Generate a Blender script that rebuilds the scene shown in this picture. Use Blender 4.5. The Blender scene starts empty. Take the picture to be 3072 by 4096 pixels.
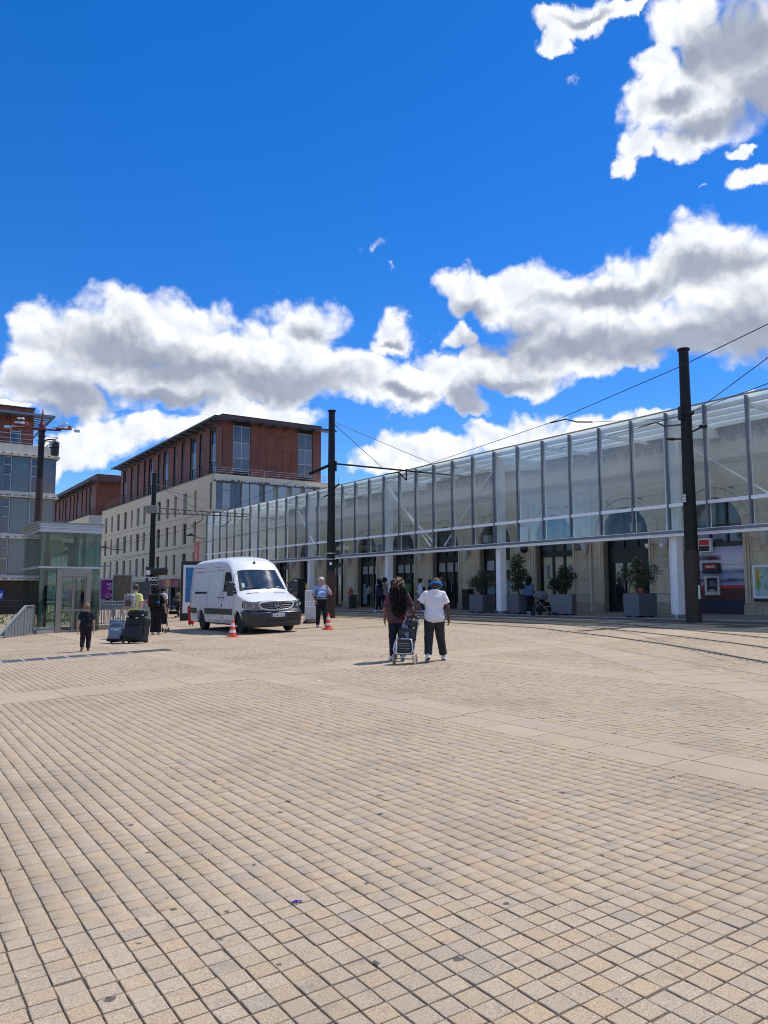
import bpy, math, random
import numpy as np
from math import sin, cos, pi, radians, sqrt, atan2, atan, tan, exp
from mathutils import Vector, Matrix, Euler

random.seed(11); RNG = np.random.default_rng(5)
SC = bpy.context.scene
COL = SC.collection

# ------------------------------------------------------------------ camera
FPX = 3076.0; HORIZON = 2356.0; EYE = 1.62
PITCH = atan((HORIZON - 2048) / FPX)
cam = bpy.data.cameras.new('camera'); cam_ob = bpy.data.objects.new('camera', cam); COL.objects.link(cam_ob)
cam.sensor_fit = 'HORIZONTAL'; cam.sensor_width = 36.0; cam.lens = 36.0 * FPX / 3072.0
cam.clip_start = 0.1; cam.clip_end = 3000
cam_ob.location = (0, 0, EYE); cam_ob.rotation_euler = (pi / 2 + PITCH, 0, 0)
SC.camera = cam_ob
_c, _s = cos(PITCH), sin(PITCH)
GS, GT = .009, .0307                          # the square falls gently: z = GS*y + GT*x
def ray(u, v):
    x = (u - 1536) / FPX; yu = -(v - 2048) / FPX
    return np.array([x, _c - _s * yu, _s + _c * yu])
def gz(x, y):
    return GS * min(max(y, -6), 62) + GT * min(max(x, -22), 17)
def ground(u, v):
    r = ray(u, v); t = EYE / (GS * r[1] + GT * r[0] - r[2]); p = r * t
    return Vector((p[0], p[1], p[2] + EYE))
def at(u, v, D):
    r = ray(u, v); p = r * D / r[1]
    return Vector((p[0], p[1], p[2] + EYE))

# ------------------------------------------------------------------ sky and sun
SUN_H = Vector((.8660, .5000)); SUN_EL = radians(62)
SUN = Vector((SUN_H.x * cos(SUN_EL), SUN_H.y * cos(SUN_EL), sin(SUN_EL)))
sl = bpy.data.lights.new('sun', 'SUN'); sl.energy = 4.1; sl.angle = radians(.53); sl.color = (1, .955, .88)
so = bpy.data.objects.new('sun', sl); COL.objects.link(so)
so.rotation_euler = SUN.to_track_quat('Z', 'Y').to_euler()
SC.view_settings.view_transform = 'Standard'; SC.view_settings.look = 'None'
SC.view_settings.exposure = 0.14; SC.view_settings.gamma = 1.0; SC.view_settings.use_curve_mapping = False

def node(nt, typ, ins=None, **kw):
    n = nt.nodes.new(typ)
    for k, v in kw.items(): setattr(n, k, v)
    if ins:
        for k, v in ins.items():
            s = n.inputs[k]
            if isinstance(v, bpy.types.NodeSocket): nt.links.new(v, s)
            else: s.default_value = v
    return n
def mth(nt, op, a, b=None, c=None, clamp=False):
    ins = {0: a}
    if b is not None: ins[1] = b
    if c is not None: ins[2] = c
    return node(nt, 'ShaderNodeMath', ins, operation=op, use_clamp=clamp).outputs[0]
def vmth(nt, op, a, b=None, out=0):
    ins = {0: a}
    if b is not None: ins[1] = b
    return node(nt, 'ShaderNodeVectorMath', ins, operation=op).outputs[out]
def smooth(nt, x, lo, hi, a=0., b=1.):
    n = node(nt, 'ShaderNodeMapRange', {0: x, 1: lo, 2: hi, 3: a, 4: b}, interpolation_type='SMOOTHSTEP'); return n.outputs[0]
def mixc(nt, f, a, b, mode='MIX'):
    n = node(nt, 'ShaderNodeMix', data_type='RGBA', blend_type=mode); n.clamp_factor = True
    for k, v in ((0, f), (6, a), (7, b)):
        if isinstance(v, bpy.types.NodeSocket): nt.links.new(v, n.inputs[k])
        else: n.inputs[k].default_value = v if k == 0 else (*v[:3], 1)
    return n.outputs[2]

def build_world():
    w = bpy.data.worlds.new('World'); SC.world = w; w.use_nodes = True
    nt = w.node_tree; nt.nodes.clear()
    sky = node(nt, 'ShaderNodeTexSky', sky_type='NISHITA', sun_disc=False, sun_elevation=SUN_EL,
               sun_rotation=atan2(SUN_H.x, SUN_H.y), air_density=.72, dust_density=.05, ozone_density=4.5, altitude=300)
    gam = node(nt, 'ShaderNodeGamma', {0: sky.outputs[0], 1: .84})
    sat = node(nt, 'ShaderNodeHueSaturation', {'Hue': .512, 'Saturation': 1.44, 'Value': 1.54, 'Color': gam.outputs[0]})
    tc = node(nt, 'ShaderNodeTexCoord'); d = tc.outputs['Generated']
    sx = node(nt, 'ShaderNodeSeparateXYZ', {0: d})
    az = mth(nt, 'ARCTAN2', sx.outputs[0], sx.outputs[1]); el = mth(nt, 'ARCSINE', sx.outputs[2])
    ae = node(nt, 'ShaderNodeCombineXYZ', {0: az, 1: el}).outputs[0]
    # ragged edges: warp of the direction, coarse and fine
    n1 = node(nt, 'ShaderNodeTexNoise', {'Vector': ae, 'Scale': 9., 'Detail': 3., 'Roughness': .55}).outputs['Color']
    n2 = node(nt, 'ShaderNodeTexNoise', {'Vector': ae, 'Scale': 42., 'Detail': 6., 'Roughness': .66}).outputs['Color']
    w1 = vmth(nt, 'MULTIPLY', vmth(nt, 'SUBTRACT', n1, (.5, .5, .5)), (.085, .075, 0))
    w2 = vmth(nt, 'MULTIPLY', vmth(nt, 'SUBTRACT', n2, (.5, .5, .5)), (.030, .030, 0))
    q = vmth(nt, 'ADD', vmth(nt, 'ADD', ae, w1), w2)
    qs = vmth(nt, 'ADD', ae, vmth(nt, 'ADD', w1, vmth(nt, 'MULTIPLY', w2, (.8, .8, .8))))
    def azel(u, v):
        r = ray(u, v); r = r / np.linalg.norm(r); return atan2(r[0], r[1]), math.asin(r[2])
    def blobs(lst, qq):
        acc = None
        for (u, v, ru, rv) in lst:
            a0, e0 = azel(u, v); a1, _ = azel(u + ru, v); _, e1 = azel(u, v - rv)
            dv = vmth(nt, 'MULTIPLY', vmth(nt, 'SUBTRACT', qq, (a0, e0, 0)), (1 / (a1 - a0), 1 / (e1 - e0), 0))
            b = mth(nt, 'SUBTRACT', 1., vmth(nt, 'LENGTH', dv, out=1))
            acc = b if acc is None else mth(nt, 'SMOOTH_MAX', acc, b, .12)
        return acc
    def z1(l): return [(x * .9644, 1000 + y * .9644, a * .9644, b * .9644) for x, y, a, b in l]
    def z2(l): return [(1400 + x * 1.008, 750 + y * 1.008, a, b) for x, y, a, b in l]
    def z3(l): return [(1900 + x * .7065, y * .7065, a * .7065, b * .7065) for x, y, a, b in l]
    main = z1([(150, 350, 120, 150), (150, 545, 140, 120), (330, 420, 220, 170), (300, 590, 180, 100), (560, 350, 240, 180),
               (800, 350, 240, 175), (700, 530, 360, 120), (1000, 440, 290, 185), (1280, 340, 160, 165), (1350, 490, 190, 140),
               (1150, 550, 320, 90), (450, 780, 200, 95), (660, 740, 180, 95), (900, 740, 180, 90), (1140, 700, 170, 85), (1000, 650, 220, 50),
               (250, 830, 140, 85), (150, 880, 130, 90), (60, 655, 80, 22)])
    main += z2([(170, 590, 110, 85), (60, 770, 160, 120), (230, 800, 170, 105), (360, 730, 115, 95), (450, 800, 120, 85), (420, 565, 85, 60),
                (560, 690, 175, 110), (690, 755, 110, 70), (450, 415, 120, 95), (620, 410, 170, 115), (800, 480, 250, 165), (800, 640, 270, 120),
                (1050, 430, 230, 205), (1250, 340, 210, 150), (1430, 270, 190, 170), (1600, 340, 210, 180), (1100, 600, 340, 135),
                (1450, 530, 360, 175), (1050, 700, 260, 65), (480, 850, 90, 45),
                (150, 1065, 180, 85), (350, 1045, 180, 95), (560, 1000, 160, 90), (740, 970, 170, 90), (960, 970, 160, 65), (1200, 935, 90, 32), (1640, 815, 90, 30)])
    main += z3([(600, 60, 270, 95), (440, 110, 110, 100), (450, 220, 120, 60), (850, 20, 200, 65), (1200, 100, 290, 180), (1000, 340, 150, 150),
                (1010, 560, 200, 170), (1300, 500, 390, 310), (1550, 300, 320, 420), (1000, 800, 160, 95), (880, 930, 90, 85), (1200, 800, 180, 100),
                (1620, 980, 170, 80), (1500, 840, 90, 50)])
    wisps = z2([(95, 275, 85, 38), (180, 330, 20, 20), (975, 195, 36, 22)]) + z1([(1560, 30, 60, 30)]) + z3([(600, 390, 95, 55), (320, 250, 70, 55), (830, 205, 80, 45), (705, 305, 26, 26), (1340, 1080, 30, 22)])
    grey = z1([(560, 420, 330, 75), (760, 470, 260, 70), (1150, 550, 330, 70), (300, 590, 190, 75), (240, 650, 120, 50), (700, 590, 220, 40), (1290, 330, 70, 40)])
    grey += z2([(1030, 420, 270, 48), (1420, 330, 230, 55), (610, 590, 190, 60), (900, 640, 280, 70), (1280, 640, 380, 95), (1580, 570, 210, 130),
                (480, 830, 95, 60), (630, 760, 170, 40), (500, 470, 100, 32), (220, 810, 90, 25), (170, 610, 60, 20)])
    grey += z3([(1470, 250, 330, 200), (1250, 330, 130, 90), (1130, 580, 160, 70), (1380, 680, 240, 60), (1630, 520, 200, 170), (620, 60, 140, 30)])
    B = blobs(main, q); W = blobs(wisps, q); Gm = blobs(grey, qs)
    # billow relief, and the same relief a little way towards the sun: their difference lights the puffs
    def relief(co, det):
        v1 = node(nt, 'ShaderNodeTexVoronoi', {'Vector': co, 'Scale': 21., 'Detail': 2., 'Roughness': .5}).outputs['Distance']
        n3 = node(nt, 'ShaderNodeTexNoise', {'Vector': co, 'Scale': 22., 'Detail': det, 'Roughness': .54}).outputs[0]
        return mth(nt, 'ADD', mth(nt, 'MULTIPLY', mth(nt, 'SUBTRACT', .46, v1), .66), mth(nt, 'MULTIPLY', mth(nt, 'SUBTRACT', n3, .5), .95))
    cw = vmth(nt, 'ADD', ae, w1)
    rel = relief(cw, 8.); rel2 = relief(vmth(nt, 'ADD', cw, (.006, .010, 0)), 4.)
    puff = mth(nt, 'SUBTRACT', rel, rel2)
    # clouds beyond the frame: the same kind of cumulus everywhere else in the sky
    ng = node(nt, 'ShaderNodeTexNoise', {'Vector': vmth(nt, 'MULTIPLY', d, (1, 1, 1.7)), 'Scale': 3.1, 'Detail': 5., 'Roughness': .55}).outputs[0]
    out = mth(nt, 'MAXIMUM', smooth(nt, mth(nt, 'ABSOLUTE', az), .62, .8), smooth(nt, el, .72, .9))
    gen = mth(nt, 'SUBTRACT', mth(nt, 'MULTIPLY', mth(nt, 'SUBTRACT', ng, .53), 4.2), mth(nt, 'MULTIPLY', mth(nt, 'SUBTRACT', 1., out), 9.))
    B = mth(nt, 'MAXIMUM', B, gen)
    dens = mth(nt, 'ADD', mth(nt, 'ADD', B, .24), mth(nt, 'MULTIPLY', rel, .66))
    alpha = smooth(nt, dens, -.08, .36)
    wd = mth(nt, 'ADD', mth(nt, 'MULTIPLY', W, .75), mth(nt, 'MULTIPLY', rel, 1.25))
    alpha = mth(nt, 'MAXIMUM', alpha, mth(nt, 'MULTIPLY', smooth(nt, wd, .12, .75), .85))
    gg = mth(nt, 'MAXIMUM', Gm, mth(nt, 'MULTIPLY', mth(nt, 'SUBTRACT', gen, .7), .8))
    shade = smooth(nt, mth(nt, 'SUBTRACT', gg, mth(nt, 'ADD', mth(nt, 'MULTIPLY', rel, .20), mth(nt, 'MULTIPLY', puff, .26))), -.62, .72)
    core = smooth(nt, dens, .10, 1.0)
    lit = smooth(nt, puff, -.42, .34)
    white = mixc(nt, lit, (.74, .79, .89), (1.06, 1.06, 1.06))
    white = mixc(nt, mth(nt, 'MULTIPLY', core, .22), white, (.66, .70, .80))
    dark = mixc(nt, lit, (.31, .355, .45), (.38, .425, .52))
    ccol = mixc(nt, shade, white, dark)
    bgs = node(nt, 'ShaderNodeBackground', {'Color': sat.outputs[0], 'Strength': .15})
    bgc = node(nt, 'ShaderNodeBackground', {'Color': ccol, 'Strength': .98})
    mx = node(nt, 'ShaderNodeMixShader', {0: alpha, 1: bgs.outputs[0], 2: bgc.outputs[0]})
    o = node(nt, 'ShaderNodeOutputWorld'); nt.links.new(mx.outputs[0], o.inputs[0])
    w.cycles.sampling_method = 'MANUAL'; w.cycles.sample_map_resolution = 512
build_world()
SC.render.engine = 'CYCLES'
SC.cycles.filter_width = 1.0; SC.cycles.max_bounces = 8; SC.cycles.transparent_max_bounces = 16; SC.cycles.caustics_reflective = False; SC.cycles.caustics_refractive = False

# ------------------------------------------------------------------ materials
def mat(name, col, rough=.6, metal=0., var=.1, vscale=4., bump=0., bscale=60., spec=.5, coat=0., dirt=0., world=False, stretch=(1, 1, 1)):
    m = bpy.data.materials.new(name); m.use_nodes = True; nt = m.node_tree
    b = nt.nodes['Principled BSDF']
    tc = node(nt, 'ShaderNodeTexCoord')
    co = node(nt, 'ShaderNodeNewGeometry').outputs['Position'] if world else tc.outputs['Object']
    co = vmth(nt, 'MULTIPLY', co, stretch)
    nz = node(nt, 'ShaderNodeTexNoise', {'Vector': co, 'Scale': vscale, 'Detail': 6., 'Roughness': .6}).outputs[0]
    val = node(nt, 'ShaderNodeMapRange', {0: nz, 1: .25, 2: .75, 3: 1 - var, 4: 1 + var}).outputs[0]
    c = node(nt, 'ShaderNodeHueSaturation', {'Value': val, 'Color': (*col, 1)}).outputs[0]
    if dirt:
        dz = node(nt, 'ShaderNodeTexNoise', {'Vector': vmth(nt, 'MULTIPLY', co, (1, 1, .22)), 'Scale': vscale * .9 + 1.3, 'Detail': 8., 'Roughness': .7}).outputs[0]
        c = mixc(nt, mth(nt, 'MULTIPLY', smooth(nt, dz, .48, .75), dirt), c, (col[0] * .45, col[1] * .42, col[2] * .38))
    nt.links.new(c, b.inputs['Base Color'])
    rr = node(nt, 'ShaderNodeMapRange', {0: nz, 1: .25, 2: .75, 3: max(rough - .08, .01), 4: min(rough + .08, 1)}).outputs[0]
    nt.links.new(rr, b.inputs['Roughness'])
    b.inputs['Metallic'].default_value = metal; b.inputs['Specular IOR Level'].default_value = spec
    if coat: b.inputs['Coat Weight'].default_value = coat; b.inputs['Coat Roughness'].default_value = .05
    if bump:
        bz = node(nt, 'ShaderNodeTexNoise', {'Vector': co, 'Scale': bscale, 'Detail': 4.}).outputs[0]
        bn = node(nt, 'ShaderNodeBump', {'Strength': bump, 'Distance': .02, 'Height': bz}); nt.links.new(bn.outputs[0], b.inputs['Normal'])
    return m
def glass(name, tint, amount, refl=.35, rough=.02, white=0., dots=None, streak=0., back=.45):
    """thin glass sheet: transparent with a fresnel reflection; dots = printed frit (pitch, radius, lowest z)"""
    m = bpy.data.materials.new(name); m.use_nodes = True; nt = m.node_tree; nt.nodes.clear()
    o = node(nt, 'ShaderNodeOutputMaterial')
    tr = node(nt, 'ShaderNodeBsdfTransparent', {0: (*[t * amount for t in tint], 1)})
    gl = node(nt, 'ShaderNodeBsdfGlossy', {'Color': (1, 1, 1, 1), 'Roughness': rough})
    fr = node(nt, 'ShaderNodeFresnel', {'IOR': 1.5}).outputs[0]
    f = mth(nt, 'MULTIPLY', fr, refl, clamp=True)
    mx = node(nt, 'ShaderNodeMixShader', {0: f, 1: tr.outputs[0], 2: gl.outputs[0]}).outputs[0]
    if white or dots:
        df = node(nt, 'ShaderNodeBsdfDiffuse', {0: (.90, .92, .92, 1)})
        tl = node(nt, 'ShaderNodeBsdfTranslucent', {0: (.70, .74, .76, 1)})
        wd = node(nt, 'ShaderNodeMixShader', {0: back, 1: df.outputs[0], 2: tl.outputs[0]}).outputs[0]
        fac = white
        tc = node(nt, 'ShaderNodeTexCoord').outputs['Object']
        if dots:
            pitch, rad = dots
            sp = node(nt, 'ShaderNodeSeparateXYZ', {0: tc})
            a = mth(nt, 'ADD', sp.outputs[0], sp.outputs[2]); b2 = mth(nt, 'SUBTRACT', sp.outputs[2], sp.outputs[0])
            cv = node(nt, 'ShaderNodeCombineXYZ', {0: a, 1: b2}).outputs[0]
            vo = node(nt, 'ShaderNodeTexVoronoi', {'Vector': cv, 'Scale': 1 / pitch, 'Randomness': 0.}, voronoi_dimensions='2D').outputs['Distance']
            bell = mth(nt, 'POWER', 2.718, mth(nt, 'MULTIPLY', mth(nt, 'POWER', mth(nt, 'DIVIDE', mth(nt, 'ABSOLUTE', mth(nt, 'SUBTRACT', sp.outputs[2], 6.25)), .95), 2.), -1.))
            rr = mth(nt, 'ADD', mth(nt, 'MULTIPLY', bell, .20), rad)          # the printed dots grow towards mid height
            dm = smooth(nt, mth(nt, 'SUBTRACT', vo, rr), -.06, .06, 1., 0.)
            fac = mth(nt, 'ADD', mth(nt, 'MULTIPLY', dm, .85), white, clamp=True)
        if streak:
            ns = node(nt, 'ShaderNodeTexNoise', {'Vector': vmth(nt, 'MULTIPLY', tc, (6, 6, .5)), 'Scale': 1.3, 'Detail': 5.}).outputs[0]
            fac = mth(nt, 'ADD', fac, mth(nt, 'MULTIPLY', smooth(nt, ns, .45, .8), streak), clamp=True)
        mx = node(nt, 'ShaderNodeMixShader', {0: fac, 1: mx, 2: wd}).outputs[0]
    nt.links.new(mx, o.inputs[0])
    return m

# ------------------------------------------------------------------ mesh helpers
class MB:
    def __init__(s): s.v = []; s.f = []; s.mi = []; s.cur = 0
    def add(s, vs, fs):
        o = len(s.v); s.v += [tuple(map(float, x)) for x in vs]
        for f in fs: s.f.append(tuple(int(i) + o for i in f)); s.mi.append(s.cur)
        return s
    def m(s, i): s.cur = i; return s
    def box(s, x0, x1, y0, y1, z0, z1):
        v = [(x0, y0, z0), (x1, y0, z0), (x1, y1, z0), (x0, y1, z0), (x0, y0, z1), (x1, y0, z1), (x1, y1, z1), (x0, y1, z1)]
        return s.add(v, [(3, 2, 1, 0), (4, 5, 6, 7), (0, 1, 5, 4), (1, 2, 6, 5), (2, 3, 7, 6), (3, 0, 4, 7)])
    def bar(s, a, b, w, h, up=(0, 0, 1)):
        a = Vector(a); b = Vector(b); d = (b - a).normalized(); x = d.cross(Vector(up))
        x = x.normalized() if x.length > 1e-4 else Vector((1, 0, 0)); y = x.cross(d)
        vs = []
        for p in (a, b):
            for i, j in ((-1, -1), (1, -1), (1, 1), (-1, 1)): vs.append(p + x * (i * w / 2) + y * (j * h / 2))
        return s.add(vs, [(0, 1, 2, 3), (7, 6, 5, 4), (4, 5, 1, 0), (5, 6, 2, 1), (6, 7, 3, 2), (7, 4, 0, 3)])
    def tube(s, pts, r, n=8, cap=True, closed=False):
        P = [Vector(p) for p in pts]; k = len(P); R = r if hasattr(r, '__len__') else [r] * k
        vs = []; prev = None
        for i in range(k):
            if closed: t = P[(i + 1) % k] - P[i - 1]
            else: t = (P[min(i + 1, k - 1)] - P[max(i - 1, 0)])
            t.normalize()
            if prev is None:
                u = t.cross(Vector((0, 0, 1)));
                if u.length < 1e-3: u = t.cross(Vector((0, 1, 0)))
            else: u = prev - t * prev.dot(t)
            u.normalize(); prev = u; w = t.cross(u)
            for j in range(n):
                a = 2 * pi * j / n; vs.append(P[i] + (u * cos(a) + w * sin(a)) * R[i])
        fs = []
        for i in range(k if closed else k - 1):
            i2 = (i + 1) % k
            for j in range(n): fs.append((i * n + j, i * n + (j + 1) % n, i2 * n + (j + 1) % n, i2 * n + j))
        if cap and not closed: fs.append(tuple(range(n - 1, -1, -1))); fs.append(tuple((k - 1) * n + j for j in range(n)))
        return s.add(vs, fs)
    def lathe(s, prof, c=(0, 0, 0), n=20, axis='z'):
        vs = []
        for r, h in prof:
            for j in range(n):
                a = 2 * pi * j / n
                p = (r * cos(a), r * sin(a), h) if axis == 'z' else ((r * cos(a), h, r * sin(a)) if axis == 'y' else (h, r * cos(a), r * sin(a)))
                vs.append((p[0] + c[0], p[1] + c[1], p[2] + c[2]))
        k = len(prof); fl = axis == 'y'
        fs = []
        for i in range(k - 1):
            for j in range(n):
                q = (i * n + j, i * n + (j + 1) % n, (i + 1) * n + (j + 1) % n, (i + 1) * n + j); fs.append(q[::-1] if fl else q)
        a = tuple(range(n - 1, -1, -1)); b = tuple((k - 1) * n + j for j in range(n))
        fs += [a[::-1], b[::-1]] if fl else [a, b]
        return s.add(vs, fs)
    def prism(s, poly, fn, d0, d1):
        """poly: 2-D outline, fn(u, v, d) -> point"""
        n = len(poly); vs = [fn(u, v, d0) for u, v in poly] + [fn(u, v, d1) for u, v in poly]
        fs = [tuple(range(n - 1, -1, -1)), tuple(range(n, 2 * n))] + [(i, (i + 1) % n, n + (i + 1) % n, n + i) for i in range(n)]
        return s.add(vs, fs)
    def grid(s, f, nu, nv, flip=False):
        vs = [f(i / nu, j / nv) for j in range(nv + 1) for i in range(nu + 1)]
        fs = []
        for j in range(nv):
            for i in range(nu):
                a = j * (nu + 1) + i; q = (a, a + 1, a + nu + 2, a + nu + 1); fs.append(q[::-1] if flip else q)
        return s.add(vs, fs)
    def mesh(s, name, mats):
        me = bpy.data.meshes.new(name); me.from_pydata(s.v, [], s.f); me.validate()
        for m in (mats if isinstance(mats, (list, tuple)) else [mats]): me.materials.append(m)
        if any(s.mi) and len(me.polygons) == len(s.mi): me.polygons.foreach_set('material_index', s.mi)
        me.update(); return me
def link(name, me, parent=None, loc=None, rot=None, scale=None):
    o = bpy.data.objects.new(name, me); COL.objects.link(o)
    if parent is not None: o.parent = parent
    if loc is not None: o.location = loc
    if rot is not None: o.rotation_euler = rot
    if scale is not None: o.scale = scale
    return o
def smooth_shade(me, angle=None):
    me.polygons.foreach_set('use_smooth', [True] * len(me.polygons))
    if angle: me.set_sharp_from_angle(angle=radians(angle))
def obj(name, mb, mats, parent=None, loc=None, rot=None, sm=None, bevel=0):
    me = mb.mesh(name, mats)
    if sm: smooth_shade(me, None if sm is True else sm)
    o = link(name, me, parent, loc, rot)
    if bevel:
        b = o.modifiers.new('bevel', 'BEVEL'); b.width = bevel; b.segments = 2; b.limit_method = 'ANGLE'; b.angle_limit = radians(40)
    return o
def tag(o, label=None, cat=None, group=None, kind=None):
    if label: o['label'] = label
    if cat: o['category'] = cat
    if group: o['group'] = group
    if kind: o['kind'] = kind
    return o
def thing(name, label, cat, loc=(0, 0, 0), rz=0., group=None):
    o = bpy.data.objects.new(name, None); COL.objects.link(o); o.empty_display_size = .2
    o.location = loc; o.rotation_euler = (0, 0, rz)
    return tag(o, label, cat, group)
def copy_tree(root, loc, rz, label):
    r = root.copy(); COL.objects.link(r); r.location = loc; r.rotation_euler = (0, 0, rz); r['label'] = label
    for ch in list(root.children):
        c = ch.copy(); COL.objects.link(c); c.parent = r
        for g in list(ch.children):
            d = g.copy(); COL.objects.link(d); d.parent = c
    return r
def text(body, m, parent, loc, rot, size, depth=.004, align='CENTER', bold=0., name='lettering', xs=1.):
    cu = bpy.data.curves.new(name, 'FONT'); cu.body = body; cu.size = size; cu.extrude = depth; cu.offset = bold
    cu.align_x = align; cu.align_y = 'CENTER'; cu.resolution_u = 3; cu.materials.append(m)
    tmp = bpy.data.objects.new(name, cu); COL.objects.link(tmp); me = bpy.data.meshes.new_from_object(tmp.evaluated_get(bpy.context.evaluated_depsgraph_get()))
    bpy.data.objects.remove(tmp); bpy.data.curves.remove(cu); me.name = name
    o = link(name, me, parent, loc, rot); o.scale = (xs, 1, 1); return o

# local frame of the station front: X runs along the front towards the camera's right, Y goes into the station
ANG = radians(33.2); RZ = -(pi / 2 - ANG); ORG = Vector((10.12, 27.2))
XV = Vector((sin(ANG), -cos(ANG))); YV = Vector((cos(ANG), sin(ANG)))
def W(x, y, z=None):
    p = ORG + XV * x + YV * y
    return Vector((p.x, p.y, gz(p.x, p.y) if z is None else z))
def L(P): d = Vector((P[0], P[1])) - ORG; return d.dot(XV), d.dot(YV)
def lz(x, y): p = W(x, y); return p.z

# shared materials
M = {}
def defmats():
    M['steel_white'] = mat('white_painted_steel', (.86, .875, .88), .42, var=.05)
    M['steel_dark'] = mat('dark_grey_aluminium', (.13, .14, .16), .4, .3, var=.06)
    M['mullion'] = mat('grey_aluminium_mullion', (.16, .17, .20), .38, .4, var=.06)
    M['silver'] = mat('brushed_aluminium', (.42, .44, .46), .34, .7, var=.08)
    M['black'] = mat('black_plastic', (.012, .012, .013), .45, var=.2)
    M['black_frame'] = mat('black_joinery', (.010, .011, .013), .35, var=.15)
    M['rubber'] = mat('tyre_rubber', (.016, .016, .016), .8, var=.2, bump=.2)
    M['stone'] = mat('limestone', (.54, .465, .345), .85, var=.13, vscale=1.6, bump=.25, bscale=30, dirt=.35, world=True)
    M['stone2'] = mat('limestone_pale', (.565, .49, .37), .85, var=.12, vscale=2.3, bump=.25, bscale=34, dirt=.3, world=True)
    M['stone3'] = mat('limestone_grey', (.49, .42, .315), .87, var=.15, vscale=1.9, bump=.25, bscale=30, dirt=.45, world=True)
    M['mortar'] = mat('lime_mortar', (.22, .19, .15), .95, var=.15)
    M['plinth'] = mat('weathered_plinth_stone', (.36, .31, .235), .9, var=.2, vscale=2.2, bump=.4, bscale=25, dirt=.6, world=True)
    M['slate'] = mat('dark_slate_and_zinc', (.07, .08, .10), .55, var=.2)
    M['cream'] = mat('cream_render', (.72, .62, .43), .9, var=.05, vscale=.5, bump=.06, bscale=50, dirt=.12)
    M['cream_trim'] = mat('pale_stained_concrete', (.60, .57, .49), .85, var=.1, vscale=1.5, dirt=.5)
    M['stain'] = mat('blackened_concrete_edge', (.12, .115, .10), .9, var=.45, vscale=2.2)
    M['terra'] = mat('terracotta_cladding', (.205, .070, .042), .7, var=.12, vscale=1.1, dirt=.2)
    M['terra2'] = mat('terracotta_cladding_dark', (.18, .062, .040), .7, var=.14, vscale=1.1, dirt=.25)
    M['joint'] = mat('dark_cladding_joint', (.035, .018, .015), .9)
    M['eave'] = mat('blue_grey_louvre_metal', (.17, .21, .27), .45, .4, var=.1)
    M['eave_edge'] = mat('dark_eave_edge', (.05, .055, .06), .5, .3)
    M['pane'] = mat('dark_window_pane', (.018, .024, .032), .06, var=.2, spec=.8)
    M['pane2'] = mat('grey_blue_window_pane', (.06, .085, .11), .08, var=.25, vscale=.8, spec=.8)
    M['spandrel'] = mat('blue_grey_spandrel_glass', (.13, .17, .22), .16, var=.12, vscale=.8, spec=.7)
    M['frosted'] = mat('frosted_glass_louvre', (.36, .43, .44), .22, var=.1, vscale=.9, spec=.6)
    M['curtain'] = mat('pale_curtain_behind_glass', (.30, .36, .40), .22, var=.3, vscale=1.2, spec=.7, stretch=(1, 1, .25))
    M['rail'] = mat('galvanised_rail', (.40, .41, .42), .4, .6)
    M['rail_dark'] = mat('brown_painted_rail', (.10, .06, .055), .5, .2)
    M['pole'] = mat('dark_brown_pole_paint', (.009, .0075, .0075), .5, var=.25, vscale=2, spec=.3)
    M['pole2'] = mat('brown_pole_sleeve', (.052, .034, .026), .55, var=.2, vscale=3, dirt=.4, spec=.3)
    M['pole_red'] = mat('red_painted_steel', (.115, .008, .014), .5)
    M['wire'] = mat('copper_wire_dark', (.02, .02, .02), .5, .5)
    M['white'] = mat('white_paint', (.78, .79, .80), .4, var=.04)
    M['paper'] = mat('white_print', (.75, .76, .78), .5, var=.03)
    M['red'] = mat('signal_red', (.55, .03, .03), .5, var=.06)
    M['leaf'] = mat('evergreen_leaf', (.035, .062, .024), .5, var=.45, vscale=9, spec=.35)
    M['leaf2'] = mat('oleander_leaf', (.055, .075, .035), .5, var=.45, vscale=9, spec=.35)
    M['leaf3'] = mat('dark_holm_leaf', (.038, .048, .026), .5, var=.45, vscale=9, spec=.3)
    M['leaf4'] = mat('fresh_green_leaf', (.10, .17, .04), .5, var=.4, vscale=9)
    M['bark'] = mat('twig_bark', (.09, .065, .045), .9, var=.2)
    M['petal'] = mat('pink_petal', (.60, .20, .23), .6, var=.25)
    M['soil'] = mat('potting_soil', (.03, .022, .016), .95, var=.3)
    M['planter'] = mat('blue_grey_planter_metal', (.125, .137, .155), .42, .1, var=.06)
    M['asphalt'] = mat('dark_asphalt', (.052, .052, .052), .9, var=.2, vscale=5, bump=.3, bscale=120)
    M['clear'] = glass('clear_glass', (.93, .97, .96), .95, .7)
    M['green_glass'] = glass('greenish_lift_glass', (.76, .89, .855), .90, .8, white=.0, streak=.03)
    M['frit'] = glass('fritted_canopy_glass', (.95, .98, .975), .97, .17, white=.0, dots=(.060, .14), streak=.0)
    M['canopy_clear'] = glass('canopy_clear_glass', (.95, .98, .975), .97, .20, white=.0, streak=.03)
    M['roof_frit'] = glass('fritted_roof_glass', (.90, .95, .94), .92, .3, white=.38, streak=.08, back=.75)
defmats()
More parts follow.
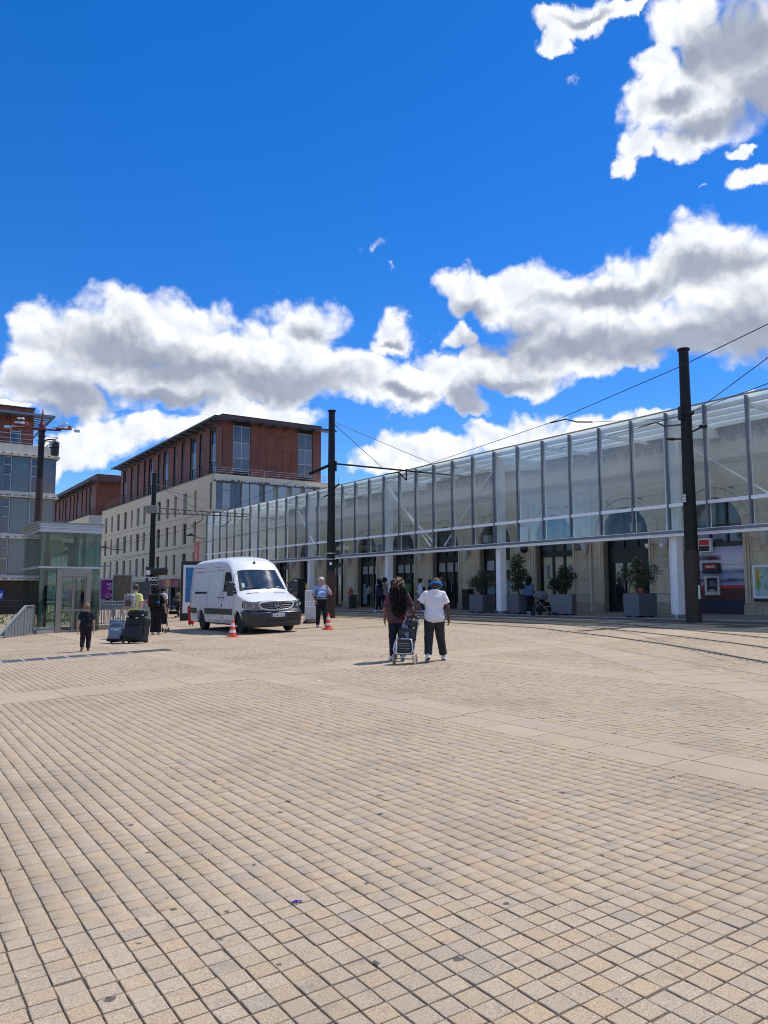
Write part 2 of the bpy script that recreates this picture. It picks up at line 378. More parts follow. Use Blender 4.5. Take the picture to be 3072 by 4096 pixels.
# ------------------------------------------------------------------ the paved square
UV_ = -XV
def PQ(p, q): return p * YV.x + q * UV_.x, p * YV.y + q * UV_.y
def stone_nodes(nt, rnd, pos, speck=165.):
    """granite sett colours: a tint per stone, speckle, dirt and trodden gum"""
    r = node(nt, 'ShaderNodeValToRGB', {0: rnd}); e = r.color_ramp.elements
    stops = [(0, (.395, .309, .206)), (.16, (.445, .332, .204)), (.34, (.42, .330, .226)), (.52, (.45, .358, .252)), (.68, (.395, .316, .228)), (.8, (.46, .348, .218)), (.92, (.36, .298, .224)), (1, (.43, .338, .236))]
    e[0].position = 0; e[0].color = (*stops[0][1], 1); e[1].position = 1; e[1].color = (*stops[-1][1], 1)
    for p_, c_ in stops[1:-1]: x = e.new(p_); x.color = (*c_, 1)
    sp = node(nt, 'ShaderNodeTexNoise', {'Vector': pos, 'Scale': speck, 'Detail': 2., 'Roughness': .7}).outputs[0]
    c = mixc(nt, smooth(nt, sp, .34, .52, .70, 0.), r.outputs[0], (.17, .13, .095))
    c = mixc(nt, smooth(nt, sp, .54, .70, 0., .55), c, (.66, .56, .42))
    big = node(nt, 'ShaderNodeTexNoise', {'Vector': pos, 'Scale': .55, 'Detail': 7., 'Roughness': .62}).outputs[0]
    c = mixc(nt, smooth(nt, big, .46, .70, 0., .5), c, (.24, .195, .145))
    mid = node(nt, 'ShaderNodeTexNoise', {'Vector': pos, 'Scale': 6.5, 'Detail': 6., 'Roughness': .7}).outputs[0]
    c = mixc(nt, smooth(nt, mid, .54, .72, 0., .55), c, (.20, .17, .135))
    vo = node(nt, 'ShaderNodeTexVoronoi', {'Vector': vmth(nt, 'ADD', pos, vmth(nt, 'MULTIPLY', node(nt, 'ShaderNodeTexNoise', {'Vector': pos, 'Scale': 30.}).outputs['Color'], (.05, .05, 0))), 'Scale': 2.9, 'Randomness': 1.}, voronoi_dimensions='2D')
    pr = node(nt, 'ShaderNodeSeparateColor', {0: vo.outputs['Color']}).outputs[0]
    rad = node(nt, 'ShaderNodeMapRange', {0: pr, 1: .5, 2: 1., 3: 0., 4: .075}).outputs[0]
    gum = smooth(nt, mth(nt, 'SUBTRACT', vo.outputs['Distance'], rad), -.014, .004, 1., 0.)
    c = mixc(nt, mth(nt, 'MULTIPLY', gum, .85), c, (.05, .047, .045))
    return c, sp
def m_sett(name, slab=False):
    m = bpy.data.materials.new(name); m.use_nodes = True; nt = m.node_tree; b = nt.nodes['Principled BSDF']
    g = node(nt, 'ShaderNodeNewGeometry'); oi = node(nt, 'ShaderNodeObjectInfo')
    rnd = mth(nt, 'FRACT', mth(nt, 'ADD', g.outputs['Random Per Island'], mth(nt, 'MULTIPLY', oi.outputs['Random'], 7.31)))
    c, sp = stone_nodes(nt, rnd, g.outputs['Position'], 170. if slab else 165.)
    if slab: c = mixc(nt, .34, c, (.425, .332, .24))
    nt.links.new(c, b.inputs['Base Color']); b.inputs['Roughness'].default_value = .82; b.inputs['Specular IOR Level'].default_value = .3
    bn = node(nt, 'ShaderNodeBump', {'Strength': .5, 'Distance': .004, 'Height': sp}); nt.links.new(bn.outputs[0], b.inputs['Normal'])
    return m
def m_square():
    """sheet under everything: sandy joints near by, the sett pattern where stones are too far off to tell apart"""
    m = bpy.data.materials.new('paved_square'); m.use_nodes = True; nt = m.node_tree; b = nt.nodes['Principled BSDF']
    pos = node(nt, 'ShaderNodeNewGeometry').outputs['Position']; s = node(nt, 'ShaderNodeSeparateXYZ', {0: pos}); x, y = s.outputs[0], s.outputs[1]
    p = vmth(nt, 'DOT_PRODUCT', pos, (YV.x, YV.y, 0), out=1); q = vmth(nt, 'DOT_PRODUCT', pos, (UV_.x, UV_.y, 0), out=1)
    ip = mth(nt, 'DIVIDE', p, SP); iq = mth(nt, 'DIVIDE', q, SQ)
    jp = mth(nt, 'LESS_THAN', mth(nt, 'FRACT', ip), .13); jq = mth(nt, 'LESS_THAN', mth(nt, 'FRACT', iq), .08)
    cell = node(nt, 'ShaderNodeCombineXYZ', {0: mth(nt, 'FLOOR', ip), 1: mth(nt, 'FLOOR', iq)}).outputs[0]
    wn = node(nt, 'ShaderNodeTexWhiteNoise', {0: cell}, noise_dimensions='2D').outputs[0]
    c, sp = stone_nodes(nt, wn, pos, 60.)
    nz = node(nt, 'ShaderNodeTexNoise', {'Vector': pos, 'Scale': 1.4, 'Detail': 6.}).outputs[0]
    fz = node(nt, 'ShaderNodeTexNoise', {'Vector': pos, 'Scale': 90., 'Detail': 3.}).outputs[0]
    joint = mixc(nt, smooth(nt, nz, .38, .66), (.085, .068, .050), (.165, .132, .094))
    joint = mixc(nt, smooth(nt, fz, .4, .65, 0., .6), joint, (.20, .165, .12))
    tile = mixc(nt, mth(nt, 'MAXIMUM', jp, jq), c, joint)
    near = mth(nt, 'MULTIPLY', mth(nt, 'LESS_THAN', y, FAR_SETT), mth(nt, 'LESS_THAN', mth(nt, 'ABSOLUTE', x), mth(nt, 'ADD', mth(nt, 'MULTIPLY', y, .56), 2.6)))
    nt.links.new(mixc(nt, near, tile, joint), b.inputs['Base Color']); b.inputs['Roughness'].default_value = .9; b.inputs['Specular IOR Level'].default_value = .2
    return m
SP, SQ = .1160, .1147; JP, JQ = .0082, .0094
FAR_SETT = 27.
n0 = ground(500 + 400 * .2411, 3600 + 575 * .2411); P0 = n0.x * YV.x + n0.y * YV.y; Q0 = n0.x * UV_.x + n0.y * UV_.y
M['sett'] = m_sett('granite_sett'); M['slab'] = m_sett('granite_slab', True); M['square'] = m_square()

xs = [-900, -200, -60, -22, -10, 0, 10, 17, 40, 200, 900]; ys = [-400, -60, -6, 10, 27, 45, 62, 120, 400, 1400]
mb = MB(); mb.add([(x, y, gz(x, y) - .0075) for y in ys for x in xs], [(j * len(xs) + i, j * len(xs) + i + 1, (j + 1) * len(xs) + i + 1, (j + 1) * len(xs) + i) for j in range(len(ys) - 1) for i in range(len(xs) - 1)])
square = obj('ground', mb, M['square']); tag(square, kind='structure')

# tram rail centre line, from pixels of the nearest rail, then continued straight along the station front
def smooth_line(pts, n):
    pts = [Vector(p) for p in pts]; out = []
    for i in range(len(pts) - 1):
        a = pts[max(i - 1, 0)]; b = pts[i]; c = pts[i + 1]; d = pts[min(i + 2, len(pts) - 1)]
        for k in range(n):
            t = k / n
            out.append(.5 * ((2 * b) + (c - a) * t + (2 * a - 5 * b + 4 * c - d) * t * t + (3 * b - a - 3 * c + d) * t ** 3))
    out.append(pts[-1]); return out
r1 = [ground(u, v).xy for u, v in ((1990, 2501), (2300, 2530), (2509, 2556), (2719, 2587), (2905, 2621), (3072, 2651))]
d1 = (r1[-1] - r1[-2]).normalized()
r1 = [W(-75, -4.55).xy, W(-45, -4.55).xy, W(-28, -4.55).xy, W(-17, -4.55).xy] + r1 + [r1[-1] + d1 * 3, r1[-1] + d1 * 9]
r1 = smooth_line(r1, 10)
def offs(line, d):
    out = []
    for i, p in enumerate(line):
        t = (line[min(i + 1, len(line) - 1)] - line[max(i - 1, 0)]).normalized(); out.append(p + Vector((t.y, -t.x)) * -d)
    return out
LINE = np.array([tuple(p) for p in r1])
def line_dist(x, y):
    """signed distance of many points from the rail line (positive on the station side)"""
    best = np.full(x.shape, 1e9); sg = np.zeros(x.shape)
    for i in range(0, len(LINE) - 1):
        a, b = LINE[i], LINE[i + 1]; d = b - a; l2 = d @ d
        t = np.clip(((x - a[0]) * d[0] + (y - a[1]) * d[1]) / l2, 0, 1)
        ex = x - a[0] - t * d[0]; ey = y - a[1] - t * d[1]; ds = np.hypot(ex, ey)
        c = d[0] * ey - d[1] * ex; u = ds < best; best = np.where(u, ds, best); sg = np.where(u, np.sign(c), sg)
    return best * sg

snp = lambda v: P0 + round((v - P0) / SP) * SP
snq = lambda v: Q0 + round((v - Q0) / SQ) * SQ
BANDS_P = [(snp(a), snp(b)) for a, b in ((5.56, 6.38), (9.70, 10.52))]; BAND_Q = [(snq(a), snq(b)) for a, b in ((12.75, 13.95), (24.2, 25.0))]
i0, i1, j0, j1 = -160, 190, -110, 270
ii, jj = np.meshgrid(np.arange(i0, i1), np.arange(j0, j1), indexing='ij')
p = P0 + (ii + .5) * SP; q = Q0 + (jj + .5) * SQ
x = p * YV.x + q * UV_.x; y = p * YV.y + q * UV_.y
keep = (y > 1.1) & (y < FAR_SETT) & (np.abs(x) < .54 * y + 2.2) & (p < 21.6)
for a, b in BANDS_P: keep &= ~((p > a) & (p < b))
for a, b in BAND_Q: keep &= ~((q > a) & (q < b))
drain_p = (2.2, 6.6); keep &= ~((q > snq(20.15)) & (q < snq(20.95)) & (p > drain_p[0] - 3.2) & (p < drain_p[1]))
p, q, x, y = p[keep], q[keep], x[keep], y[keep]
ld = line_dist(x, y); k2 = ~((np.abs(ld) < .11) | (np.abs(ld - 1.435) < .11) | (np.abs(ld - 2.86) < .11) | ((ld < -1.55) & (ld > -2.35)))
p, q, x, y = p[k2], q[k2], x[k2], y[k2]
infr = (np.abs(x) < .5 * y) & (y > 2.9); dist = np.hypot(x, y) + np.where(infr, 0, 100)
order = np.argsort(dist); single = order[:300]; rest = order[300:]
# a sett: top face with worn, slightly uneven edges and sloping sides
def sett_mesh(k):
    r = np.random.default_rng(k); hw, hl = (SP - JP) / 2, (SQ - JQ) / 2; mb = MB(); vs = []
    cs = [(-1, -1), (1, -1), (1, 1), (-1, 1)]; jit = r.normal(0, .0013, (4, 2))
    for ins, dz in ((-.0028, 0), (0, -.0025), (.001, -.010)): vs += [(cx * (hw + ins) + jit[i][0], cy * (hl + ins) + jit[i][1], dz) for i, (cx, cy) in enumerate(cs)]
    mb.add(vs, [(0, 1, 2, 3)] + [(a + 4 * l, a + 4 * l + 4, (a + 1) % 4 + 4 * l + 4, (a + 1) % 4 + 4 * l) for l in (0, 1) for a in range(4)])
    return mb.mesh('paving_stone', M['sett'])
meshes = [sett_mesh(k) for k in range(8)]
slope = Matrix.Rotation(0, 4, 'Z')
nrm = Vector((-GT, -GS, 1)).normalized(); tilt = Vector((0, 0, 1)).rotation_difference(nrm).to_matrix().to_4x4()
yaw = Matrix.Rotation(ANG, 4, 'Z')
for k in single:
    o = link('paving_stone', meshes[int(k) % 8], square)
    j = RNG.normal(0, 1, 5)
    o.matrix_world = Matrix.Translation((x[k] + j[0] * .001, y[k] + j[1] * .001, gz(x[k], y[k]) + j[2] * .0011)) @ tilt @ Matrix.Rotation(j[3] * .007, 4, 'X') @ Matrix.Rotation(j[4] * .007, 4, 'Y') @ yaw @ Matrix.Rotation(RNG.normal(0, .008), 4, 'Z')
def many(name, idx, hw, hl, bev, material, parent):
    n = len(idx); r = np.random.default_rng(3)
    cs = np.array([(-1, -1), (1, -1), (1, 1), (-1, 1)], float)
    half = np.stack([hw, hl], -1) if hasattr(hw, '__len__') else np.tile([hw, hl], (n, 1))
    V = np.zeros((n, 12, 3))
    jit = r.normal(0, .0013, (n, 4, 2)); tz = r.normal(0, .0011, (n, 1)); tx = r.normal(0, .007, (n, 2))
    for lv, (ins, dz) in enumerate(((-bev, 0), (0, -.0025), (.001, -.010))):
        loc = cs[None] * (half[:, None] + ins) + jit
        wx = x[idx][:, None] + loc[..., 0] * YV.x + loc[..., 1] * UV_.x; wy = y[idx][:, None] + loc[..., 0] * YV.y + loc[..., 1] * UV_.y
        V[:, lv * 4:lv * 4 + 4, 0] = wx; V[:, lv * 4:lv * 4 + 4, 1] = wy
        V[:, lv * 4:lv * 4 + 4, 2] = GS * wy + GT * wx + tz + loc[..., 0] * tx[:, :1] + loc[..., 1] * tx[:, 1:] + dz
    F = np.array([(0, 1, 2, 3)] + [(a + 4 * l, a + 4 * l + 4, (a + 1) % 4 + 4 * l + 4, (a + 1) % 4 + 4 * l) for l in (0, 1) for a in range(4)])
    fs = (F[None] + (np.arange(n) * 12)[:, None, None]).reshape(-1, 4)
    me = bpy.data.meshes.new(name); me.vertices.add(n * 12); me.vertices.foreach_set('co', V.ravel())
    me.loops.add(fs.size); me.loops.foreach_set('vertex_index', fs.ravel().astype(np.int32))
    me.polygons.add(len(fs)); me.polygons.foreach_set('loop_start', np.arange(0, fs.size, 4, dtype=np.int32))
    me.materials.append(material); me.update(calc_edges=True); me.validate()
    return link(name, me, parent)
rest_o = many('paving_stones', rest, (SP - JP) / 2, (SQ - JQ) / 2, .0028, M['sett'], square); tag(rest_o, kind='stuff')

# smooth granite slabs in bands between the fields of setts
slabm = MB().box(-.5, .5, -.5, .5, -.03, 0).mesh('paving_slab', M['slab'])
slabs = []
def slab(p0, p1, q0, q1):
    pc, qc = (p0 + p1) / 2, (q0 + q1) / 2; X, Y = PQ(pc, qc)
    if Y < 1 or abs(X) > .56 * Y + 2: return
    slabs.append((math.hypot(X, Y), X, Y, p1 - p0 - .009, q1 - q0 - .009))
for a, b in BANDS_P:
    for row in range(2):
        p_, pe = a + row * (b - a) / 2, a + (row + 1) * (b - a) / 2
        qq = -9 + .31 * row
        while qq < 34: 
            l = random.choice((.72, .86, .86, .98)); slab(p_, pe, qq, qq + l); qq += l
for a, b in BAND_Q:
    rows = ((a, a + .80), (a + .80, b)) if b - a > 1 else ((a, b),)
    edges = [-14.] + [v for s_ in BANDS_P for v in s_] + [20.5]
    for k, (qa, qb) in enumerate(rows):
        for lo_, hi_ in zip(edges[::2], edges[1::2]):
            n = max(round((hi_ - lo_) / 1.03), 1); cuts = [lo_ + (hi_ - lo_) * i / n + (random.uniform(-.08, .08) if 0 < i < n else 0) for i in range(n + 1)]
            for c0, c1 in zip(cuts[:-1], cuts[1:]): slab(c0, c1, qa, qb)
slabs.sort()
for d, X, Y, sp_, sq_ in slabs[:300]:
    o = link('paving_slab', slabm, square)
    o.matrix_world = Matrix.Translation((X, Y, gz(X, Y) + RNG.normal(.001, .0008))) @ tilt @ yaw @ Matrix.Diagonal((sp_, sq_, 1, 1))
# curved slab band beside the track
a_, b_ = offs(r1, -1.50), offs(r1, -2.40)
acc = 0; last = 0; cb = []
for i in range(1, len(r1)):
    acc += (a_[i] - a_[i - 1]).length
    if acc > .62:
        cb.append((last, i)); last = i; acc = 0
for (i, k) in cb:
    mid = a_[i]
    if mid.y > 29 or mid.y < 5: continue
    t = .012; pts = [a_[i].lerp(a_[k], t), a_[k].lerp(a_[i], t), b_[k].lerp(b_[i], t), b_[i].lerp(b_[k], t)]
    vs = [(P.x, P.y, gz(P.x, P.y) + .003) for P in pts] + [(P.x, P.y, gz(P.x, P.y) - .02) for P in pts]
    obj('paving_slab', MB().add(vs, [(3, 2, 1, 0), (0, 1, 5, 4), (1, 2, 6, 5), (2, 3, 7, 6), (3, 0, 4, 7)]), M['slab'], square)
# grooved rails
M['rail_steel'] = mat('tram_rail_steel', (.07, .065, .062), .36, .6, var=.2)
M['rail_bed'] = mat('rail_bed_mortar', (.33, .27, .19), .9, var=.15, vscale=3, world=True)
M['groove'] = mat('rail_groove_dirt', (.018, .016, .015), .9, var=.2)
def strip(mb, la, lb, dz):
    vs = []
    for A_, B_ in zip(la, lb): vs += [(A_.x, A_.y, gz(A_.x, A_.y) + dz), (B_.x, B_.y, gz(B_.x, B_.y) + dz)]
    mb.add(vs, [(2 * i, 2 * i + 2, 2 * i + 3, 2 * i + 1) for i in range(len(la) - 1)])
for nm, off in (('near rail of the tram track, curving across the paving', 0), ('second rail of the tram track, beside the near rail', 1.435), ('third tram rail, closest to the station pavement', 2.86)):
    rail = thing('tram_rail', nm, 'tram rail', (0, 0, 0), 0, 'grooved tram rails in the paving')
    mb = MB(); strip(mb, offs(r1, off - .125), offs(r1, off + .13), .0025); obj('rail_bed', mb, M['rail_bed'], rail)
    mb = MB(); strip(mb, offs(r1, off - .07), offs(r1, off - .025), .006); obj('rail_head', mb, M['rail_steel'], rail)
    mb = MB(); strip(mb, offs(r1, off - .025), offs(r1, off + .06), .0055); obj('groove', mb, M['groove'], rail)

# drainage channel with metal grates
dr = thing('drain_channel', 'long drain channel with a row of dark grates in a pale frame', 'drain', (0, 0, 0), 0)
mb = MB()
def pq(p_, q_, dz=0.): X, Y = PQ(p_, q_); return (X, Y, gz(X, Y) + dz)
def pqbox(mb, p0, p1, q0, q1, z0, z1):
    vs = [pq(a, b, z) for z in (z0, z1) for a, b in ((p0, q0), (p1, q0), (p1, q1), (p0, q1))]
    return mb.add(vs, [(0, 3, 2, 1), (4, 5, 6, 7), (0, 1, 5, 4), (1, 2, 6, 5), (2, 3, 7, 6), (3, 0, 4, 7)])
QA, QB = snq(20.15), snq(20.95)
M['pale_frame'] = mat('pale_metal_frame', (.36, .36, .34), .5, .2, var=.12)
M['grate'] = mat('dark_grate', (.12, .12, .12), .6, .3, var=.3, vscale=30)
pqbox(mb, -1, 5.55, QA, QA + .06, -.02, .004); pqbox(mb, -1, 5.55, QB - .06, QB, -.02, .004)
for k in range(13): pqbox(mb, 5.5 - k * .5, 5.55 - k * .5 + .02, QA + .09, QB - .09, -.02, .003)
obj('frame', mb, M['pale_frame'], dr)
for k in range(12):
    g = MB()
    for s in range(6):
        w_ = (QB - QA - .2) / 6; pqbox(g, 5.03 - k * .5 + .05, 5.5 - k * .5 - .02, QA + .1 + s * w_, QA + .1 + s * w_ + w_ * .72, -.015, .001)
    obj('grate', g, M['grate'], dr)
g = MB(); pqbox(g, 5.58, 6.6, QA + .05, QB - .05, -.02, .002); obj('cover_plate', g, M['asphalt'], dr)

# litter
wr = ground(1185, 3611); mb = MB(); r = np.random.default_rng(4)
def crumple(mb, cx, cy, z, rx, ry, rz_, n=10, mmat=0):
    def f(u, v):
        th = 2 * pi * u; ph = pi * v; k = .62 + .38 * sin(5 * th + 3 * ph) * sin(3 * ph + 1.3) + .2 * sin(9 * th)
        return (cx + rx * k * sin(ph) * cos(th), cy + ry * k * sin(ph) * sin(th), z + rz_ * (1 + .8 * k * cos(ph)))
    mb.grid(f, n, n, True)
M['purple'] = mat('purple_foil', (.075, .01, .42), .3, .3, var=.3, vscale=60)
t = thing('sweet_wrapper', 'crumpled shiny purple sweet wrapper lying on the setts', 'wrapper', wr, .3)
mb = MB(); crumple(mb, 0, 0, 0, .018, .011, .009); obj('foil', mb, M['purple'], t)
mb = MB(); mb.add([(.012, -.004, .004), (.032, -.009, .015), (.034, .008, .004), (.012, .005, .012), (-.012, -.005, .003), (-.028, -.010, .012), (-.03, .006, .002), (-.012, .005, .011)], [(0, 1, 2, 3), (4, 7, 6, 5)]); obj('twisted_end', mb, M['purple'], t)
pp = ground(1282, 2724); t = tag(obj('paper_scrap', MB().add([(-.03, -.02, 0), (.03, -.025, .012), (.035, .02, .002), (-.025, .025, .014)], [(0, 1, 2, 3)]), M['paper'], None, pp), 'small white paper scrap lying on a granite slab', 'litter')

# station pavement: smooth dark footway with a pale kerb line
M['footway'] = mat('grey_smooth_paving', (.235, .215, .185), .6, var=.14, vscale=1.2, dirt=.3, world=True)
M['footway_dark'] = mat('dark_basalt_paving', (.10, .098, .095), .62, var=.15, vscale=1.5, world=True)
M['kerb'] = mat('pale_kerb_stone', (.46, .43, .37), .7, var=.12, vscale=3, world=True)
def lbox(mb, x0, x1, y0, y1, h0, h1, n=14):
    for k in range(n):
        a = x0 + (x1 - x0) * k / n; b = x0 + (x1 - x0) * (k + 1) / n
        vs = [tuple(W(X, Y) + Vector((0, 0, h))) for h in (h0, h1) for X, Y in ((a, y0), (b, y0), (b, y1), (a, y1))]
        fs = [(4, 5, 6, 7), (0, 1, 5, 4), (2, 3, 7, 6)]
        if k == 0: fs.append((3, 0, 4, 7))
        if k == n - 1: fs.append((1, 2, 6, 5))
        mb.add(vs, fs)
    return mb
fw = obj('station_pavement', lbox(MB(), -75, 16, .12, 4.5, -.2, .012), M['footway']); tag(fw, kind='structure')
obj('edge_paving', lbox(MB(), -75, 16, -.85, -.02, -.2, .008), M['footway_dark'], fw)
obj('kerb', lbox(MB(), -75, 16, -.02, .12, -.2, .02), M['kerb'], fw)
lines = MB()
for k in range(-60, 14): lbox(lines, k * 1.2, k * 1.2 + .012, .14, 4.4, .0, .0145, 1)
for Y in (1.5, 2.7): lbox(lines, -72, 16, Y, Y + .012, .0, .0147, 10)
obj('joints', lines, M['groove'], fw)
# ------------------------------------------------------------------ station front (limestone arcade)
st = thing('station_building', 'long limestone railway station front with black arched doorways behind the glass canopy', 'station', (ORG.x, ORG.y, 0), RZ)
BAY = 4.205; C0 = -4.78; HALFW = 1.225; SPRING = 3.93; YW = 3.42
bays = list(range(-3, 16))                      # bay k has its door centre at C0 - BAY*(k-1)... k=0 is the cash machine bay
def bx(k): return C0 + BAY - BAY * k
ztop = 7.86
wall = MB()
fl = lambda X: lz(X, YW)
for k in bays:
    c = bx(k); l, r = c - HALFW, c + HALFW; nl = bx(k + 1) + HALFW
    wall.box(nl, l, YW + .07, YW + .9, -.6, SPRING)                # core of the pier to the left of the door
    seg = 14; arc = [(c + HALFW * 1.0 * cos(pi * i / seg), SPRING + HALFW * sin(pi * i / seg)) for i in range(seg + 1)]
    for i in range(seg):
        (xa, za), (xb, zb) = arc[i], arc[i + 1]
        wall.add([(xa, YW + .07, za), (xa, YW + .07, 5.6), (xb, YW + .07, 5.6), (xb, YW + .07, zb), (xa, YW + .9, za), (xb, YW + .9, zb)], [(0, 1, 2, 3), (0, 3, 5, 4)])
    wall.add([(nl, YW + .07, SPRING), (l, YW + .07, SPRING), (l, YW + .07, 5.6), (nl, YW + .07, 5.6)], [(0, 1, 2, 3)])
xL, xR = bx(bays[-1] + 1), bx(bays[0]) + 3
wall.box(xL, xR, YW + .07, YW + .9, 5.6, ztop)
obj('wall', wall, M['mortar'], st)
# stone blocks of the piers, voussoirs of the arches: each a stone of its own
stones = ['stone', 'stone2', 'stone3']
blk = {k: MB().box(-.5, .5, 0, .09, -.5, .5).mesh('stone_block', M[k]) for k in stones}
def stone_block(x0, x1, z0, z1, y=YW, grp=None):
    o = link('stone_block', blk[random.choice(stones) if random.random() < .75 else 'stone'], st, ((x0 + x1) / 2, y - random.uniform(0, .004), (z0 + z1) / 2))
    o.scale = (x1 - x0 - .010, 1, z1 - z0 - .010)
course = .46; rest = MB()
for k in bays:
    l = bx(k) - HALFW; nl = bx(k + 1) + HALFW; z0 = fl((l + nl) / 2) + .44; visible = -1 <= k <= 9
    n = round((SPRING - z0) / course); h = (SPRING - z0) / n
    inner0, inner1 = nl + .24, l - .24
    for j in range(n):
        za, zb = z0 + j * h, z0 + (j + 1) * h
        cut = (.5, .36, .62)[j % 3] * (inner1 - inner0) + inner0
        for a, b in ((inner0, cut), (cut, inner1)):
            if visible: stone_block(a, b, za, zb)
            else: rest.box(a + .005, b - .005, YW, YW + .08, za + .005, zb - .005)
    # spandrel courses up to the cornice
    for j in range(7):
        za = SPRING + j * .52; zb = za + .52
        if zb > ztop: break
        dz = min(max(za + .26 - SPRING, 0), HALFW + .38); hw = sqrt(max((HALFW + .38) ** 2 - dz ** 2, 0)) if za - SPRING < HALFW + .38 else 0
        a0, b0 = bx(k + 1) + hw, bx(k) - hw
        parts = [(a0, b0)] if b0 - a0 < 1.3 else [(a0 + (b0 - a0) * i / 4, a0 + (b0 - a0) * (i + 1) / 4) for i in range(4)]
        for a, b in parts: rest.box(a + .004, b - .004, YW + .005, YW + .085, za + .004, zb - .004)
    if True:
        nv = 11
        for i in range(nv):
            t0, t1 = pi * i / nv + .006, pi * (i + 1) / nv - .006; c = bx(k); ra, rb = HALFW, HALFW + .36
            v = [(c + rr * cos(t), yy, SPRING + rr * sin(t)) for yy in (YW - .02, YW + .1) for rr, t in ((ra, t0), (rb, t0), (rb, t1), (ra, t1))]
            m_ = MB().add(v, [(3, 2, 1, 0), (4, 5, 6, 7), (0, 1, 5, 4), (1, 2, 6, 5), (2, 3, 7, 6), (3, 0, 4, 7)])
            if 0 <= k <= 6: obj('voussoir', m_, M[random.choice(stones)], st)
            else: rest.add(v, [(3, 2, 1, 0), (4, 5, 6, 7), (0, 1, 5, 4), (1, 2, 6, 5), (2, 3, 7, 6), (3, 0, 4, 7)])
ro = obj('stone_blocks', rest, M['stone'], st); tag(ro, kind='stuff')
mold = MB(); pl = MB()
for k in bays:
    l = bx(k) - HALFW; nl = bx(k + 1) + HALFW; zf = fl((l + nl) / 2)
    for xa, s in ((nl, 1), (l, -1)):             # stepped jamb mouldings either side of the doors
        for a, b, d in ((0, .07, .03), (.085, .13, .075), (.145, .225, .02)):
            mold.box(min(xa + s * a, xa + s * b), max(xa + s * a, xa + s * b), YW - d, YW + .07, zf + .44, SPRING)
    # raised panel frame on the pier
    a, b, z0, z1 = nl + .34, l - .34, zf + .95, SPRING - .35
    mold.box(a, b, YW - .035, YW - .001, z0 - .07, z0); mold.box(a - .04, b + .04, YW - .06, YW - .001, z0 - .14, z0 - .075)
    mold.box(a - .03, a, YW - .03, YW - .001, z0 + .003, z1); mold.box(b, b + .03, YW - .03, YW - .001, z0 + .003, z1)
    obj('plinth', MB().box(nl - .02, l + .02, YW - .11, YW + .06, zf - .4, zf + .36).box(nl - .01, l + .01, YW - .07, YW + .06, zf + .362, zf + .44), M['plinth'], st, bevel=.012)
    # hood mould over the arch
    pts = [(bx(k) + (HALFW + .42) * cos(t), YW - .03, SPRING + (HALFW + .42) * sin(t)) for t in [pi * i / 20 for i in range(21)]]
    mold.tube(pts, .055, 6)
mold.box(xL, xR, YW - .16, YW + .06, 6.55, 6.7); mold.box(xL, xR, YW - .09, YW + .06, 6.44, 6.547)
obj('moulding', mold, M['stone2'], st)
ev = MB(); ev.box(xL, xR, YW - .42, YW + .06, ztop - .42, ztop - .25).box(xL, xR, YW - .52, YW - .30, ztop - .247, ztop)
for i in range(130):
    X = xL + i * .62
    if X < xR: ev.box(X, X + .2, YW - .36, YW + .05, ztop - .66, ztop - .423)
obj('cornice', ev, M['slate'], st)
rf = MB(); rf.add([(xL, YW - .3, ztop + .003), (xR, YW - .3, ztop + .003), (xR, YW + 9, ztop + 1.2), (xL, YW + 9, ztop + 1.2)], [(0, 1, 2, 3)]); rf.box(xL, xR, YW + .8, YW + 9, -.5, ztop - .01)
obj('roof', rf, M['slate'], st)
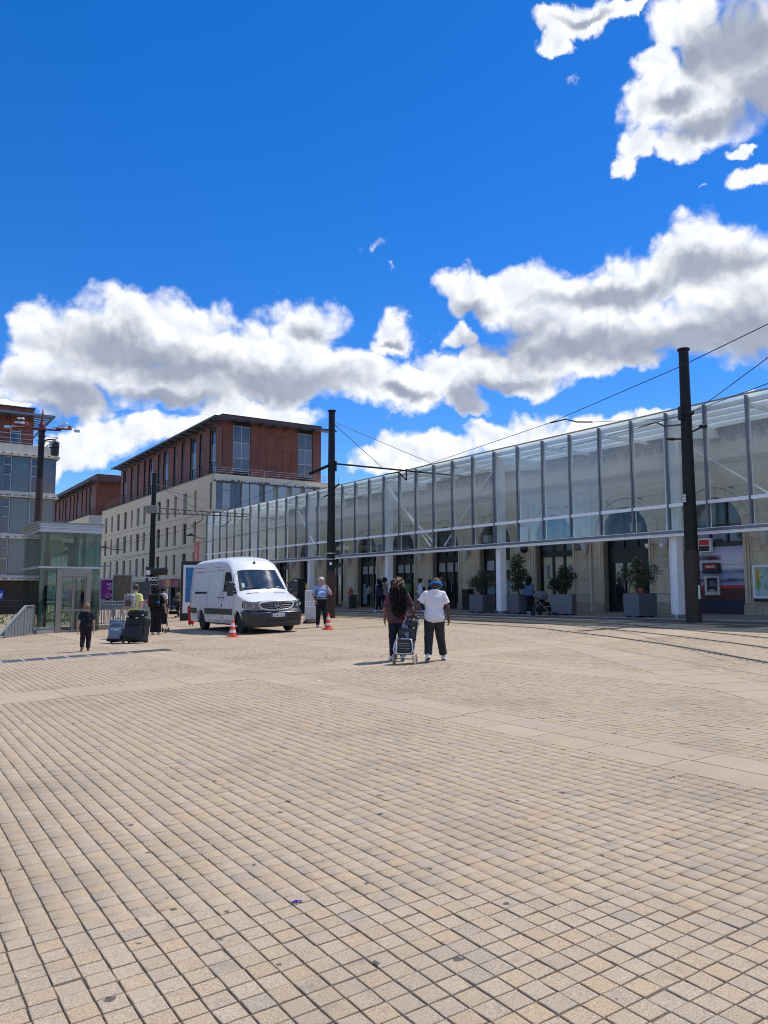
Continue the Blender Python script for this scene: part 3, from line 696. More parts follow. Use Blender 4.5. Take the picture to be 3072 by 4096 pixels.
# doorways
M['door_glass'] = mat('door_glass', (.020, .024, .028), .05, var=.3, vscale=.7, spec=.9)
M['door_blue'] = mat('pale_blue_door_film', (.17, .24, .28), .25, var=.15)
M['door_blind'] = mat('pale_blind_behind_glass', (.30, .33, .33), .25, var=.18, vscale=2.)
M['painted_reflection'] = mat('painted_facade_reflection', (.50, .47, .33), .2, var=.12, vscale=.6, spec=.6)  # reflection of a yellow front, painted into the pane colour
def arch_frame(mb, c, y0, y1, r0, r1, z, n=18):
    for i in range(n):
        t0, t1 = pi * i / n, pi * (i + 1) / n
        v = [(c + rr * cos(t), yy, z + rr * sin(t)) for yy in (y0, y1) for rr, t in ((r0, t0), (r1, t0), (r1, t1), (r0, t1))]
        mb.add(v, [(3, 2, 1, 0), (0, 3, 7, 4), (1, 5, 6, 2)])
for k in bays:
    c = bx(k); zf = lz(c, YW); yb = YW + .34; trans = 3.32
    dw = link('doorway', None, st, (0, 0, 0))
    f = MB(); arch_frame(f, c, yb, yb + .1, HALFW - .12, HALFW + .01, SPRING)
    f.box(c - HALFW, c - HALFW + .16, yb, yb + .1, zf - .1, SPRING); f.box(c + HALFW - .16, c + HALFW, yb, yb + .1, zf - .1, SPRING)
    f.box(c - HALFW + .161, c + HALFW - .161, yb - .02, yb + .1, trans - .16, trans + .10)
    for dx in (-.36, .36):
        f.box(c + dx - .045, c + dx + .045, yb - .005, yb + .1, trans + .102, SPRING + sqrt((HALFW - .12) ** 2 - dx ** 2) + .03)
    f.box(c - HALFW + .13, c + HALFW - .13, yb - .001, yb + .09, SPRING + .12, SPRING + .19)
    if k != 0:
        for dx in (-.36, .36): f.box(c + dx - .055, c + dx + .055, yb - .008, yb + .1, zf + .0, trans - .162)
        f.box(c - HALFW + .162, c + HALFW - .162, yb - .004, yb + .1, zf - .05, zf + .18)
    obj('frame', f, M['black_frame'], dw)
    # upper lights
    fan = MB(); n = 16
    fan.add([(c + (HALFW - .1) * cos(pi * i / n), yb + .06, SPRING + (HALFW - .1) * sin(pi * i / n)) for i in range(n + 1)] + [(c - HALFW + .1, yb + .06, trans), (c + HALFW - .1, yb + .06, trans)], [tuple(range(n + 3))])
    obj('fanlight', fan, M['black_frame'] if k == 1 else M['pane2'] if k in (0, 2) else M['pane'], dw)
    if k == 0: continue
    for i, (a, b) in enumerate(((c - HALFW + .16, c - .415), (c - .305, c + .305), (c + .415, c + HALFW - .16))):
        mname = 'door_glass'
        if k == 1 and trans: mname = 'door_glass'
        pn = MB().add([(a, yb + .06, zf), (b, yb + .06, zf), (b, yb + .06, trans - .1), (a, yb + .06, trans - .1)], [(0, 1, 2, 3)])
        obj('pane', pn, M['painted_reflection'] if (k == 2) else M[mname], dw)
        if k in (3, 4, 5, 6, 7):
            z1 = trans - .2; obj('blind', MB().box(a + .03, b - .03, yb + .035, yb + .05, z1 - .52, z1), M['door_blind'], dw)
    if k in (3, 4, 5, 6, 8): obj('door_film', MB().box(c - HALFW + .2, c - .46, yb + .03, yb + .052, zf + .2, zf + 1.55), M['door_blue'], dw)
    if k in (3, 6): 
        obj('door_film', MB().box(c + .46, c + HALFW - .2, yb + .03, yb + .052, zf + .2, zf + 1.55), M['door_blue'], dw)
    hd = MB()
    for dx in (-.28, .28): hd.tube([(c + dx, yb - .02, zf + .95), (c + dx, yb - .09, zf + .98), (c + dx, yb - .09, zf + 1.42), (c + dx, yb - .02, zf + 1.45)], .014, 6)
    obj('handle', hd, M['silver'], dw)
    if k == 1:
        obj('panel', MB().box(c - HALFW + .17, c + HALFW - .17, yb - .012, yb + .055, trans - .01 - .55, trans - .162), M['black_frame'], dw)
    if k == 2:                                                     # window shapes painted on as part of the mirrored yellow front
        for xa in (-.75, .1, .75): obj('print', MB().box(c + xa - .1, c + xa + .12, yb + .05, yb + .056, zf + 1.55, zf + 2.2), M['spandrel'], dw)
# wall lanterns on every pier
lm = MB(); lm.lathe([(.10, -.42), (.10, -.40), (.20, .05), (.21, .08), (.03, .2)], n=10); lm.box(-.05, .05, 0, .32, .05, .11)
lme = lm.mesh('wall_lamp', mat('pale_grey_lantern', (.5, .5, .48), .5)); 
for k in bays:
    xc = bx(k) - HALFW - .88; link('wall_lamp', lme, st, (xc + .1, YW - .32, 3.62))
# rainwater pipe
pz = lz(-6.7, YW); mb = MB(); mb.tube([(-6.62, YW - .13, pz), (-6.62, YW - .13, ztop - .4)], .055, 10)
for z in (pz + .35, pz + 1.9, pz + 3.): mb.lathe([(.075, z), (.075, z + .09)], (-6.62, YW - .13, 0), 10)
obj('downpipe', mb, M['stone2'], st, sm=40)
gr = MB(); 
# cash machine front in bay 0
def m_poster():
    m = bpy.data.materials.new('landscape_print'); m.use_nodes = True; nt = m.node_tree; b = nt.nodes['Principled BSDF']
    tc = node(nt, 'ShaderNodeTexCoord').outputs['Object']; s = node(nt, 'ShaderNodeSeparateXYZ', {0: tc})
    z = s.outputs[2]; nz = node(nt, 'ShaderNodeTexNoise', {'Vector': vmth(nt, 'MULTIPLY', tc, (.8, 1, 3.)), 'Scale': 2.2, 'Detail': 6.}).outputs[0]
    zz = mth(nt, 'ADD', z, mth(nt, 'MULTIPLY', mth(nt, 'SUBTRACT', nz, .5), .22))
    r = node(nt, 'ShaderNodeValToRGB', {0: node(nt, 'ShaderNodeMapRange', {0: zz, 1: 1.7, 2: 3.3}).outputs[0]}); e = r.color_ramp.elements
    st_ = [(0, (.30, .32, .48)), (.10, (.22, .24, .40)), (.16, (.05, .05, .08)), (.22, (.34, .36, .52)), (.34, (.20, .22, .36)), (.37, (.12, .13, .22)), (.40, (.30, .30, .45)), (.44, (.62, .60, .66)), (.7, (.55, .53, .66)), (1, (.24, .23, .46))]
    e[0].position, e[0].color = 0, (*st_[0][1], 1); e[1].position, e[1].color = 1, (*st_[-1][1], 1)
    for p_, c_ in st_[1:-1]: q_ = e.new(p_); q_.color = (*c_, 1)
    nt.links.new(r.outputs[0], b.inputs['Base Color']); b.inputs['Roughness'].default_value = .3; return m
c = bx(0); zf = lz(c, YW); yp = YW + .12; x0, x1 = c - HALFW + .02, c + HALFW - .02
cash = thing('cash_machine_front', 'wall of a bank cash machine with landscape print above a dark red panel', 'cash machine', tuple(W(0, 0, 0)), RZ)
obj('printed_panel', MB().box(x0, x1, yp, yp + .2, 1.76, 3.24), m_poster(), cash)
obj('red_band', MB().box(x0, x1, yp - .004, yp + .2, 1.655, 1.757), M['red'], cash)
M['maroon'] = mat('dark_red_panel', (.075, .012, .015), .4); M['navy'] = mat('speckled_navy_panel', (.02, .02, .045), .5, var=.8, vscale=40)
obj('lower_panel', MB().box(x0, x1, yp - .002, yp + .2, 1.215, 1.652), M['maroon'], cash)
obj('base_panel', MB().box(x0, x1, yp - .003, yp + .2, zf - .1, 1.212), M['navy'], cash)
obj('head_panel', MB().box(x0, x1, yp - .005, yp + .2, 3.243, 3.42), M['black_frame'], cash)
dl = MB(); dl.box(c + .22, c + .228, yp - .006, yp, .75, 2.55); dl.box(c + .22, x1, yp - .006, yp, 2.542, 2.55); obj('door_outline', dl, M['black'], cash)
xa, xb = c - .47, c + .17
fr = MB(); fr.box(xa, xa + .1, yp - .1, yp + .1, 1.38, 2.13).box(xb - .1, xb, yp - .1, yp + .1, 1.38, 2.13).box(xa + .1, xb - .1, yp - .1, yp + .1, 2.04, 2.13).box(xa + .1, xb - .1, yp - .1, yp + .1, 1.38, 1.5)
obj('terminal_frame', fr, M['silver'], cash, bevel=.008)
sc = MB(); sc.box(xa + .1, xb - .1, yp - .02, yp + .1, 1.5, 2.04); obj('terminal_recess', sc, M['black'], cash)
sc = MB(); sc.add([(xa + .16, yp - .03, 1.72), (xb - .16, yp - .03, 1.72), (xb - .18, yp - .022, 1.93), (xa + .18, yp - .022, 1.93)], [(0, 1, 2, 3)]); obj('screen', sc, M['pane2'], cash)
kb = MB()
for i in range(4):
    for j in range(3): kb.box(xa + .19 + i * .055, xa + .23 + i * .055, yp - .09 + j * .02, yp - .075 + j * .02, 1.56 + j * .02, 1.572 + j * .02)
kb.box(xa + .14, xb - .14, yp - .095, yp - .025, 1.52, 1.558); obj('keypad', kb, M['silver'], cash)
hd = MB(); hd.box(xa - .03, xb + .02, yp - .16, yp + .1, 2.22, 2.62); obj('terminal_head', hd, M['black'], cash, bevel=.03)
obj('withdrawal_sign', MB().box(xa + .05, xb - .06, yp - .166, yp - .162, 2.40, 2.56), M['red'], cash)
text('Retrait', M['paper'], cash, ((xa + xb) / 2, yp - .169, 2.48), (pi / 2, 0, 0), .13, .001, bold=.002)
lt = MB(); lt.add([(xa - .25, yp, 2.92), (xa - .25, yp - .2, 2.86), (xa - .25, yp - .05, 2.74), (xb + .02, yp, 2.92), (xb + .02, yp - .2, 2.86), (xb + .02, yp - .05, 2.74)], [(0, 2, 1), (3, 4, 5), (0, 1, 4, 3), (1, 2, 5, 4)])
obj('light_canopy', lt, M['silver'], cash)
text('24h', M['red'], cash, (c - .1, yp - .150, 2.80), (radians(130), 0, 0), .11, .001, bold=.004)
bs = thing('bank_sign', 'square red and black bank sign in a white frame above the cash machine', 'sign', tuple(W(0, 0, 0)), RZ)
sx0, sx1, sz0, sz1 = c - .63, c - .08, 3.03, 3.57
obj('sign_case', MB().box(sx0, sx1, yp - .2, yp - .02, sz0, sz1), M['white'], bs, bevel=.012)
obj('red_half', MB().box(sx0 + .05, sx1 - .05, yp - .206, yp - .201, (sz0 + sz1) / 2 + .012, sz1 - .05), M['red'], bs)
obj('black_half', MB().box(sx0 + .05, sx1 - .05, yp - .206, yp - .201, sz0 + .05, (sz0 + sz1) / 2 - .012), M['black'], bs)
obj('white_line', MB().box(sx0 + .12, sx1 - .12, yp - .209, yp - .2045, (sz0 + sz1) / 2 - .012, (sz0 + sz1) / 2 + .012), M['paper'], bs)
# town map case
mp = thing('map_case', 'pale framed town map case with a yellow and green key', 'map', tuple(W(0, 0, 0)), RZ)
mx0, mz0, mz1 = 1.03, 1.28, 2.48
fr = MB(); fr.box(mx0, mx0 + .07, YW - .13, YW - .005, mz0, mz1).box(2.35, 2.42, YW - .13, YW - .005, mz0, mz1).box(mx0 + .07, 2.35, YW - .13, YW - .005, mz1 - .07, mz1).box(mx0 + .07, 2.35, YW - .13, YW - .005, mz0, mz0 + .07)
obj('frame', fr, M['white'], mp, bevel=.006); obj('bottom_tray', MB().box(mx0, 2.42, YW - .12, YW - .005, mz0 - .11, mz0 - .003), M['black'], mp)
def m_map():
    m = bpy.data.materials.new('printed_map'); m.use_nodes = True; nt = m.node_tree; b = nt.nodes['Principled BSDF']
    tc = node(nt, 'ShaderNodeTexCoord').outputs['Object']
    v = node(nt, 'ShaderNodeTexVoronoi', {'Vector': tc, 'Scale': 9.}, feature='DISTANCE_TO_EDGE').outputs[0]
    nz = node(nt, 'ShaderNodeTexNoise', {'Vector': tc, 'Scale': 5.}).outputs[0]
    cc = mixc(nt, smooth(nt, nz, .45, .6), (.42, .55, .58), (.30, .45, .40))
    nt.links.new(mixc(nt, smooth(nt, v, .0, .06), (.05, .10, .14), cc), b.inputs['Base Color']); b.inputs['Roughness'].default_value = .2; return m
obj('map_sheet', MB().box(mx0 + .07, 2.35, YW - .09, YW - .06, mz0 + .07, mz1 - .07), m_map(), mp)
obj('yellow_key', MB().box(mx0 + .12, mx0 + .27, YW - .096, YW - .092, 1.93, 2.36), mat('map_yellow', (.62, .45, .05), .4, var=.2), mp)
obj('green_key', MB().box(mx0 + .12, mx0 + .27, YW - .096, YW - .092, 1.62, 1.925), mat('map_green', (.22, .42, .06), .4, var=.2), mp)
ln = MB()
for i in range(18): ln.box(mx0 + .135, mx0 + .135 + random.uniform(.04, .12), YW - .099, YW - .0965, 1.64 + i * .04, 1.652 + i * .04)
obj('key_lines', ln, M['black'], mp)
# cameras and speakers under the canopy edge
def cctv(name, X, z, label):
    t = thing(name, label, 'camera', tuple(W(X, YW, z)), RZ)
    mb = MB().box(-.03, .03, -.4, -.03, -.02, .02); obj('bracket', mb, M['silver'], t)
    mb = MB().lathe([(.09, .02), (.1, -.05), (.085, -.12), (.04, -.17)], (0, -.42, 0), 12); obj('dome', mb, M['white'], t, sm=40)
cctv('dome_camera', -3.3, 3.45, 'white dome camera on the pier just right of the flower planter door')
cctv('dome_camera', -2.6, 3.43, 'white dome camera on the pier beside the white post by the cash machine')
t = thing('loudspeaker', 'black box loudspeaker on the pier left of the black door', 'speaker', tuple(W(-7.1, YW - .3, 3.5)), RZ)
obj('case', MB().box(-.17, .17, -.12, .12, -.14, .14), M['black'], t, bevel=.01); obj('bracket', MB().box(-.03, .03, .121, .29, -.03, .03), M['silver'], t); obj('grille', MB().box(-.14, .14, -.126, -.121, -.11, .11), M['steel_dark'], t)

# ------------------------------------------------------------------ glass canopy
cn = thing('glass_canopy', 'tall white steel and dotted glass canopy running along the station front', 'canopy', (ORG.x, ORG.y, 0), RZ)
PW = 1.545; NP0, NP1 = -6, 30                       # panels; panel k lies between mullions k and k+1 (X = -k*PW)
ZT, ZB, ZR = 7.90, 3.66, 4.56
mul = MB().box(-.03, .03, -.055, .10, ZB - .12, ZT + .02).mesh('mullion', M['mullion'])
mul2 = MB().box(-.022, .022, .105, .17, ZB - .1, ZT - .05).mesh('mullion_fin', M['steel_white'])
up = MB().box(.032, PW - .032, -.012, .012, ZR + .07, ZT - .01).mesh('glass_panel', M['frit'])
lo = MB().box(.032, PW - .032, -.012, .012, ZB + .04, ZR - .07).mesh('glass_panel', M['canopy_clear'])
rt = MB().box(.032, PW - .032, -.03, .10, ZR - .062, ZR + .062).mesh('transom', M['steel_white'])
rg = MB().add([(.02, -.05, ZT + .03), (PW - .02, -.05, ZT + .03), (PW - .02, 3.15, ZT - .02), (.02, 3.15, ZT - .02), (.02, -.05, ZT + .045), (PW - .02, -.05, ZT + .045), (PW - .02, 3.15, ZT - .005), (.02, 3.15, ZT - .005)], [(3, 2, 1, 0), (4, 5, 6, 7), (0, 1, 5, 4), (2, 3, 7, 6)]).mesh('roof_panel', M['roof_frit'])
for k in range(NP0, NP1 + 1):
    X = -k * PW
    link('mullion', mul, cn, (X, 0, 0)); link('mullion_fin', mul2, cn, (X, 0, 0))
    if k < NP1 :
        for n_, me in (('glass_panel', up), ('glass_panel', lo), ('transom', rt), ('roof_panel', rg)): link(n_, me, cn, (X - PW, 0, 0))
xe, xs_ = -NP1 * PW, -NP0 * PW
bb = MB(); bb.box(xe - .05, xs_, -.09, .16, ZB - .12, ZB + .02); bb.box(xe - .05, xs_, -.05, .22, ZB - .20, ZB - .122); obj('bottom_beam', bb, M['steel_white'], cn)
obj('edge_rail', MB().box(xe - .05, xs_, -.10, -.056, ZB - .10, ZB + .0), M['mullion'], cn)
obj('top_trim', MB().box(xe - .05, xs_, -.075, -.01, ZT + .047, ZT + .085), mat('brassy_edge_trim', (.36, .33, .22), .5, .2), cn)
pu = MB()
for Y in (.16, 1.05, 1.95, 2.9): pu.box(xe, xs_, Y - .05, Y + .05, ZT - .20, ZT - .05)
obj('purlin', pu, M['steel_white'], cn)
sec = MB()
for k in range(NP0, NP1 + 1, 2):
    if k % 6: sec.box(-k * PW - .035, -k * PW + .035, .2, 3.0, ZT - .34, ZT - .21)
obj('rafter', sec, M['steel_white'], cn)
M['lamp_box'] = mat('grey_floodlight', (.28, .29, .31), .4, .4)
for k in range(0, NP1 + 1, 6):
    X = -k * PW - .05; zg = lz(X, .35)
    col = MB(); col.box(X - .15, X - .125, .22, .58, zg + .16, 7.1); col.box(X + .125, X + .15, .22, .58, zg + .16, 7.1); col.box(X - .1249, X + .1249, .28, .34, zg + .16, 7.1)
    col.add([(X - .24, .22, ZB), (X + .24, .22, ZB), (X + .24, .22, 7.1), (X - .24, .22, 7.1), (X - .24, .27, ZB), (X + .24, .27, ZB), (X + .24, .27, 7.1), (X - .24, .27, 7.1)], [(0, 1, 2, 3), (7, 6, 5, 4), (0, 4, 5, 1), (3, 2, 6, 7), (0, 3, 7, 4), (1, 5, 6, 2)])
    po = obj('post', col, M['steel_white'], cn)
    ft = MB(); ft.box(X - .05, X + .05, .3, .5, zg - .02, zg + .17); ft.lathe([(.1, 0), (.1, .03)], (X, .4, zg - .0), 10); ft.lathe([(.07, -.14), (.07, .14)], (X, .4, zg + .1), 10, 'x'); obj('post_foot', ft, M['silver'], cn)
    bm = MB(); bm.add([(X - .13, .22, 7.0), (X - .13, 3.1, 7.35), (X - .13, 3.1, ZT - .21), (X - .13, .22, ZT - .21), (X + .13, .22, 7.0), (X + .13, 3.1, 7.35), (X + .13, 3.1, ZT - .21), (X + .13, .22, ZT - .21)], [(0, 1, 2, 3), (7, 6, 5, 4), (0, 4, 5, 1), (1, 5, 6, 2), (2, 6, 7, 3), (3, 7, 4, 0)])
    obj('roof_beam', bm, M['steel_white'], cn)
for k0, up_ in ((-3, 0), (4, 0), (11, 1), (11, 0), (17, 1), (23, 0)):
    a = (-k0 * PW - .1, .2, ZT - .45 if not up_ else ZB + .1); b = (-(k0 + (3 if not up_ else 2.4)) * PW, .2, ZB + .1 if not up_ else ZT - .45)
    if k0 == 11 and not up_: a, b = (-12.2 * PW, .2, ZT - .45), (-9.0 * PW, .2, ZB + .1)
    if k0 == 4: a, b = (-5.95 * PW, .2, ZT - .5), (-8.6 * PW, .2, ZB + .1)
    if k0 == 11 and up_: a, b = (-12. * PW, .25, ZT - .5), (-9.4 * PW, .25, ZB + .15)
    if k0 == -3: a, b = (-.2 * PW, .2, ZT - .55), (2.6 * PW, .2, ZR - .2)
    obj('brace', MB().bar(a, b, .05, .05), M['steel_white'], cn)
for X in (-10.2, -1.75, -19.6):
    t = MB().box(X - .16, X + .16, .25, .5, ZB + .12, ZB + .45); t.box(X - .04, X + .04, .3, .4, ZB, ZB + .119); obj('floodlight', t, M['lamp_box'], cn)
t = MB(); t.lathe([(.02, .24), (.14, .2), (.2, .02), (.1, -.1)], (-7.9, .5, ZB - .34), 8); obj('loudspeaker_horn', t, M['black'], cn)
# ------------------------------------------------------------------ buildings behind the square
def holed(mb, P, u0, u1, z0, z1, rects, depth, rev=True):
    """wall sheet P(u, z, d) with real openings and reveals going in by depth"""
    us = sorted({u0, u1, *[r[0] for r in rects], *[r[1] for r in rects]}); zs = sorted({z0, z1, *[r[2] for r in rects], *[r[3] for r in rects]})
    for a, b in zip(us[:-1], us[1:]):
        run = None
        for c, d in zip(zs[:-1], zs[1:]):
            m_ = ((a + b) / 2, (c + d) / 2)
            if any(r[0] < m_[0] < r[1] and r[2] < m_[1] < r[3] for r in rects): continue
            mb.add([P(a, c, 0), P(b, c, 0), P(b, d, 0), P(a, d, 0)], [(0, 1, 2, 3)])
    if rev:
        for (a, b, c, d) in rects:
            q = [(a, c), (b, c), (b, d), (a, d)]
            for i in range(4):
                (ua, za), (ub, zb) = q[i], q[(i + 1) % 4]
                mb.add([P(ua, za, 0), P(ub, zb, 0), P(ub, zb, depth), P(ua, za, depth)], [(0, 1, 2, 3)])
    return mb
def PY(y): return lambda u, z, d: (u, y + d, z)         # face looking towards -Y
def PX(x): return lambda u, z, d: (x - d, u, z)         # face looking towards +X
def pbox(mb, P, u0, u1, z0, z1, d0, d1):
    v = [P(u, z, d) for d in (d0, d1) for u, z in ((u0, z0), (u1, z0), (u1, z1), (u0, z1))]
    return mb.add(v, [(0, 1, 2, 3), (7, 6, 5, 4), (0, 4, 5, 1), (1, 5, 6, 2), (2, 6, 7, 3), (3, 7, 4, 0)])
_wc = {}
def window(parent, P, u0, u1, z0, z1, d, pane, bars=(), vbars=1, fw=.05, frame='steel_dark', half=None):
    key = None
    f = MB()
    pbox(f, P, u0, u0 + fw, z0, z1, d - .03, d + .03); pbox(f, P, u1 - fw, u1, z0, z1, d - .03, d + .03)
    pbox(f, P, u0 + fw, u1 - fw, z0, z0 + fw, d - .03, d + .03); pbox(f, P, u0 + fw, u1 - fw, z1 - fw, z1, d - .03, d + .03)
    for i in range(1, vbars + 1 if vbars > 0 else 0):
        if vbars and u1 - u0 > .95: c = u0 + (u1 - u0) * i / (vbars + 1); pbox(f, P, c - .025, c + .025, z0 + fw, z1 - fw, d - .028, d + .02)
    for z in bars: pbox(f, P, u0 + fw, u1 - fw, z - .025, z + .025, d - .027, d + .02)
    w = obj('window', f, M[frame], parent)
    if pane == 'pane' and half is None and random.random() < .42: pane = random.choice(('pane2', 'pane2', 'curtain'))
    pn = MB()
    if half is None: pbox(pn, P, u0 + fw, u1 - fw, z0 + fw, z1 - fw, d, d + .015); obj('pane', pn, M[pane], w)
    else:
        pbox(pn, P, u0 + fw, u1 - fw, z0 + fw, half[0], d, d + .015); obj('pane', pn, M[pane], w)
        pn = MB(); pbox(pn, P, u0 + fw, u1 - fw, half[0] + .001, half[1], d - .01, d + .015); obj('spandrel', pn, M['spandrel'], w)
        pn = MB(); pbox(pn, P, u0 + fw, u1 - fw, half[1] + .001, z1 - fw, d, d + .015); obj('pane', pn, M['pane2'] if random.random() < .35 else M[pane], w)
    return w
def cladding(parent, P, u0, u1, zs, rects, us, name='cladding_panel', mats=('terra', 'terra', 'terra2')):
    """terracotta panels, each its own piece, with open joints between them"""
    for (a, b) in zip(us[:-1], us[1:]):
        for (c, d) in zip(zs[:-1], zs[1:]):
            if any(r[0] - .02 < (a + b) / 2 < r[1] + .02 and r[2] < (c + d) / 2 < r[3] for r in rects): continue
            mb = MB(); pbox(mb, P, a + .012, b - .012, c + .012, d - .012, -.03 + random.uniform(-.004, .004), .0)
            obj(name, mb, M[random.choice(mats)], parent)
def railing(parent, pts, h=1.05, rails=(1., .72, .5, .28), r=.025, step=2., m='rail', post=.05):
    mb = MB(); P = [Vector(p) for p in pts]
    for k in range(len(P) - 1):
        for t in rails: mb.bar(P[k] + Vector((0, 0, h * t)), P[k + 1] + Vector((0, 0, h * t)), r * 2 if t < 1 else .06, r * 2)
    obj('railing', mb, M[m], parent)
    mb = MB()
    for k in range(len(P) - 1):
        n = max(int((P[k + 1] - P[k]).length / step), 1)
        for i in range(n + 1): q = P[k].lerp(P[k + 1], i / n); mb.bar(q, q + Vector((0, 0, h)), post, post * .5, (0, 1, 0))
    obj('railing_post', mb, M[m], parent)

def hotel(label, x_near, x_far, y_left, y_right, ztop_c, brown_inset_far, cols, bcols, name, rbrown=None, ground_floor=True, z_roof=18.04, face_cols=True, X_b=None, detail=True):
    T = thing(name, label, 'building', (ORG.x, ORG.y, 0), RZ)
    y0, y1 = y_left, y_right; xa, xb = x_far, x_near
    rows = ((9.02, 11.12), (6.04, 8.10), (3.05, 5.12))
    rects = [(a, b, c, d) for (c, d) in rows for (a, b) in cols]
    bay = [] if not detail else [(xb - .85, xb, 8.95, 11.5)]
    mb = MB(); holed(mb, PY(y0), xa, xb, 2.45, ztop_c, rects + bay, .28)
    mb.box(xa, xb - .3, y0 + .6, y1, -1.5, ztop_c - .02)
    obj('wall', mb, M['cream'], T)
    gv = MB()
    for z in (8.62, 5.62, 2.6): pbox(gv, PY(y0), xa, xb, z, z + .03, -.004, .0)
    obj('wall_joint', gv, M['stain'], T)
    for (c, d) in rows:
        for (a, b) in cols:
            window(T, PY(y0), a, b, c, d, .2, 'pane', bars=(c + .75,), vbars=1)
    # parapet cap and attic storey
    obj('parapet_cap', MB().box(xa - .05, xb + .05, y0 - .06, y0 + .3, ztop_c + .003, ztop_c + .07), M['eave_edge'], T)
    yb = y0 + 1.1; xB = xb - .8; xA = xa + brown_inset_far
    br = [(a, b, 12.72, 17.12) for a, b in bcols]
    core = MB(); holed(core, PY(yb), xA, xB, ztop_c, 17.6, br, .25); core.box(xA, xB - .3, yb + .35, y1 - 1.7, ztop_c, z_roof - .05)
    core.box(xA, xB, yb, yb + .349, 17.6, z_roof - .05)
    obj('attic_wall', core, M['joint'], T)
    us = sorted({xA, xB, *[r[0] for r in br], *[r[1] for r in br]})
    u2 = []
    for a, b in zip(us[:-1], us[1:]): u2 += [a] if b - a < 1.6 else [a, (a + b) / 2]
    u2.append(us[-1]); zs = [ztop_c + .02, 13.9, 15.5, 17.12, 17.58]
    cladding(T, PY(yb), xA, xB, zs, br, u2)
    for a, b in bcols: window(T, PY(yb), a, b, 12.72, 17.12, .16, 'pane', bars=(13.95, 15.5), vbars=1, half=(13.95, 15.5), frame='silver')
    obj('attic_cornice', MB().box(xA - .02, xB + .03, yb - .02, y1 - 1.68, 17.62, z_roof), M['terra2'], T)
    obj('roof_cap', MB().box(xA - .1, xB + .08, yb - .08, y1 - 1.6, z_roof + .003, z_roof + .06), M['eave_edge'], T)
    # louvred eave carried on brackets
    zE = 17.50; out = 1.25
    fr = MB(); fr.box(xA - .6, xB + out, yb - out, yb - out + .09, zE - .06, zE + .12); fr.box(xB + out - .09, xB + out, yb - out + .09, y1 - .6, zE - .06, zE + .12)
    obj('eave_edge', fr, M['eave_edge'], T)
    for k in range(4):
        y_ = yb - out + .12 + k * .29
        s = MB(); s.add([(xA - .6, y_, zE + .04), (xB + out - .1, y_, zE + .04), (xB + out - .1, y_ + .25, zE - .02), (xA - .6, y_ + .25, zE - .02), (xA - .6, y_, zE + .065), (xB + out - .1, y_, zE + .065), (xB + out - .1, y_ + .25, zE + .005), (xA - .6, y_ + .25, zE + .005)], [(3, 2, 1, 0), (4, 5, 6, 7), (0, 1, 5, 4), (2, 3, 7, 6)]); obj('eave_slat', s, M['eave'], T)
        x_ = xB + out - .12 - k * .29
        s = MB(); s.box(x_ - .22, x_, yb + .02, y1 - .6, zE - .01, zE + .03); obj('eave_slat', s, M['eave'], T)
    bk = MB()
    X = xB - .6
    while X > xA:
        bk.bar((X, yb, zE - .34), (X, yb - out + .1, zE - .05), .07, .09); bk.bar((X, yb, zE - .075), (X, yb - out + .1, zE - .075), .07, .07); X -= 2.05
    Y = yb + .8
    while Y < y1 - 1.8:
        bk.bar((xB, Y, zE - .34), (xB + out - .1, Y, zE - .07), .07, .09); bk.bar((xB, Y, zE - .08), (xB + out - .1, Y, zE - .08), .06, .06); Y += 1.4
    obj('bracket', bk, M['eave_edge'], T)
    railing(T, [(xa + .3, y0 + .25, ztop_c + .07), (xb - .06, y0 + .25, ztop_c + .07)], 1.0, (1., .7, .4), .014, 1.3, 'rail_dark')
    if detail:
        # right-hand end: cladding, tall windows, cream slab edge, glazed corner and frosted louvres
        P = PX(xB); wr = [(4.05, 5.80, 12.72, 17.12), (10.92, 12.55, 12.72, 17.12)]
        core = MB(); holed(core, P, yb, y1 - 1.7, ztop_c, 17.6, wr, .25); obj('end_wall', core, M['joint'], T)
        cladding(T, P, yb, y1 - 1.7, [ztop_c + .02, 13.45, 15.02, 16.5, 17.55], wr, [3.0, 4.05, 5.8, 6.67, 7.5, 8.37, 9.2, 10.08, 10.92, 12.55, 13.48])
        for a, b, c, d in wr: window(T, P, a, b, c, d, .12, 'pane2', bars=(14.0, 15.5), vbars=1, half=(14.0, 15.5), fw=.06, frame='silver')
        P = PX(xb)
        bz = [(y0, 4.62, 8.95, 11.5), (4.62, 13.5, 9.0, 11.5)]
        mb = MB(); holed(mb, P, y0, y1, 2.45, 11.5, bz, .3); pbox(mb, P, y0, y1, 11.56, ztop_c, 0., .3); mb.box(xb - .55, xb - .5, y0 + .86, y1, 8.9, 11.5); obj('end_wall', mb, M['cream'], T)
        st_ = MB(); pbox(st_, P, y0 - .06, y1 + .1, 11.56, 11.84, -.12, -.003); obj('slab_edge', st_, M['cream_trim'], T)
        st_ = MB()
        yy = y0
        while yy < y1:
            w_ = random.uniform(.06, .34); yy += w_ + random.uniform(.0, .12); pbox(st_, P, yy - w_, yy, 11.525 - random.uniform(0, .03), 11.50 + random.uniform(.07, .26), -.125, -.001)
        obj('stain', st_, M['stain'], T)
        # corner glazing
        for a, b in ((y0 + .02, 2.75), (2.75, 3.62), (3.62, 4.6)):
            window(T, P, a, b, 8.97, 11.48, .1, 'curtain' if a > 2.5 and a < 3.5 else 'pane2', bars=(10.75,), vbars=1, fw=.05)
        window(T, PY(y0), xb - .84, xb - .02, 8.97, 11.48, .1, 'pane', bars=(10.7,), vbars=1, fw=.05)
        sl_ = MB(); pbox(sl_, P, y0 - .15, 4.7, 8.70, 8.94, -.15, .2); obj('slab_edge', sl_, M['cream_trim'], T)
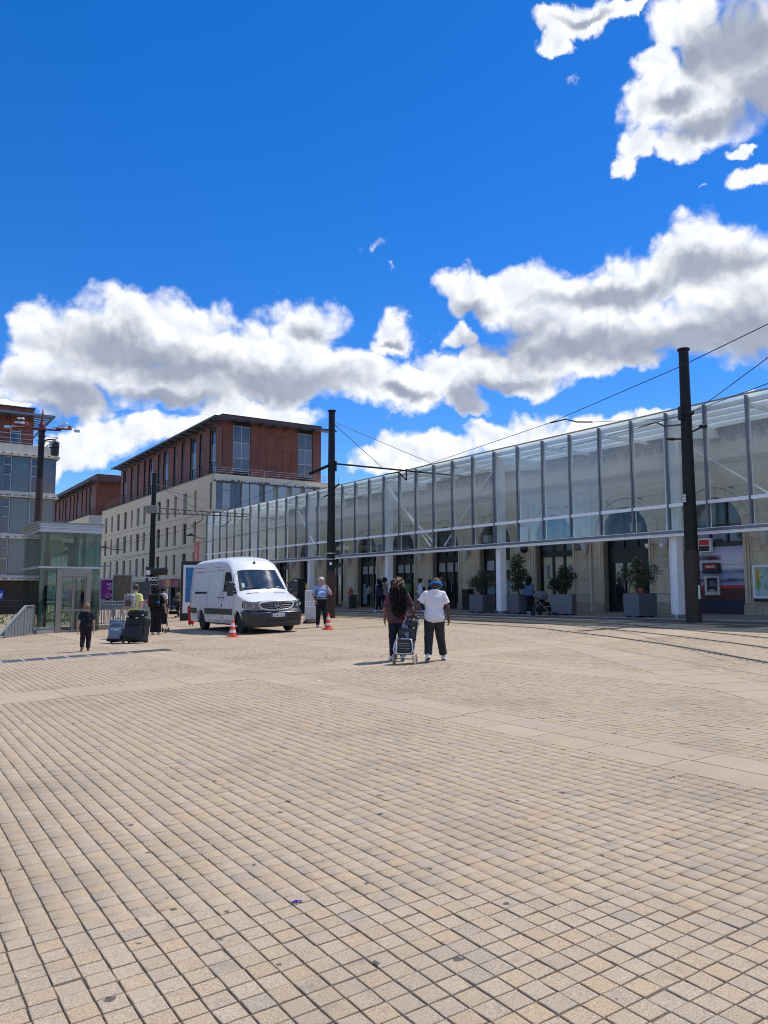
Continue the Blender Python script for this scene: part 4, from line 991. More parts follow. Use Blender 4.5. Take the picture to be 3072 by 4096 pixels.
        for i, (a, b) in enumerate(((4.66, 5.4), (5.5, 6.42), (7.05, 7.84), (8.4, 9.28), (9.84, 10.75), (11.3, 12.2), (12.5, 13.4))):
            s = MB(); pbox(s, P, a, b, 9.0, 11.49, -.05, -.01); obj('frosted_louvre', s, M['frosted'], T)
        window(T, P, 6.44, 7.0, 9.0, 11.49, .2, 'pane', bars=(10.7,), vbars=0, fw=.04); window(T, P, 12.2, 13.4, 9.0, 11.49, .2, 'pane', bars=(10.7,), vbars=1, fw=.04)
        b2 = MB(); pbox(b2, P, 4.62, 13.5, 9.0, 11.5, .28, .3); obj('balcony_wall', b2, M['cream_trim'], T)
        railing(T, [(xb - .08, y0 + .2, ztop_c + .02), (xb - .08, y1 - .05, ztop_c + .02)], .62, (1., .66, .33), .015, 1.5, 'rail')
        window(T, P, 4.9, 6.1, 6.04, 8.1, .2, 'pane', bars=(6.8,), vbars=1); window(T, P, 8.9, 10.1, 6.04, 8.1, .2, 'pane', bars=(6.8,), vbars=1)
    return T
cols = []
base = [(-55.15, -54.4), (-58.35, -57.1), (-61.15, -60.35), (-63.75, -62.9), (-66.95, -65.7), (-69.4, -68.6), (-72.3, -71.4), (-75.05, -73.8), (-77.6, -76.8), (-80.75, -79.45), (-84.05, -82.8), (-87.05, -86.2), (-90.35, -89.2)]
bcols = [(-54.1, -52.4), (-56.95, -56.1), (-59.7, -57.85), (-62.45, -61.5), (-65.1, -64.1), (-68.75, -67.0), (-70.75, -69.75), (-74.4, -72.6), (-76.35, -75.4), (-79.25, -78.3), (-82.2, -80.95), (-85.9, -84.2)]
H1 = hotel('long cream hotel with a brown terracotta attic and louvred eaves beyond the van', -50., -92.1, 1.87, 15.2, 12.22, 5.0, base, bcols, 'hotel_building')
gs = -50.9
far_b = [(-100.9 - 2.9 - 3.05 * i - (1.7 if i % 3 == 0 else .9), -100.9 - 2.9 - 3.05 * i) for i in range(14)]
H2 = hotel('cream and brown block farthest down the street, past the long hotel', -100.1, -150., 1.87, 14., 12.40, 1.0, [(a + .2, a + 1.2) for a, b in far_b], far_b, 'hotel_building', z_roof=18.6, detail=False)
pe = MB(); P = PX(-100.9)
cladding(H2, P, 2.97, 12.3, [12.42, 13.9, 15.4, 17.0, 17.6], [], [2.97, 4.4, 5.9, 7.4, 9.0, 10.6, 12.3], mats=('terra2', 'terra2', 'terra'))
railing(H2, [(-100.2, 2.1, 12.47), (-100.2, 13.5, 12.47)], .9, (1., .66, .33), .02, 1.6, 'rail_dark')
mb = MB(); pbox(mb, PX(-100.1), 1.87, 14, -1, 12.4, 0., .25); obj('end_wall', mb, M['cream_trim'], H2)

# ground floor of the hotel: dark shop fronts, red awning with its emblem
gf = MB(); P = PY(1.87)
holed(gf, P, -92.1, -50., -1.5, 2.45, [(-51.8 - 3.4 * k - 2.8, -51.8 - 3.4 * k, -1.4, 1.75) for k in range(11)], .4)
obj('ground_floor', gf, M['slate'], H1)
M['shop_glass'] = mat('dark_shop_glass', (.028, .024, .022), .08, var=.4, vscale=.6, spec=.7)
for k in range(11): window(H1, P, -51.8 - 3.4 * k - 2.8, -51.8 - 3.4 * k, -1.35, 1.75, .25, 'shop_glass', bars=(1.2,), vbars=2, fw=.08, frame='black_frame')
aw = thing('shop_awning', 'dark red awning with a yellow emblem over the dark shop front', 'awning', (ORG.x, ORG.y, 0), RZ)
def m_awn():
    m = mat('red_awning_cloth', (.20, .025, .025), .75, var=.1); nt = m.node_tree; b = nt.nodes['Principled BSDF']; tc = node(nt, 'ShaderNodeTexCoord').outputs['Object']
    w_ = node(nt, 'ShaderNodeTexNoise', {'Vector': vmth(nt, 'MULTIPLY', tc, (2.2, 1, .5)), 'Scale': 2.4, 'Detail': 3.}).outputs[0]
    nt.links.new(mixc(nt, smooth(nt, w_, .46, .54, 0., .7), (.20, .022, .025), (.52, .27, .23)), b.inputs['Base Color']); return m
mA = m_awn()
for a, b in ((-63.6, -60.2), (-58.1, -54.1)):
    s = MB(); s.add([(a, 1.8, 2.62), (b, 1.8, 2.62), (b, .85, 2.5), (a, .85, 2.5), (b, .83, 1.82), (a, .83, 1.82)], [(0, 1, 2, 3), (3, 2, 4, 5), (0, 3, 5), (1, 4, 2)]); obj('valance', s, mA, aw)
s = MB(); s.box(-60.19, -58.11, .82, 1.8, 1.8, 2.62); obj('centre_cloth', s, M['red'], aw)
em = MB()
for i, (dx, dz, rr) in enumerate(((0, .2, .26), (-.3, .05, .22), (.3, .05, .22), (-.18, -.22, .22), (.18, -.22, .22))): em.lathe([(rr, -.0), (rr, -.01 - i * .002)], (-59.15 + dx, .815, 2.2 + dz), 14, 'y')
obj('emblem', em, mat('yellow_emblem', (.62, .42, .10), .6, var=.25), aw)
# hanging banner with lamp on the hotel front
bn = thing('hotel_banner', 'tall red vertical hotel banner on the cream corner above the dark totem', 'banner', tuple(W(-50.45, .62, 0)), RZ)
obj('banner_cloth', MB().box(-.62, .62, -.02, .02, 3.55, 5.9), M['red'], bn, bevel=.01)
text("APPART'CITY", M['paper'], bn, (-.02, -.024, 4.62), (pi / 2, -pi / 2, 0), .50, .002, bold=.012, xs=.78)
mb = MB(); mb.bar((.55, 0, 5.93), (.66, 1.2, 5.93), .04, .04).bar((.55, 0, 3.58), (.66, 1.2, 3.58), .04, .04); obj('bracket', mb, M['black'], bn)
mb = MB(); mb.tube([(.75, 1.2, 6.15), (.75, -.1, 6.2), (-.4, -.3, 6.55)], .035, 8); obj('lamp_arm', mb, M['black'], bn)
mb = MB(); mb.lathe([(.02, 6.70), (.2, 6.6), (.42, 6.5), (.4, 6.46)], (-.75, -.35, 0), 12); obj('lamp_head', mb, M['black'], bn)
t = thing('street_lamp', 'dark wall lamp on a long arm across the cream hotel windows', 'lamp', tuple(W(-82.2, 1.87, 0)), RZ)
mb = MB(); mb.tube([(1.2, 0, 6.5), (1.2, -1.1, 6.5), (-1.8, -1.4, 6.95)], .04, 8); obj('arm', mb, M['black'], t); mb = MB(); mb.lathe([(.03, 7.12), (.3, 7.02), (.55, 6.9), (.5, 6.86)], (-2.2, -1.4, 0), 12); obj('lamp_head', mb, M['black'], t)

# glazed office block at the left edge
OB = thing('office_building', 'glazed office block with stained concrete floor slabs at the left edge', 'building', (ORG.x, ORG.y, 0), RZ)
xl = -44.; P = PX(xl); ye = -12.72; yf = -34.
slabs_z = [(11.27, 12.14), (8.25, 8.66), (5.24, 5.6), (2.24, 2.6)]
core = MB(); core.box(xl - 13, xl - .6, yf, ye - .25, -2, 12.1); obj('core', core, M['slate'], OB)
for i, (a, b) in enumerate(slabs_z):
    s = MB(); pbox(s, P, yf, ye + (.14 if i == 0 else .1), a + .14, b, -.3, 2.); obj('floor_slab', s, M['cream_trim'], OB)
    s = MB(); pbox(s, P, yf, ye + .2, a, a + .139, -.5, 2.); obj('slab_edge', s, M['cream_trim'], OB)
    s = MB()
    for k in range(44):
        yy = ye - k * .5; w_ = random.uniform(.15, .4); pbox(s, P, yy - w_, yy, a + .10 - random.uniform(0, .06), a + .143, -.506, -.29)
    obj('stain', s, M['stain'], OB)
M['office_glass'] = mat('blue_green_office_glass', (.065, .105, .12), .10, var=.45, vscale=.5, spec=.9)
M['office_glass2'] = mat('dark_office_glass', (.05, .065, .085), .08, var=.35, vscale=.6, spec=.9)
for z0, z1 in ((8.67, 11.26), (5.61, 8.24), (2.61, 5.23)):
    Y = ye - .02; k = 0
    seq = (1.05, .62, 1.25, .55)
    while Y > yf + 1:
        w_ = seq[k % 4]; mb_ = MB()
        if k % 2 == 0:
            pbox(mb_, P, Y - w_, Y, z0 + .02, z1 - .02, -.1, -.06); o_ = obj('glass_screen', mb_, M['office_glass'], OB)
        else:
            window(OB, P, Y - w_, Y, z0, z1, .06, 'office_glass2', bars=(z0 + 1.2, z0 + 1.95), vbars=0, fw=.06, frame='silver')
        Y -= w_ + .012; k += 1
    for k in range(14): obj('mullion', pbox(MB(), P, ye - .03 - k * 1.74 - .05, ye - .03 - k * 1.74 + .03, z0, z1, -.16, -.09), M['mullion'], OB)
    s = MB(); pbox(s, P, yf, ye - .02, z0 + 2.0, z0 + 2.05, -.058, -.02); obj('transom', s, M['mullion'], OB)
    s = MB(); pbox(s, P, yf, ye - .05, z0, z1, .3, .32); obj('inner_wall', s, M['slate'], OB)
P2 = PX(xl - 1.); wr = [(-15.82, -15.05, 12.2, 13.75)]
cladding(OB, P2, yf, -14.2, [12.16, 13.3, 14.45, 15.12], wr, [-34, -31, -28, -25, -22, -19, -17.4, -15.82, -15.05, -14.2])
core = MB(); core.box(xl - 11, xl - 1.001, yf, -14.22, 12.1, 15.1); obj('attic_wall', core, M['joint'], OB)
obj('roof_cap', MB().box(xl - 11, xl - .9, yf, -14.15, 15.123, 15.2), M['eave_edge'], OB)
window(OB, P2, -15.8, -15.07, 12.2, 13.73, -.02, 'pane2', bars=(13.3,), vbars=0, fw=.05, frame='silver')
s = MB(); pbox(s, P2, yf, -12.95, 14.40, 14.55, -1.3, -1.2); s.box(xl - 11, xl + .3, -13.04, -12.95, 14.4, 14.55); obj('eave_edge', s, M['eave'], OB)
for k in range(4): s = MB(); pbox(s, P2, yf, -13.05, 14.43, 14.47, -1.19 + k * .29, -.95 + k * .29); obj('eave_slat', s, M['eave'], OB)
s = MB()
for k in range(12): Y = -14.6 - k * 1.5; s.bar((xl - 1., Y, 14.1), (xl + .25, Y, 14.42), .06, .08)
for k in range(6): s.box(xl - 1.6 - k * .8, xl - 1.3 - k * .8, -14.1, -13.05, 14.42, 14.46)
obj('bracket', s, M['eave_edge'], OB)
railing(OB, [(xl + .12, yf, 12.14), (xl + .12, ye, 12.14), (xl - 8, ye, 12.14)], .8, (1., .55, .2), .02, 1.3, 'rail')
s = MB(); pbox(s, P, yf, ye - .3, -1.6, 1.35, .3, .6); obj('ground_floor', s, M['black_frame'], OB)
s = MB(); pbox(s, P, yf, ye - .3, 1.36, 2.2, .25, .6); obj('fascia', s, mat('dark_brown_fascia', (.03, .02, .017), .6), OB)
s = MB()
for k in range(5): pbox(s, P, yf, ye - .3, -.9 + k * .42, -.86 + k * .42, .22, .29)
obj('shutter_slats', s, M['slate'], OB)
t = thing('blue_sign', 'small bright blue shop sign at the left edge under the office block', 'sign', tuple(W(-43.7, -16.35, 0)), RZ)
obj('panel', MB().box(-.04, .04, -.5, .46, .85, 1.55), mat('bright_blue_sign', (.01, .05, .42), .4), t)
mb = MB(); mb.bar((.042, .18, 1.02), (.042, .36, 1.36), .01, .05).bar((.042, .08, 1.2), (.042, .4, 1.24), .01, .05).bar((.042, -.1, 1.02), (.042, .05, 1.1), .01, .05).bar((.042, .3, 1.0), (.042, .31, 1.2), .01, .05)
obj('white_mark', mb, M['paper'], t)
# ------------------------------------------------------------------ glass lift kiosk
lf = thing('lift_kiosk', 'glass lift kiosk with silver roof band standing on the square', 'lift', tuple(W(-15.93, -18.05, 0)), RZ)
zb = -.16; D_, Wd = 4.1, 2.35                      # local: x from -D_ to 0 (front face at 0), y from 0 to Wd
TEAL = mat('grey_green_steel_post', (.20, .27, .29), .35, .3, var=.1)
BEIGE = mat('beige_steel_door_frame', (.30, .27, .23), .42, .5, var=.08, stretch=(1, 1, .2))
po = MB()
for (X, Y) in ((-.13, .12), (-.13, Wd - .12), (-D_ + .13, .12), (-D_ + .13, Wd - .12)): po.box(X - .06, X + .06, Y - .06, Y + .06, zb, 3.98)
po.box(-.2, -.08, .12, Wd - .12, 2.36, 2.44).box(-D_ + .1, -D_ + .2, .12, Wd - .12, 2.36, 2.44)
obj('corner_post', po, TEAL, lf, bevel=.008)
rb = MB(); 
for i, (o_, z0, z1) in enumerate(((.04, 3.90, 4.0), (.0, 4.003, 4.06), (.06, 4.063, 4.12), (.02, 4.123, 4.17), (.08, 4.173, 4.25))): rb.box(-D_ - o_, o_, -o_, Wd + o_, z0, z1)
obj('roof_band', rb, M['silver'], lf); obj('roof', MB().box(-D_ - .2, .2, -.2, Wd + .2, 4.253, 4.29), TEAL, lf)
obj('middle_band', MB().box(-D_ - .05, .09, -.05, Wd + .05, 2.44, 2.53), M['silver'], lf, bevel=.01)
def sheet(u0, u1, z0, z1, side):
    if side == 'f': return MB().box(-.016, 0, u0, u1, z0, z1)
    if side == 'b': return MB().box(-D_, -D_ + .016, u0, u1, z0, z1)
    if side == 'l': return MB().box(u0, u1, 0, .016, z0, z1)
    return MB().box(u0, u1, Wd - .016, Wd, z0, z1)
for side in 'fb': obj('glass_pane', sheet(.02, Wd - .02, 2.54, 3.89, side), M['green_glass'], lf)
for side in 'lr':
    for a, b in ((-D_ + .02, -D_ / 2 - .01), (-D_ / 2 + .01, -.02)):
        obj('glass_pane', sheet(a, b, 2.54, 3.89, side), M['green_glass'], lf); obj('glass_pane', sheet(a, b, zb + .1, 2.43, side), M['green_glass'], lf)
obj('glass_pane', sheet(.02, .66, zb + .1, 2.43, 'f'), M['green_glass'], lf); obj('glass_pane', sheet(1.98, Wd - .02, zb + .1, 2.43, 'f'), M['green_glass'], lf)
obj('glass_pane', sheet(.02, Wd - .02, zb + .1, 2.43, 'b'), M['green_glass'], lf)
fr = MB(); fr.box(-.12, .10, .66, .84, zb, 2.43).box(-.12, .10, 1.80, 1.98, zb, 2.43).box(-.12, .10, .841, 1.799, 2.12, 2.43); obj('door_frame', fr, BEIGE, lf, bevel=.01)
for a, b in ((.85, 1.315), (1.325, 1.79)):
    d = MB(); d.box(-.02, .03, a, a + .045, zb, 2.11).box(-.02, .03, b - .045, b, zb, 2.11).box(-.02, .03, a + .045, b - .045, 2.02, 2.11).box(-.02, .03, a + .045, b - .045, zb, zb + .14).box(-.018, .028, a + .045, b - .045, .74, .80)
    d = obj('lift_door', d, BEIGE, lf); obj('glass_pane', MB().box(0, .012, a + .045, b - .045, zb + .14, 2.02), M['clear'], d)
ca = MB()
for X in (-1.1, -2.9):
    for Y in (.45, Wd - .45): ca.box(X - .06, X + .06, Y - .06, Y + .06, zb, 3.9)
ca.box(-2.95, -1.05, .4, .52, 3.3, 3.4); obj('shaft_rail', ca, M['black'], lf)
mc = MB(); mc.box(-1.3, -.9, .2, .55, 2.54, 3.15); mc.box(-1.2, -1.0, .25, .42, 2.44, 2.54); obj('control_box', mc, M['black'], lf, bevel=.02)
mc = MB(); mc.lathe([(.33, 0), (.33, .05)], (-1.6, .88, 3.4), 24, 'x'); obj('pulley', mc, mat('yellow_pulley', (.62, .55, .06), .5), lf); mc = MB(); mc.lathe([(.22, -.01), (.22, .06)], (-1.6, .88, 3.4), 24, 'x'); mc.box(-1.6, -1.4, .75, 1.05, 2.95, 3.2); obj('pulley_hub', mc, M['pane2'], lf)
mc = MB(); mc.box(-3.2, -2.9, 1.65, 1.83, 2.53, 3.6).box(-3.2, -2.9, 1.4, 2.05, 3.45, 3.66).box(-3.15, -2.95, 1.3, 1.6, 3.1, 3.35); obj('machine', mc, M['black'], lf)
ba = MB(); ba.tube([(.06, .02, .08), (.06, .72, .08)], .035, 8); ba.box(-.3, .1, .0, .64, zb - .05, .02); obj('kick_rail', ba, M['silver'], lf)
obj('floor', MB().box(-D_ + .05, -.03, .05, Wd - .05, zb - .2, zb + .08), M['asphalt'], lf)
hd = MB(); hd.lathe([(.07, 0), (.08, .06), (.05, .12)], (.05, 1.88, .92), 10); hd.box(.02, .08, 1.86, 1.90, .7, .93); obj('call_post', hd, M['silver'], lf)

# ------------------------------------------------------------------ railings
def bar_fence(a, b, label, h=1.15, step=.105, mid=True, kerb=True, group=None):
    """railing of upright bars between two points in the front's local frame"""
    A = W(*a); B = W(*b); t = thing('railing', label, 'railing', tuple(A), 0, group); d = B - A
    n = int(d.xy.length / step); up = Vector((0, 0, 1))
    mb = MB(); mb.bar(up * h, d + up * h, .06, .04); mb.bar(up * (h - .13), d + up * (h - .13), .03, .03); mb.bar(up * .10, d + up * .10, .035, .03); obj('rail', mb, M['rail_pale'], t)
    bm = MB().box(-.011, .011, -.011, .011, .1, h - .13).mesh('baluster', M['rail_pale'])
    for i in range(1, n): link('baluster', bm, t, tuple(d * (i / n)))
    pm = MB().box(-.03, .03, -.03, .03, -.05, h - .02).mesh('post', M['rail_pale'])
    for i in range(0, int(d.xy.length / 1.6) + 1): link('post', pm, t, tuple(d * min(i * 1.6 / d.xy.length, 1)))
    if kerb: mb = MB(); mb.bar((0, 0, .0), d, .3, .16); obj('kerb', mb, M['plinth'], t)
    return t
M['rail_pale'] = mat('pale_grey_green_rail', (.36, .39, .38), .42, .4, var=.06)
bar_fence((-16.75, -15.62), (-16.25, -13.38), 'grey upright bar railing between the lift and the person in black')
bar_fence((-20.6, -15.6), (-20.2, -13.2), 'farther grey bar railing behind the stairwell opening, below the purple poster', kerb=False)
bar_fence((-16.25, -13.38), (-20.2, -13.2), 'side railing of the stairwell, running away from the person in black', kerb=True)
# flat dark sheet painting the shade of the stairwell opening between the railings
M['stairwell_shade'] = mat('painted_stairwell_shade', (.10, .095, .09), .9, var=.2)
sw = obj('stairwell_sheet', MB().add([tuple(W(x, y) + Vector((0, 0, .012))) for x, y in ((-16.9, -15.6), (-16.45, -13.5), (-20.1, -13.4), (-20.5, -15.6))], [(0, 1, 2, 3)]), M['stairwell_shade']); tag(sw, 'flat dark sheet for the shaded stairwell opening inside the grey bar railings', 'stairwell')
# solid parapet of the stairs going down at the left edge
A = ground(130, 2537); sp = thing('stair_parapet', 'grey panelled parapet with sloping handrail beside the lift at the left edge', 'parapet', tuple(A), 0)
e1 = at(90, 2424, A.y) - A; e2 = ground(82, 2543) - A; dirv = (e2.xy).normalized(); dv = Vector((dirv.x, dirv.y, 0)); Lp = 1.6
M['panel'] = mat('grey_parapet_panel', (.21, .23, .25), .5, .3, var=.1)
hz = 1.12
def spp(s, z): return Vector((dv.x * s, dv.y * s, z))
for k in range(9):                                                  # upright panels, the far ones cut by the slope of the stairs
    s0, s1 = .06 + k * .2, .06 + k * .2 + .17
    t0 = hz - .05 if s1 < .58 else max(hz - .05 - (s0 - .5) * .62, .1); t1 = hz - .05 if s1 < .58 else max(hz - .05 - (s1 - .5) * .62, .1)
    mb = MB(); nrm_ = Vector((dv.y, -dv.x, 0)) * .015
    vs = [spp(s0, -.1) + nrm_, spp(s1, -.1) + nrm_, spp(s1, t1) + nrm_, spp(s0, t0) + nrm_]; vs += [v - nrm_ * 2 for v in vs]
    mb.add(vs, [(0, 1, 2, 3), (7, 6, 5, 4), (0, 4, 5, 1), (1, 5, 6, 2), (2, 6, 7, 3), (3, 7, 4, 0)]); obj('panel', mb, M['panel'], sp)
mb = MB(); mb.bar(spp(0, hz), spp(.55, hz), .09, .05); mb.bar(spp(.55, hz), spp(2.4, hz - 1.16), .09, .05); obj('top_rail', mb, M['rail_pale'], sp)
mb = MB(); mb.bar(spp(0, -.1), spp(0, hz), .09, .09); mb.bar(spp(.58, -.1), spp(.58, hz), .05, .05); obj('post', mb, M['rail_pale'], sp)
mb = MB(); mb.tube([spp(.08, .62) - Vector((dv.y, -dv.x, 0)) * -.07, spp(.62, .60) + Vector((dv.y, -dv.x, 0)) * .07, spp(1.9, -.15) + Vector((dv.y, -dv.x, 0)) * .07], .02, 8)
for k in range(7): s_ = .1 + k * .24; zz = .61 if s_ < .62 else .6 - (s_ - .62) * .586; mb.tube([spp(s_, zz - .07), spp(s_, zz - .07) + Vector((dv.y, -dv.x, 0)) * .07, spp(s_, zz) + Vector((dv.y, -dv.x, 0)) * .07], .008, 5)
obj('handrail', mb, M['silver'], sp); mb = MB(); mb.bar(spp(-.06, -.02), spp(.66, -.02), .14, .14); obj('base', mb, M['panel'], sp)
g0 = ground(-60, 2520); g1 = ground(62, 2514)
lr = thing('railing', 'short pale bar railing at the far left edge behind the stair parapet', 'railing', tuple(g0 + Vector((0, 6, -.3))), 0)
d_ = Vector((g1.x - g0.x + 1.2, 1.2, 0)); mb = MB(); mb.bar((0, 0, 1.35), d_ + Vector((0, 0, 1.35)), .1, .12); obj('rail', mb, M['rail_pale'], lr)
mb = MB()
for i in range(16): q = d_ * (i / 15); mb.bar(q, q + Vector((0, 0, 1.3)), .05, .02)
obj('balusters', mb, M['rail_pale'], lr)
# green bed seen through the lift
def leaf_cloud(mb, centre, rad, n, size, rng, elong=2.2, shell=.35, droop=0., clumps=0):
    c = np.array(centre); rad = np.array(rad)
    cl = None
    if clumps:
        u = rng.normal(size=(clumps, 3)); u /= np.linalg.norm(u, axis=1)[:, None]; cl = c + u * rad * rng.uniform(.45, 1., (clumps, 1)); 
    d = rng.normal(size=(n, 3)); d /= np.linalg.norm(d, axis=1)[:, None]
    r = rng.uniform(shell, 1, (n, 1)) ** .6
    P = c + d * rad * r if cl is None else cl[rng.integers(0, clumps, n)] + d * r * rad * rng.uniform(.22, .42, (n, 1))
    a = rng.normal(size=(n, 3)); a = a + d * .9; a[:, 2] += .25 - droop; a /= np.linalg.norm(a, axis=1)[:, None]
    b = np.cross(a, rng.normal(size=(n, 3))); b /= np.linalg.norm(b, axis=1)[:, None]; nn = np.cross(a, b)
    s = size * rng.uniform(.65, 1.3, (n, 1)); w = s / elong
    V = np.stack([P, P + a * s * .5 + b * w * .5 + nn * s * .06, P + a * s, P + a * s * .5 - b * w * .5 + nn * s * .06], 1)
    mb.add(V.reshape(-1, 3), [(4 * i, 4 * i + 1, 4 * i + 2, 4 * i + 3) for i in range(n)])
rngl = np.random.default_rng(21)
hb = MB(); 
for k in range(10): leaf_cloud(hb, tuple(W(-24.5, -19.5 + k * .5) + Vector((0, 0, .35))), (.35, .35, .3), 170, .1, rngl)
tag(obj('hedge', hb, M['leaf4']), 'low bright green hedge seen through the lift doors', 'hedge')

# ------------------------------------------------------------------ poster stand, notice board, shelter roof, totem
pst = thing('poster', 'purple poster with white lettering behind the lift railing', 'poster', tuple(at(432, 2362, 37.)), -.12)
obj('sheet', MB().box(-.48, .48, -.02, .02, -.55, .72), mat('magenta_print', (.27, .012, .25), .5, var=.25, vscale=2.2), pst)
text('NOUS', M['paper'], pst, (.27, -.024, .40), (pi / 2, 0, 0), .24, .001, bold=.006); text('VOTE', M['paper'], pst, (.27, -.024, .14), (pi / 2, 0, 0), .24, .001, bold=.006)
mb = MB()
mb.tube([(-.02 + .15 * cos(a), -.026, -.32 + .15 * sin(a)) for a in [2 * pi * i / 20 for i in range(20)]], .012, 4, closed=True); mb.box(-.045, .005, -.027, -.022, -.40, -.28); obj('emblem', mb, M['paper'], pst)
obj('pink_mark', MB().box(.2, .46, -.026, -.021, -.42, -.24), mat('pink_print', (.72, .2, .62), .5), pst)
mb = MB(); mb.box(-.56, -.50, -.03, .03, -1.7, .82).box(.50, .56, -.03, .03, -1.7, .82).box(-.5, .5, -.03, .03, .74, .8); obj('frame', mb, M['silver'], pst)
nb = thing('notice_board', 'tall notice board with brown panel in a silver frame right of the purple poster', 'notice board', tuple(at(489, 2365, 36.5)), -.1)
mb = MB(); mb.box(-.60, -.53, -.05, .05, -1.5, .98).box(.53, .60, -.05, .05, -1.5, .98).box(-.53, .53, -.05, .05, .90, .98).box(-.53, .53, -.05, .05, -.62, -.55); obj('frame', mb, M['silver'], nb, bevel=.01)
obj('cork', MB().box(-.53, .53, -.02, .02, -.55, .9), mat('brown_board', (.24, .18, .115), .8, var=.18, vscale=3), nb)
mb = MB()
for dx, dz in ((-.2, .55), (.3, .62), (.12, .1), (-.28, .2), (.34, -.1)): mb.lathe([(.035, 0), (.03, -.012)], (dx, -.02, dz), 8, 'y')
obj('pin', mb, M['paper'], nb)
obj('grey_board', MB().box(.66, 1.6, .3, .34, -.6, .55), M['steel_dark'], nb); nb.scale = (.80, .80, .80); pst.scale = (.72, .72, .72)
sh = thing('tram_shelter', 'tram shelter with a thin blue grey wing roof behind the lift', 'shelter', tuple(W(-30, -13.6)), RZ)
mb = MB(); prof = [(-1.3, 2.75), (-1.1, 2.92), (.4, 3.05), (1.4, 3.12), (1.4, 3.06), (.4, 2.94), (-.9, 2.70)]
mb.prism(prof, lambda u, v, d: (d, u, v), -3.5, 1.2); obj('roof', mb, M['eave'], sh)
mb = MB()
for X in (-3., .8): mb.box(X - .05, X + .05, -.45, -.35, 0, 2.85)
obj('post', mb, M['silver'], sh); obj('back_glass', MB().box(-3., .8, -.41, -.39, .3, 2.3), M['clear'], sh)
tt = ground(770, 2480); TT = thing('advert_totem', 'black framed advertising totem half hidden behind the white van', 'advert', (tt.x, tt.y, tt.z), RZ + pi / 2 - .25)
obj('case', MB().box(-.62, .62, -.14, .14, -.05, 2.98), M['black'], TT, bevel=.03)
obj('white_sheet', MB().box(-.52, .52, -.148, -.141, .35, 2.78), M['paper'], TT)
obj('blue_print', MB().box(-.40, .30, -.153, -.1485, .9, 2.65), mat('blue_poster_print', (.02, .16, .36), .4, var=.6, vscale=7), TT)

# ------------------------------------------------------------------ masts and overhead line
def mast(label, base, top, r0, r1, sleeve=None, name='overhead_mast', zs=2.3):
    t = thing(name, label, 'mast', tuple(base), 0, None); h = top.z - base.z; dx, dy = top.x - base.x, top.y - base.y
    f = lambda z: (dx * z / h, dy * z / h)
    mb = MB(); zz = [zs - .02, h * .5, h - .06]; mb.tube([(*f(z), z) for z in zz], [r0 + (r1 - r0) * z / h for z in zz], 24)
    o = obj('shaft', mb, M['pole'], t, sm=40)
    mb = MB(); mb.tube([(*f(z), z) for z in (-.4, zs)], [r0 * 1.05 + .01, r0 * 1.04 + (r1 - r0) * zs / h + .008], 24); obj('sleeve', mb, M['pole2'] if sleeve else M['pole'], t, sm=40)
    mb = MB(); mb.lathe([(r1 * 1.1, h - .06), (r1 * 1.28, h - .055), (r1 * 1.28, h), (r1 * .9, h + .02)], (dx, dy, 0), 24); obj('cap', mb, M['pole'], t)
    return t, f, h
def clamp(mb, f, z, r, w=.04):
    x, y = f(z); mb.lathe([(r, z - w), (r + .012, z - w), (r + .012, z + w), (r, z + w)], (x, y, 0), 20)
gA = ground(2777, 2488); tA = at(2736, 1396, gA.y)
mA_, fA, hA = mast('tall dark mast with a brown lower sleeve in front of the cash machine', gA, Vector((gA.x + .0, gA.y, tA.z)), .235, .16, True, zs=2.35)
mb = MB(); x, y = fA(7.1); mb.box(x - .24, x - .12, y - .16, y + .10, 6.75, 7.2); mb.box(x - .2, x + .2, y - .2, y + .2, 6.9, 7.0); obj('clamp_box', mb, M['pole'], mA_, bevel=.01)
mb = MB(); x, y = fA(5.9); mb.tube([(x, y, 6.25), (x + .55, y - .3, 6.52)], .03, 8); mb.tube([(x, y, 6.1), (x - .6, y + .3, 6.15)], .03, 8); mb.lathe([(.05, -.12), (.07, -.05), (.07, .05), (.05, .12)], (x + .45, y - .25, 6.47), 8, 'x'); mb.lathe([(.05, -.1), (.06, .1)], (x - .45, y + .22, 6.14), 8, 'x'); obj('insulator_arm', mb, M['pole'], mA_)
mb = MB(); mb.add([(-.235, -.06, 3.95), (-.19, -.20, 3.95), (-.19, -.20, 4.2), (-.235, -.06, 4.2)], [(0, 1, 2, 3)]); obj('number_plate', mb, M['paper'], mA_)
text('LA', M['black'], mA_, (-.216, -.145, 4.13), (pi / 2, 0, radians(-70)), .10, .001); text('300', M['black'], mA_, (-.216, -.145, 4.02), (pi / 2, 0, radians(-70)), .08, .001)
mb = MB(); mb.box(.08, .14, -.235, -.215, .75, 1.2); obj('torn_sticker', mb, M['paper'], mA_)
gB = ground(1322, 2472); tB = at(1316, 1642, gB.y)
mB_, fB, hB = mast('dark mast behind the man on the phone, with a long arm over the tracks', gB, Vector((gB.x, gB.y, tB.z)), .215, .155, True, zs=1.62 + (2356 - 2285) * gB.y / 3091 - gB.z)
mb = MB()
for z in (2.78, 3.06): clamp(mb, fB, z, .215, .02)
obj('steel_band', mb, M['silver'], mB_); mb = MB(); mb.box(-.05, .07, -.225, -.2, 2.5, 2.62); obj('sticker', mb, M['paper'], mB_)
armz = at(1337, 1853, gB.y).z - gB.z; armL = 8.3
mb = MB(); e = YV * armL; mb.tube([(YV.x * .1, YV.y * .1, armz), (e.x, e.y, armz + .02)], .045, 10); obj('arm', mb, M['pole'], mB_)
mb = MB(); mb.box(.16, .25, -.09, .09, armz - .38, armz + .1); obj('arm_bracket', mb, M['pole'], mB_)
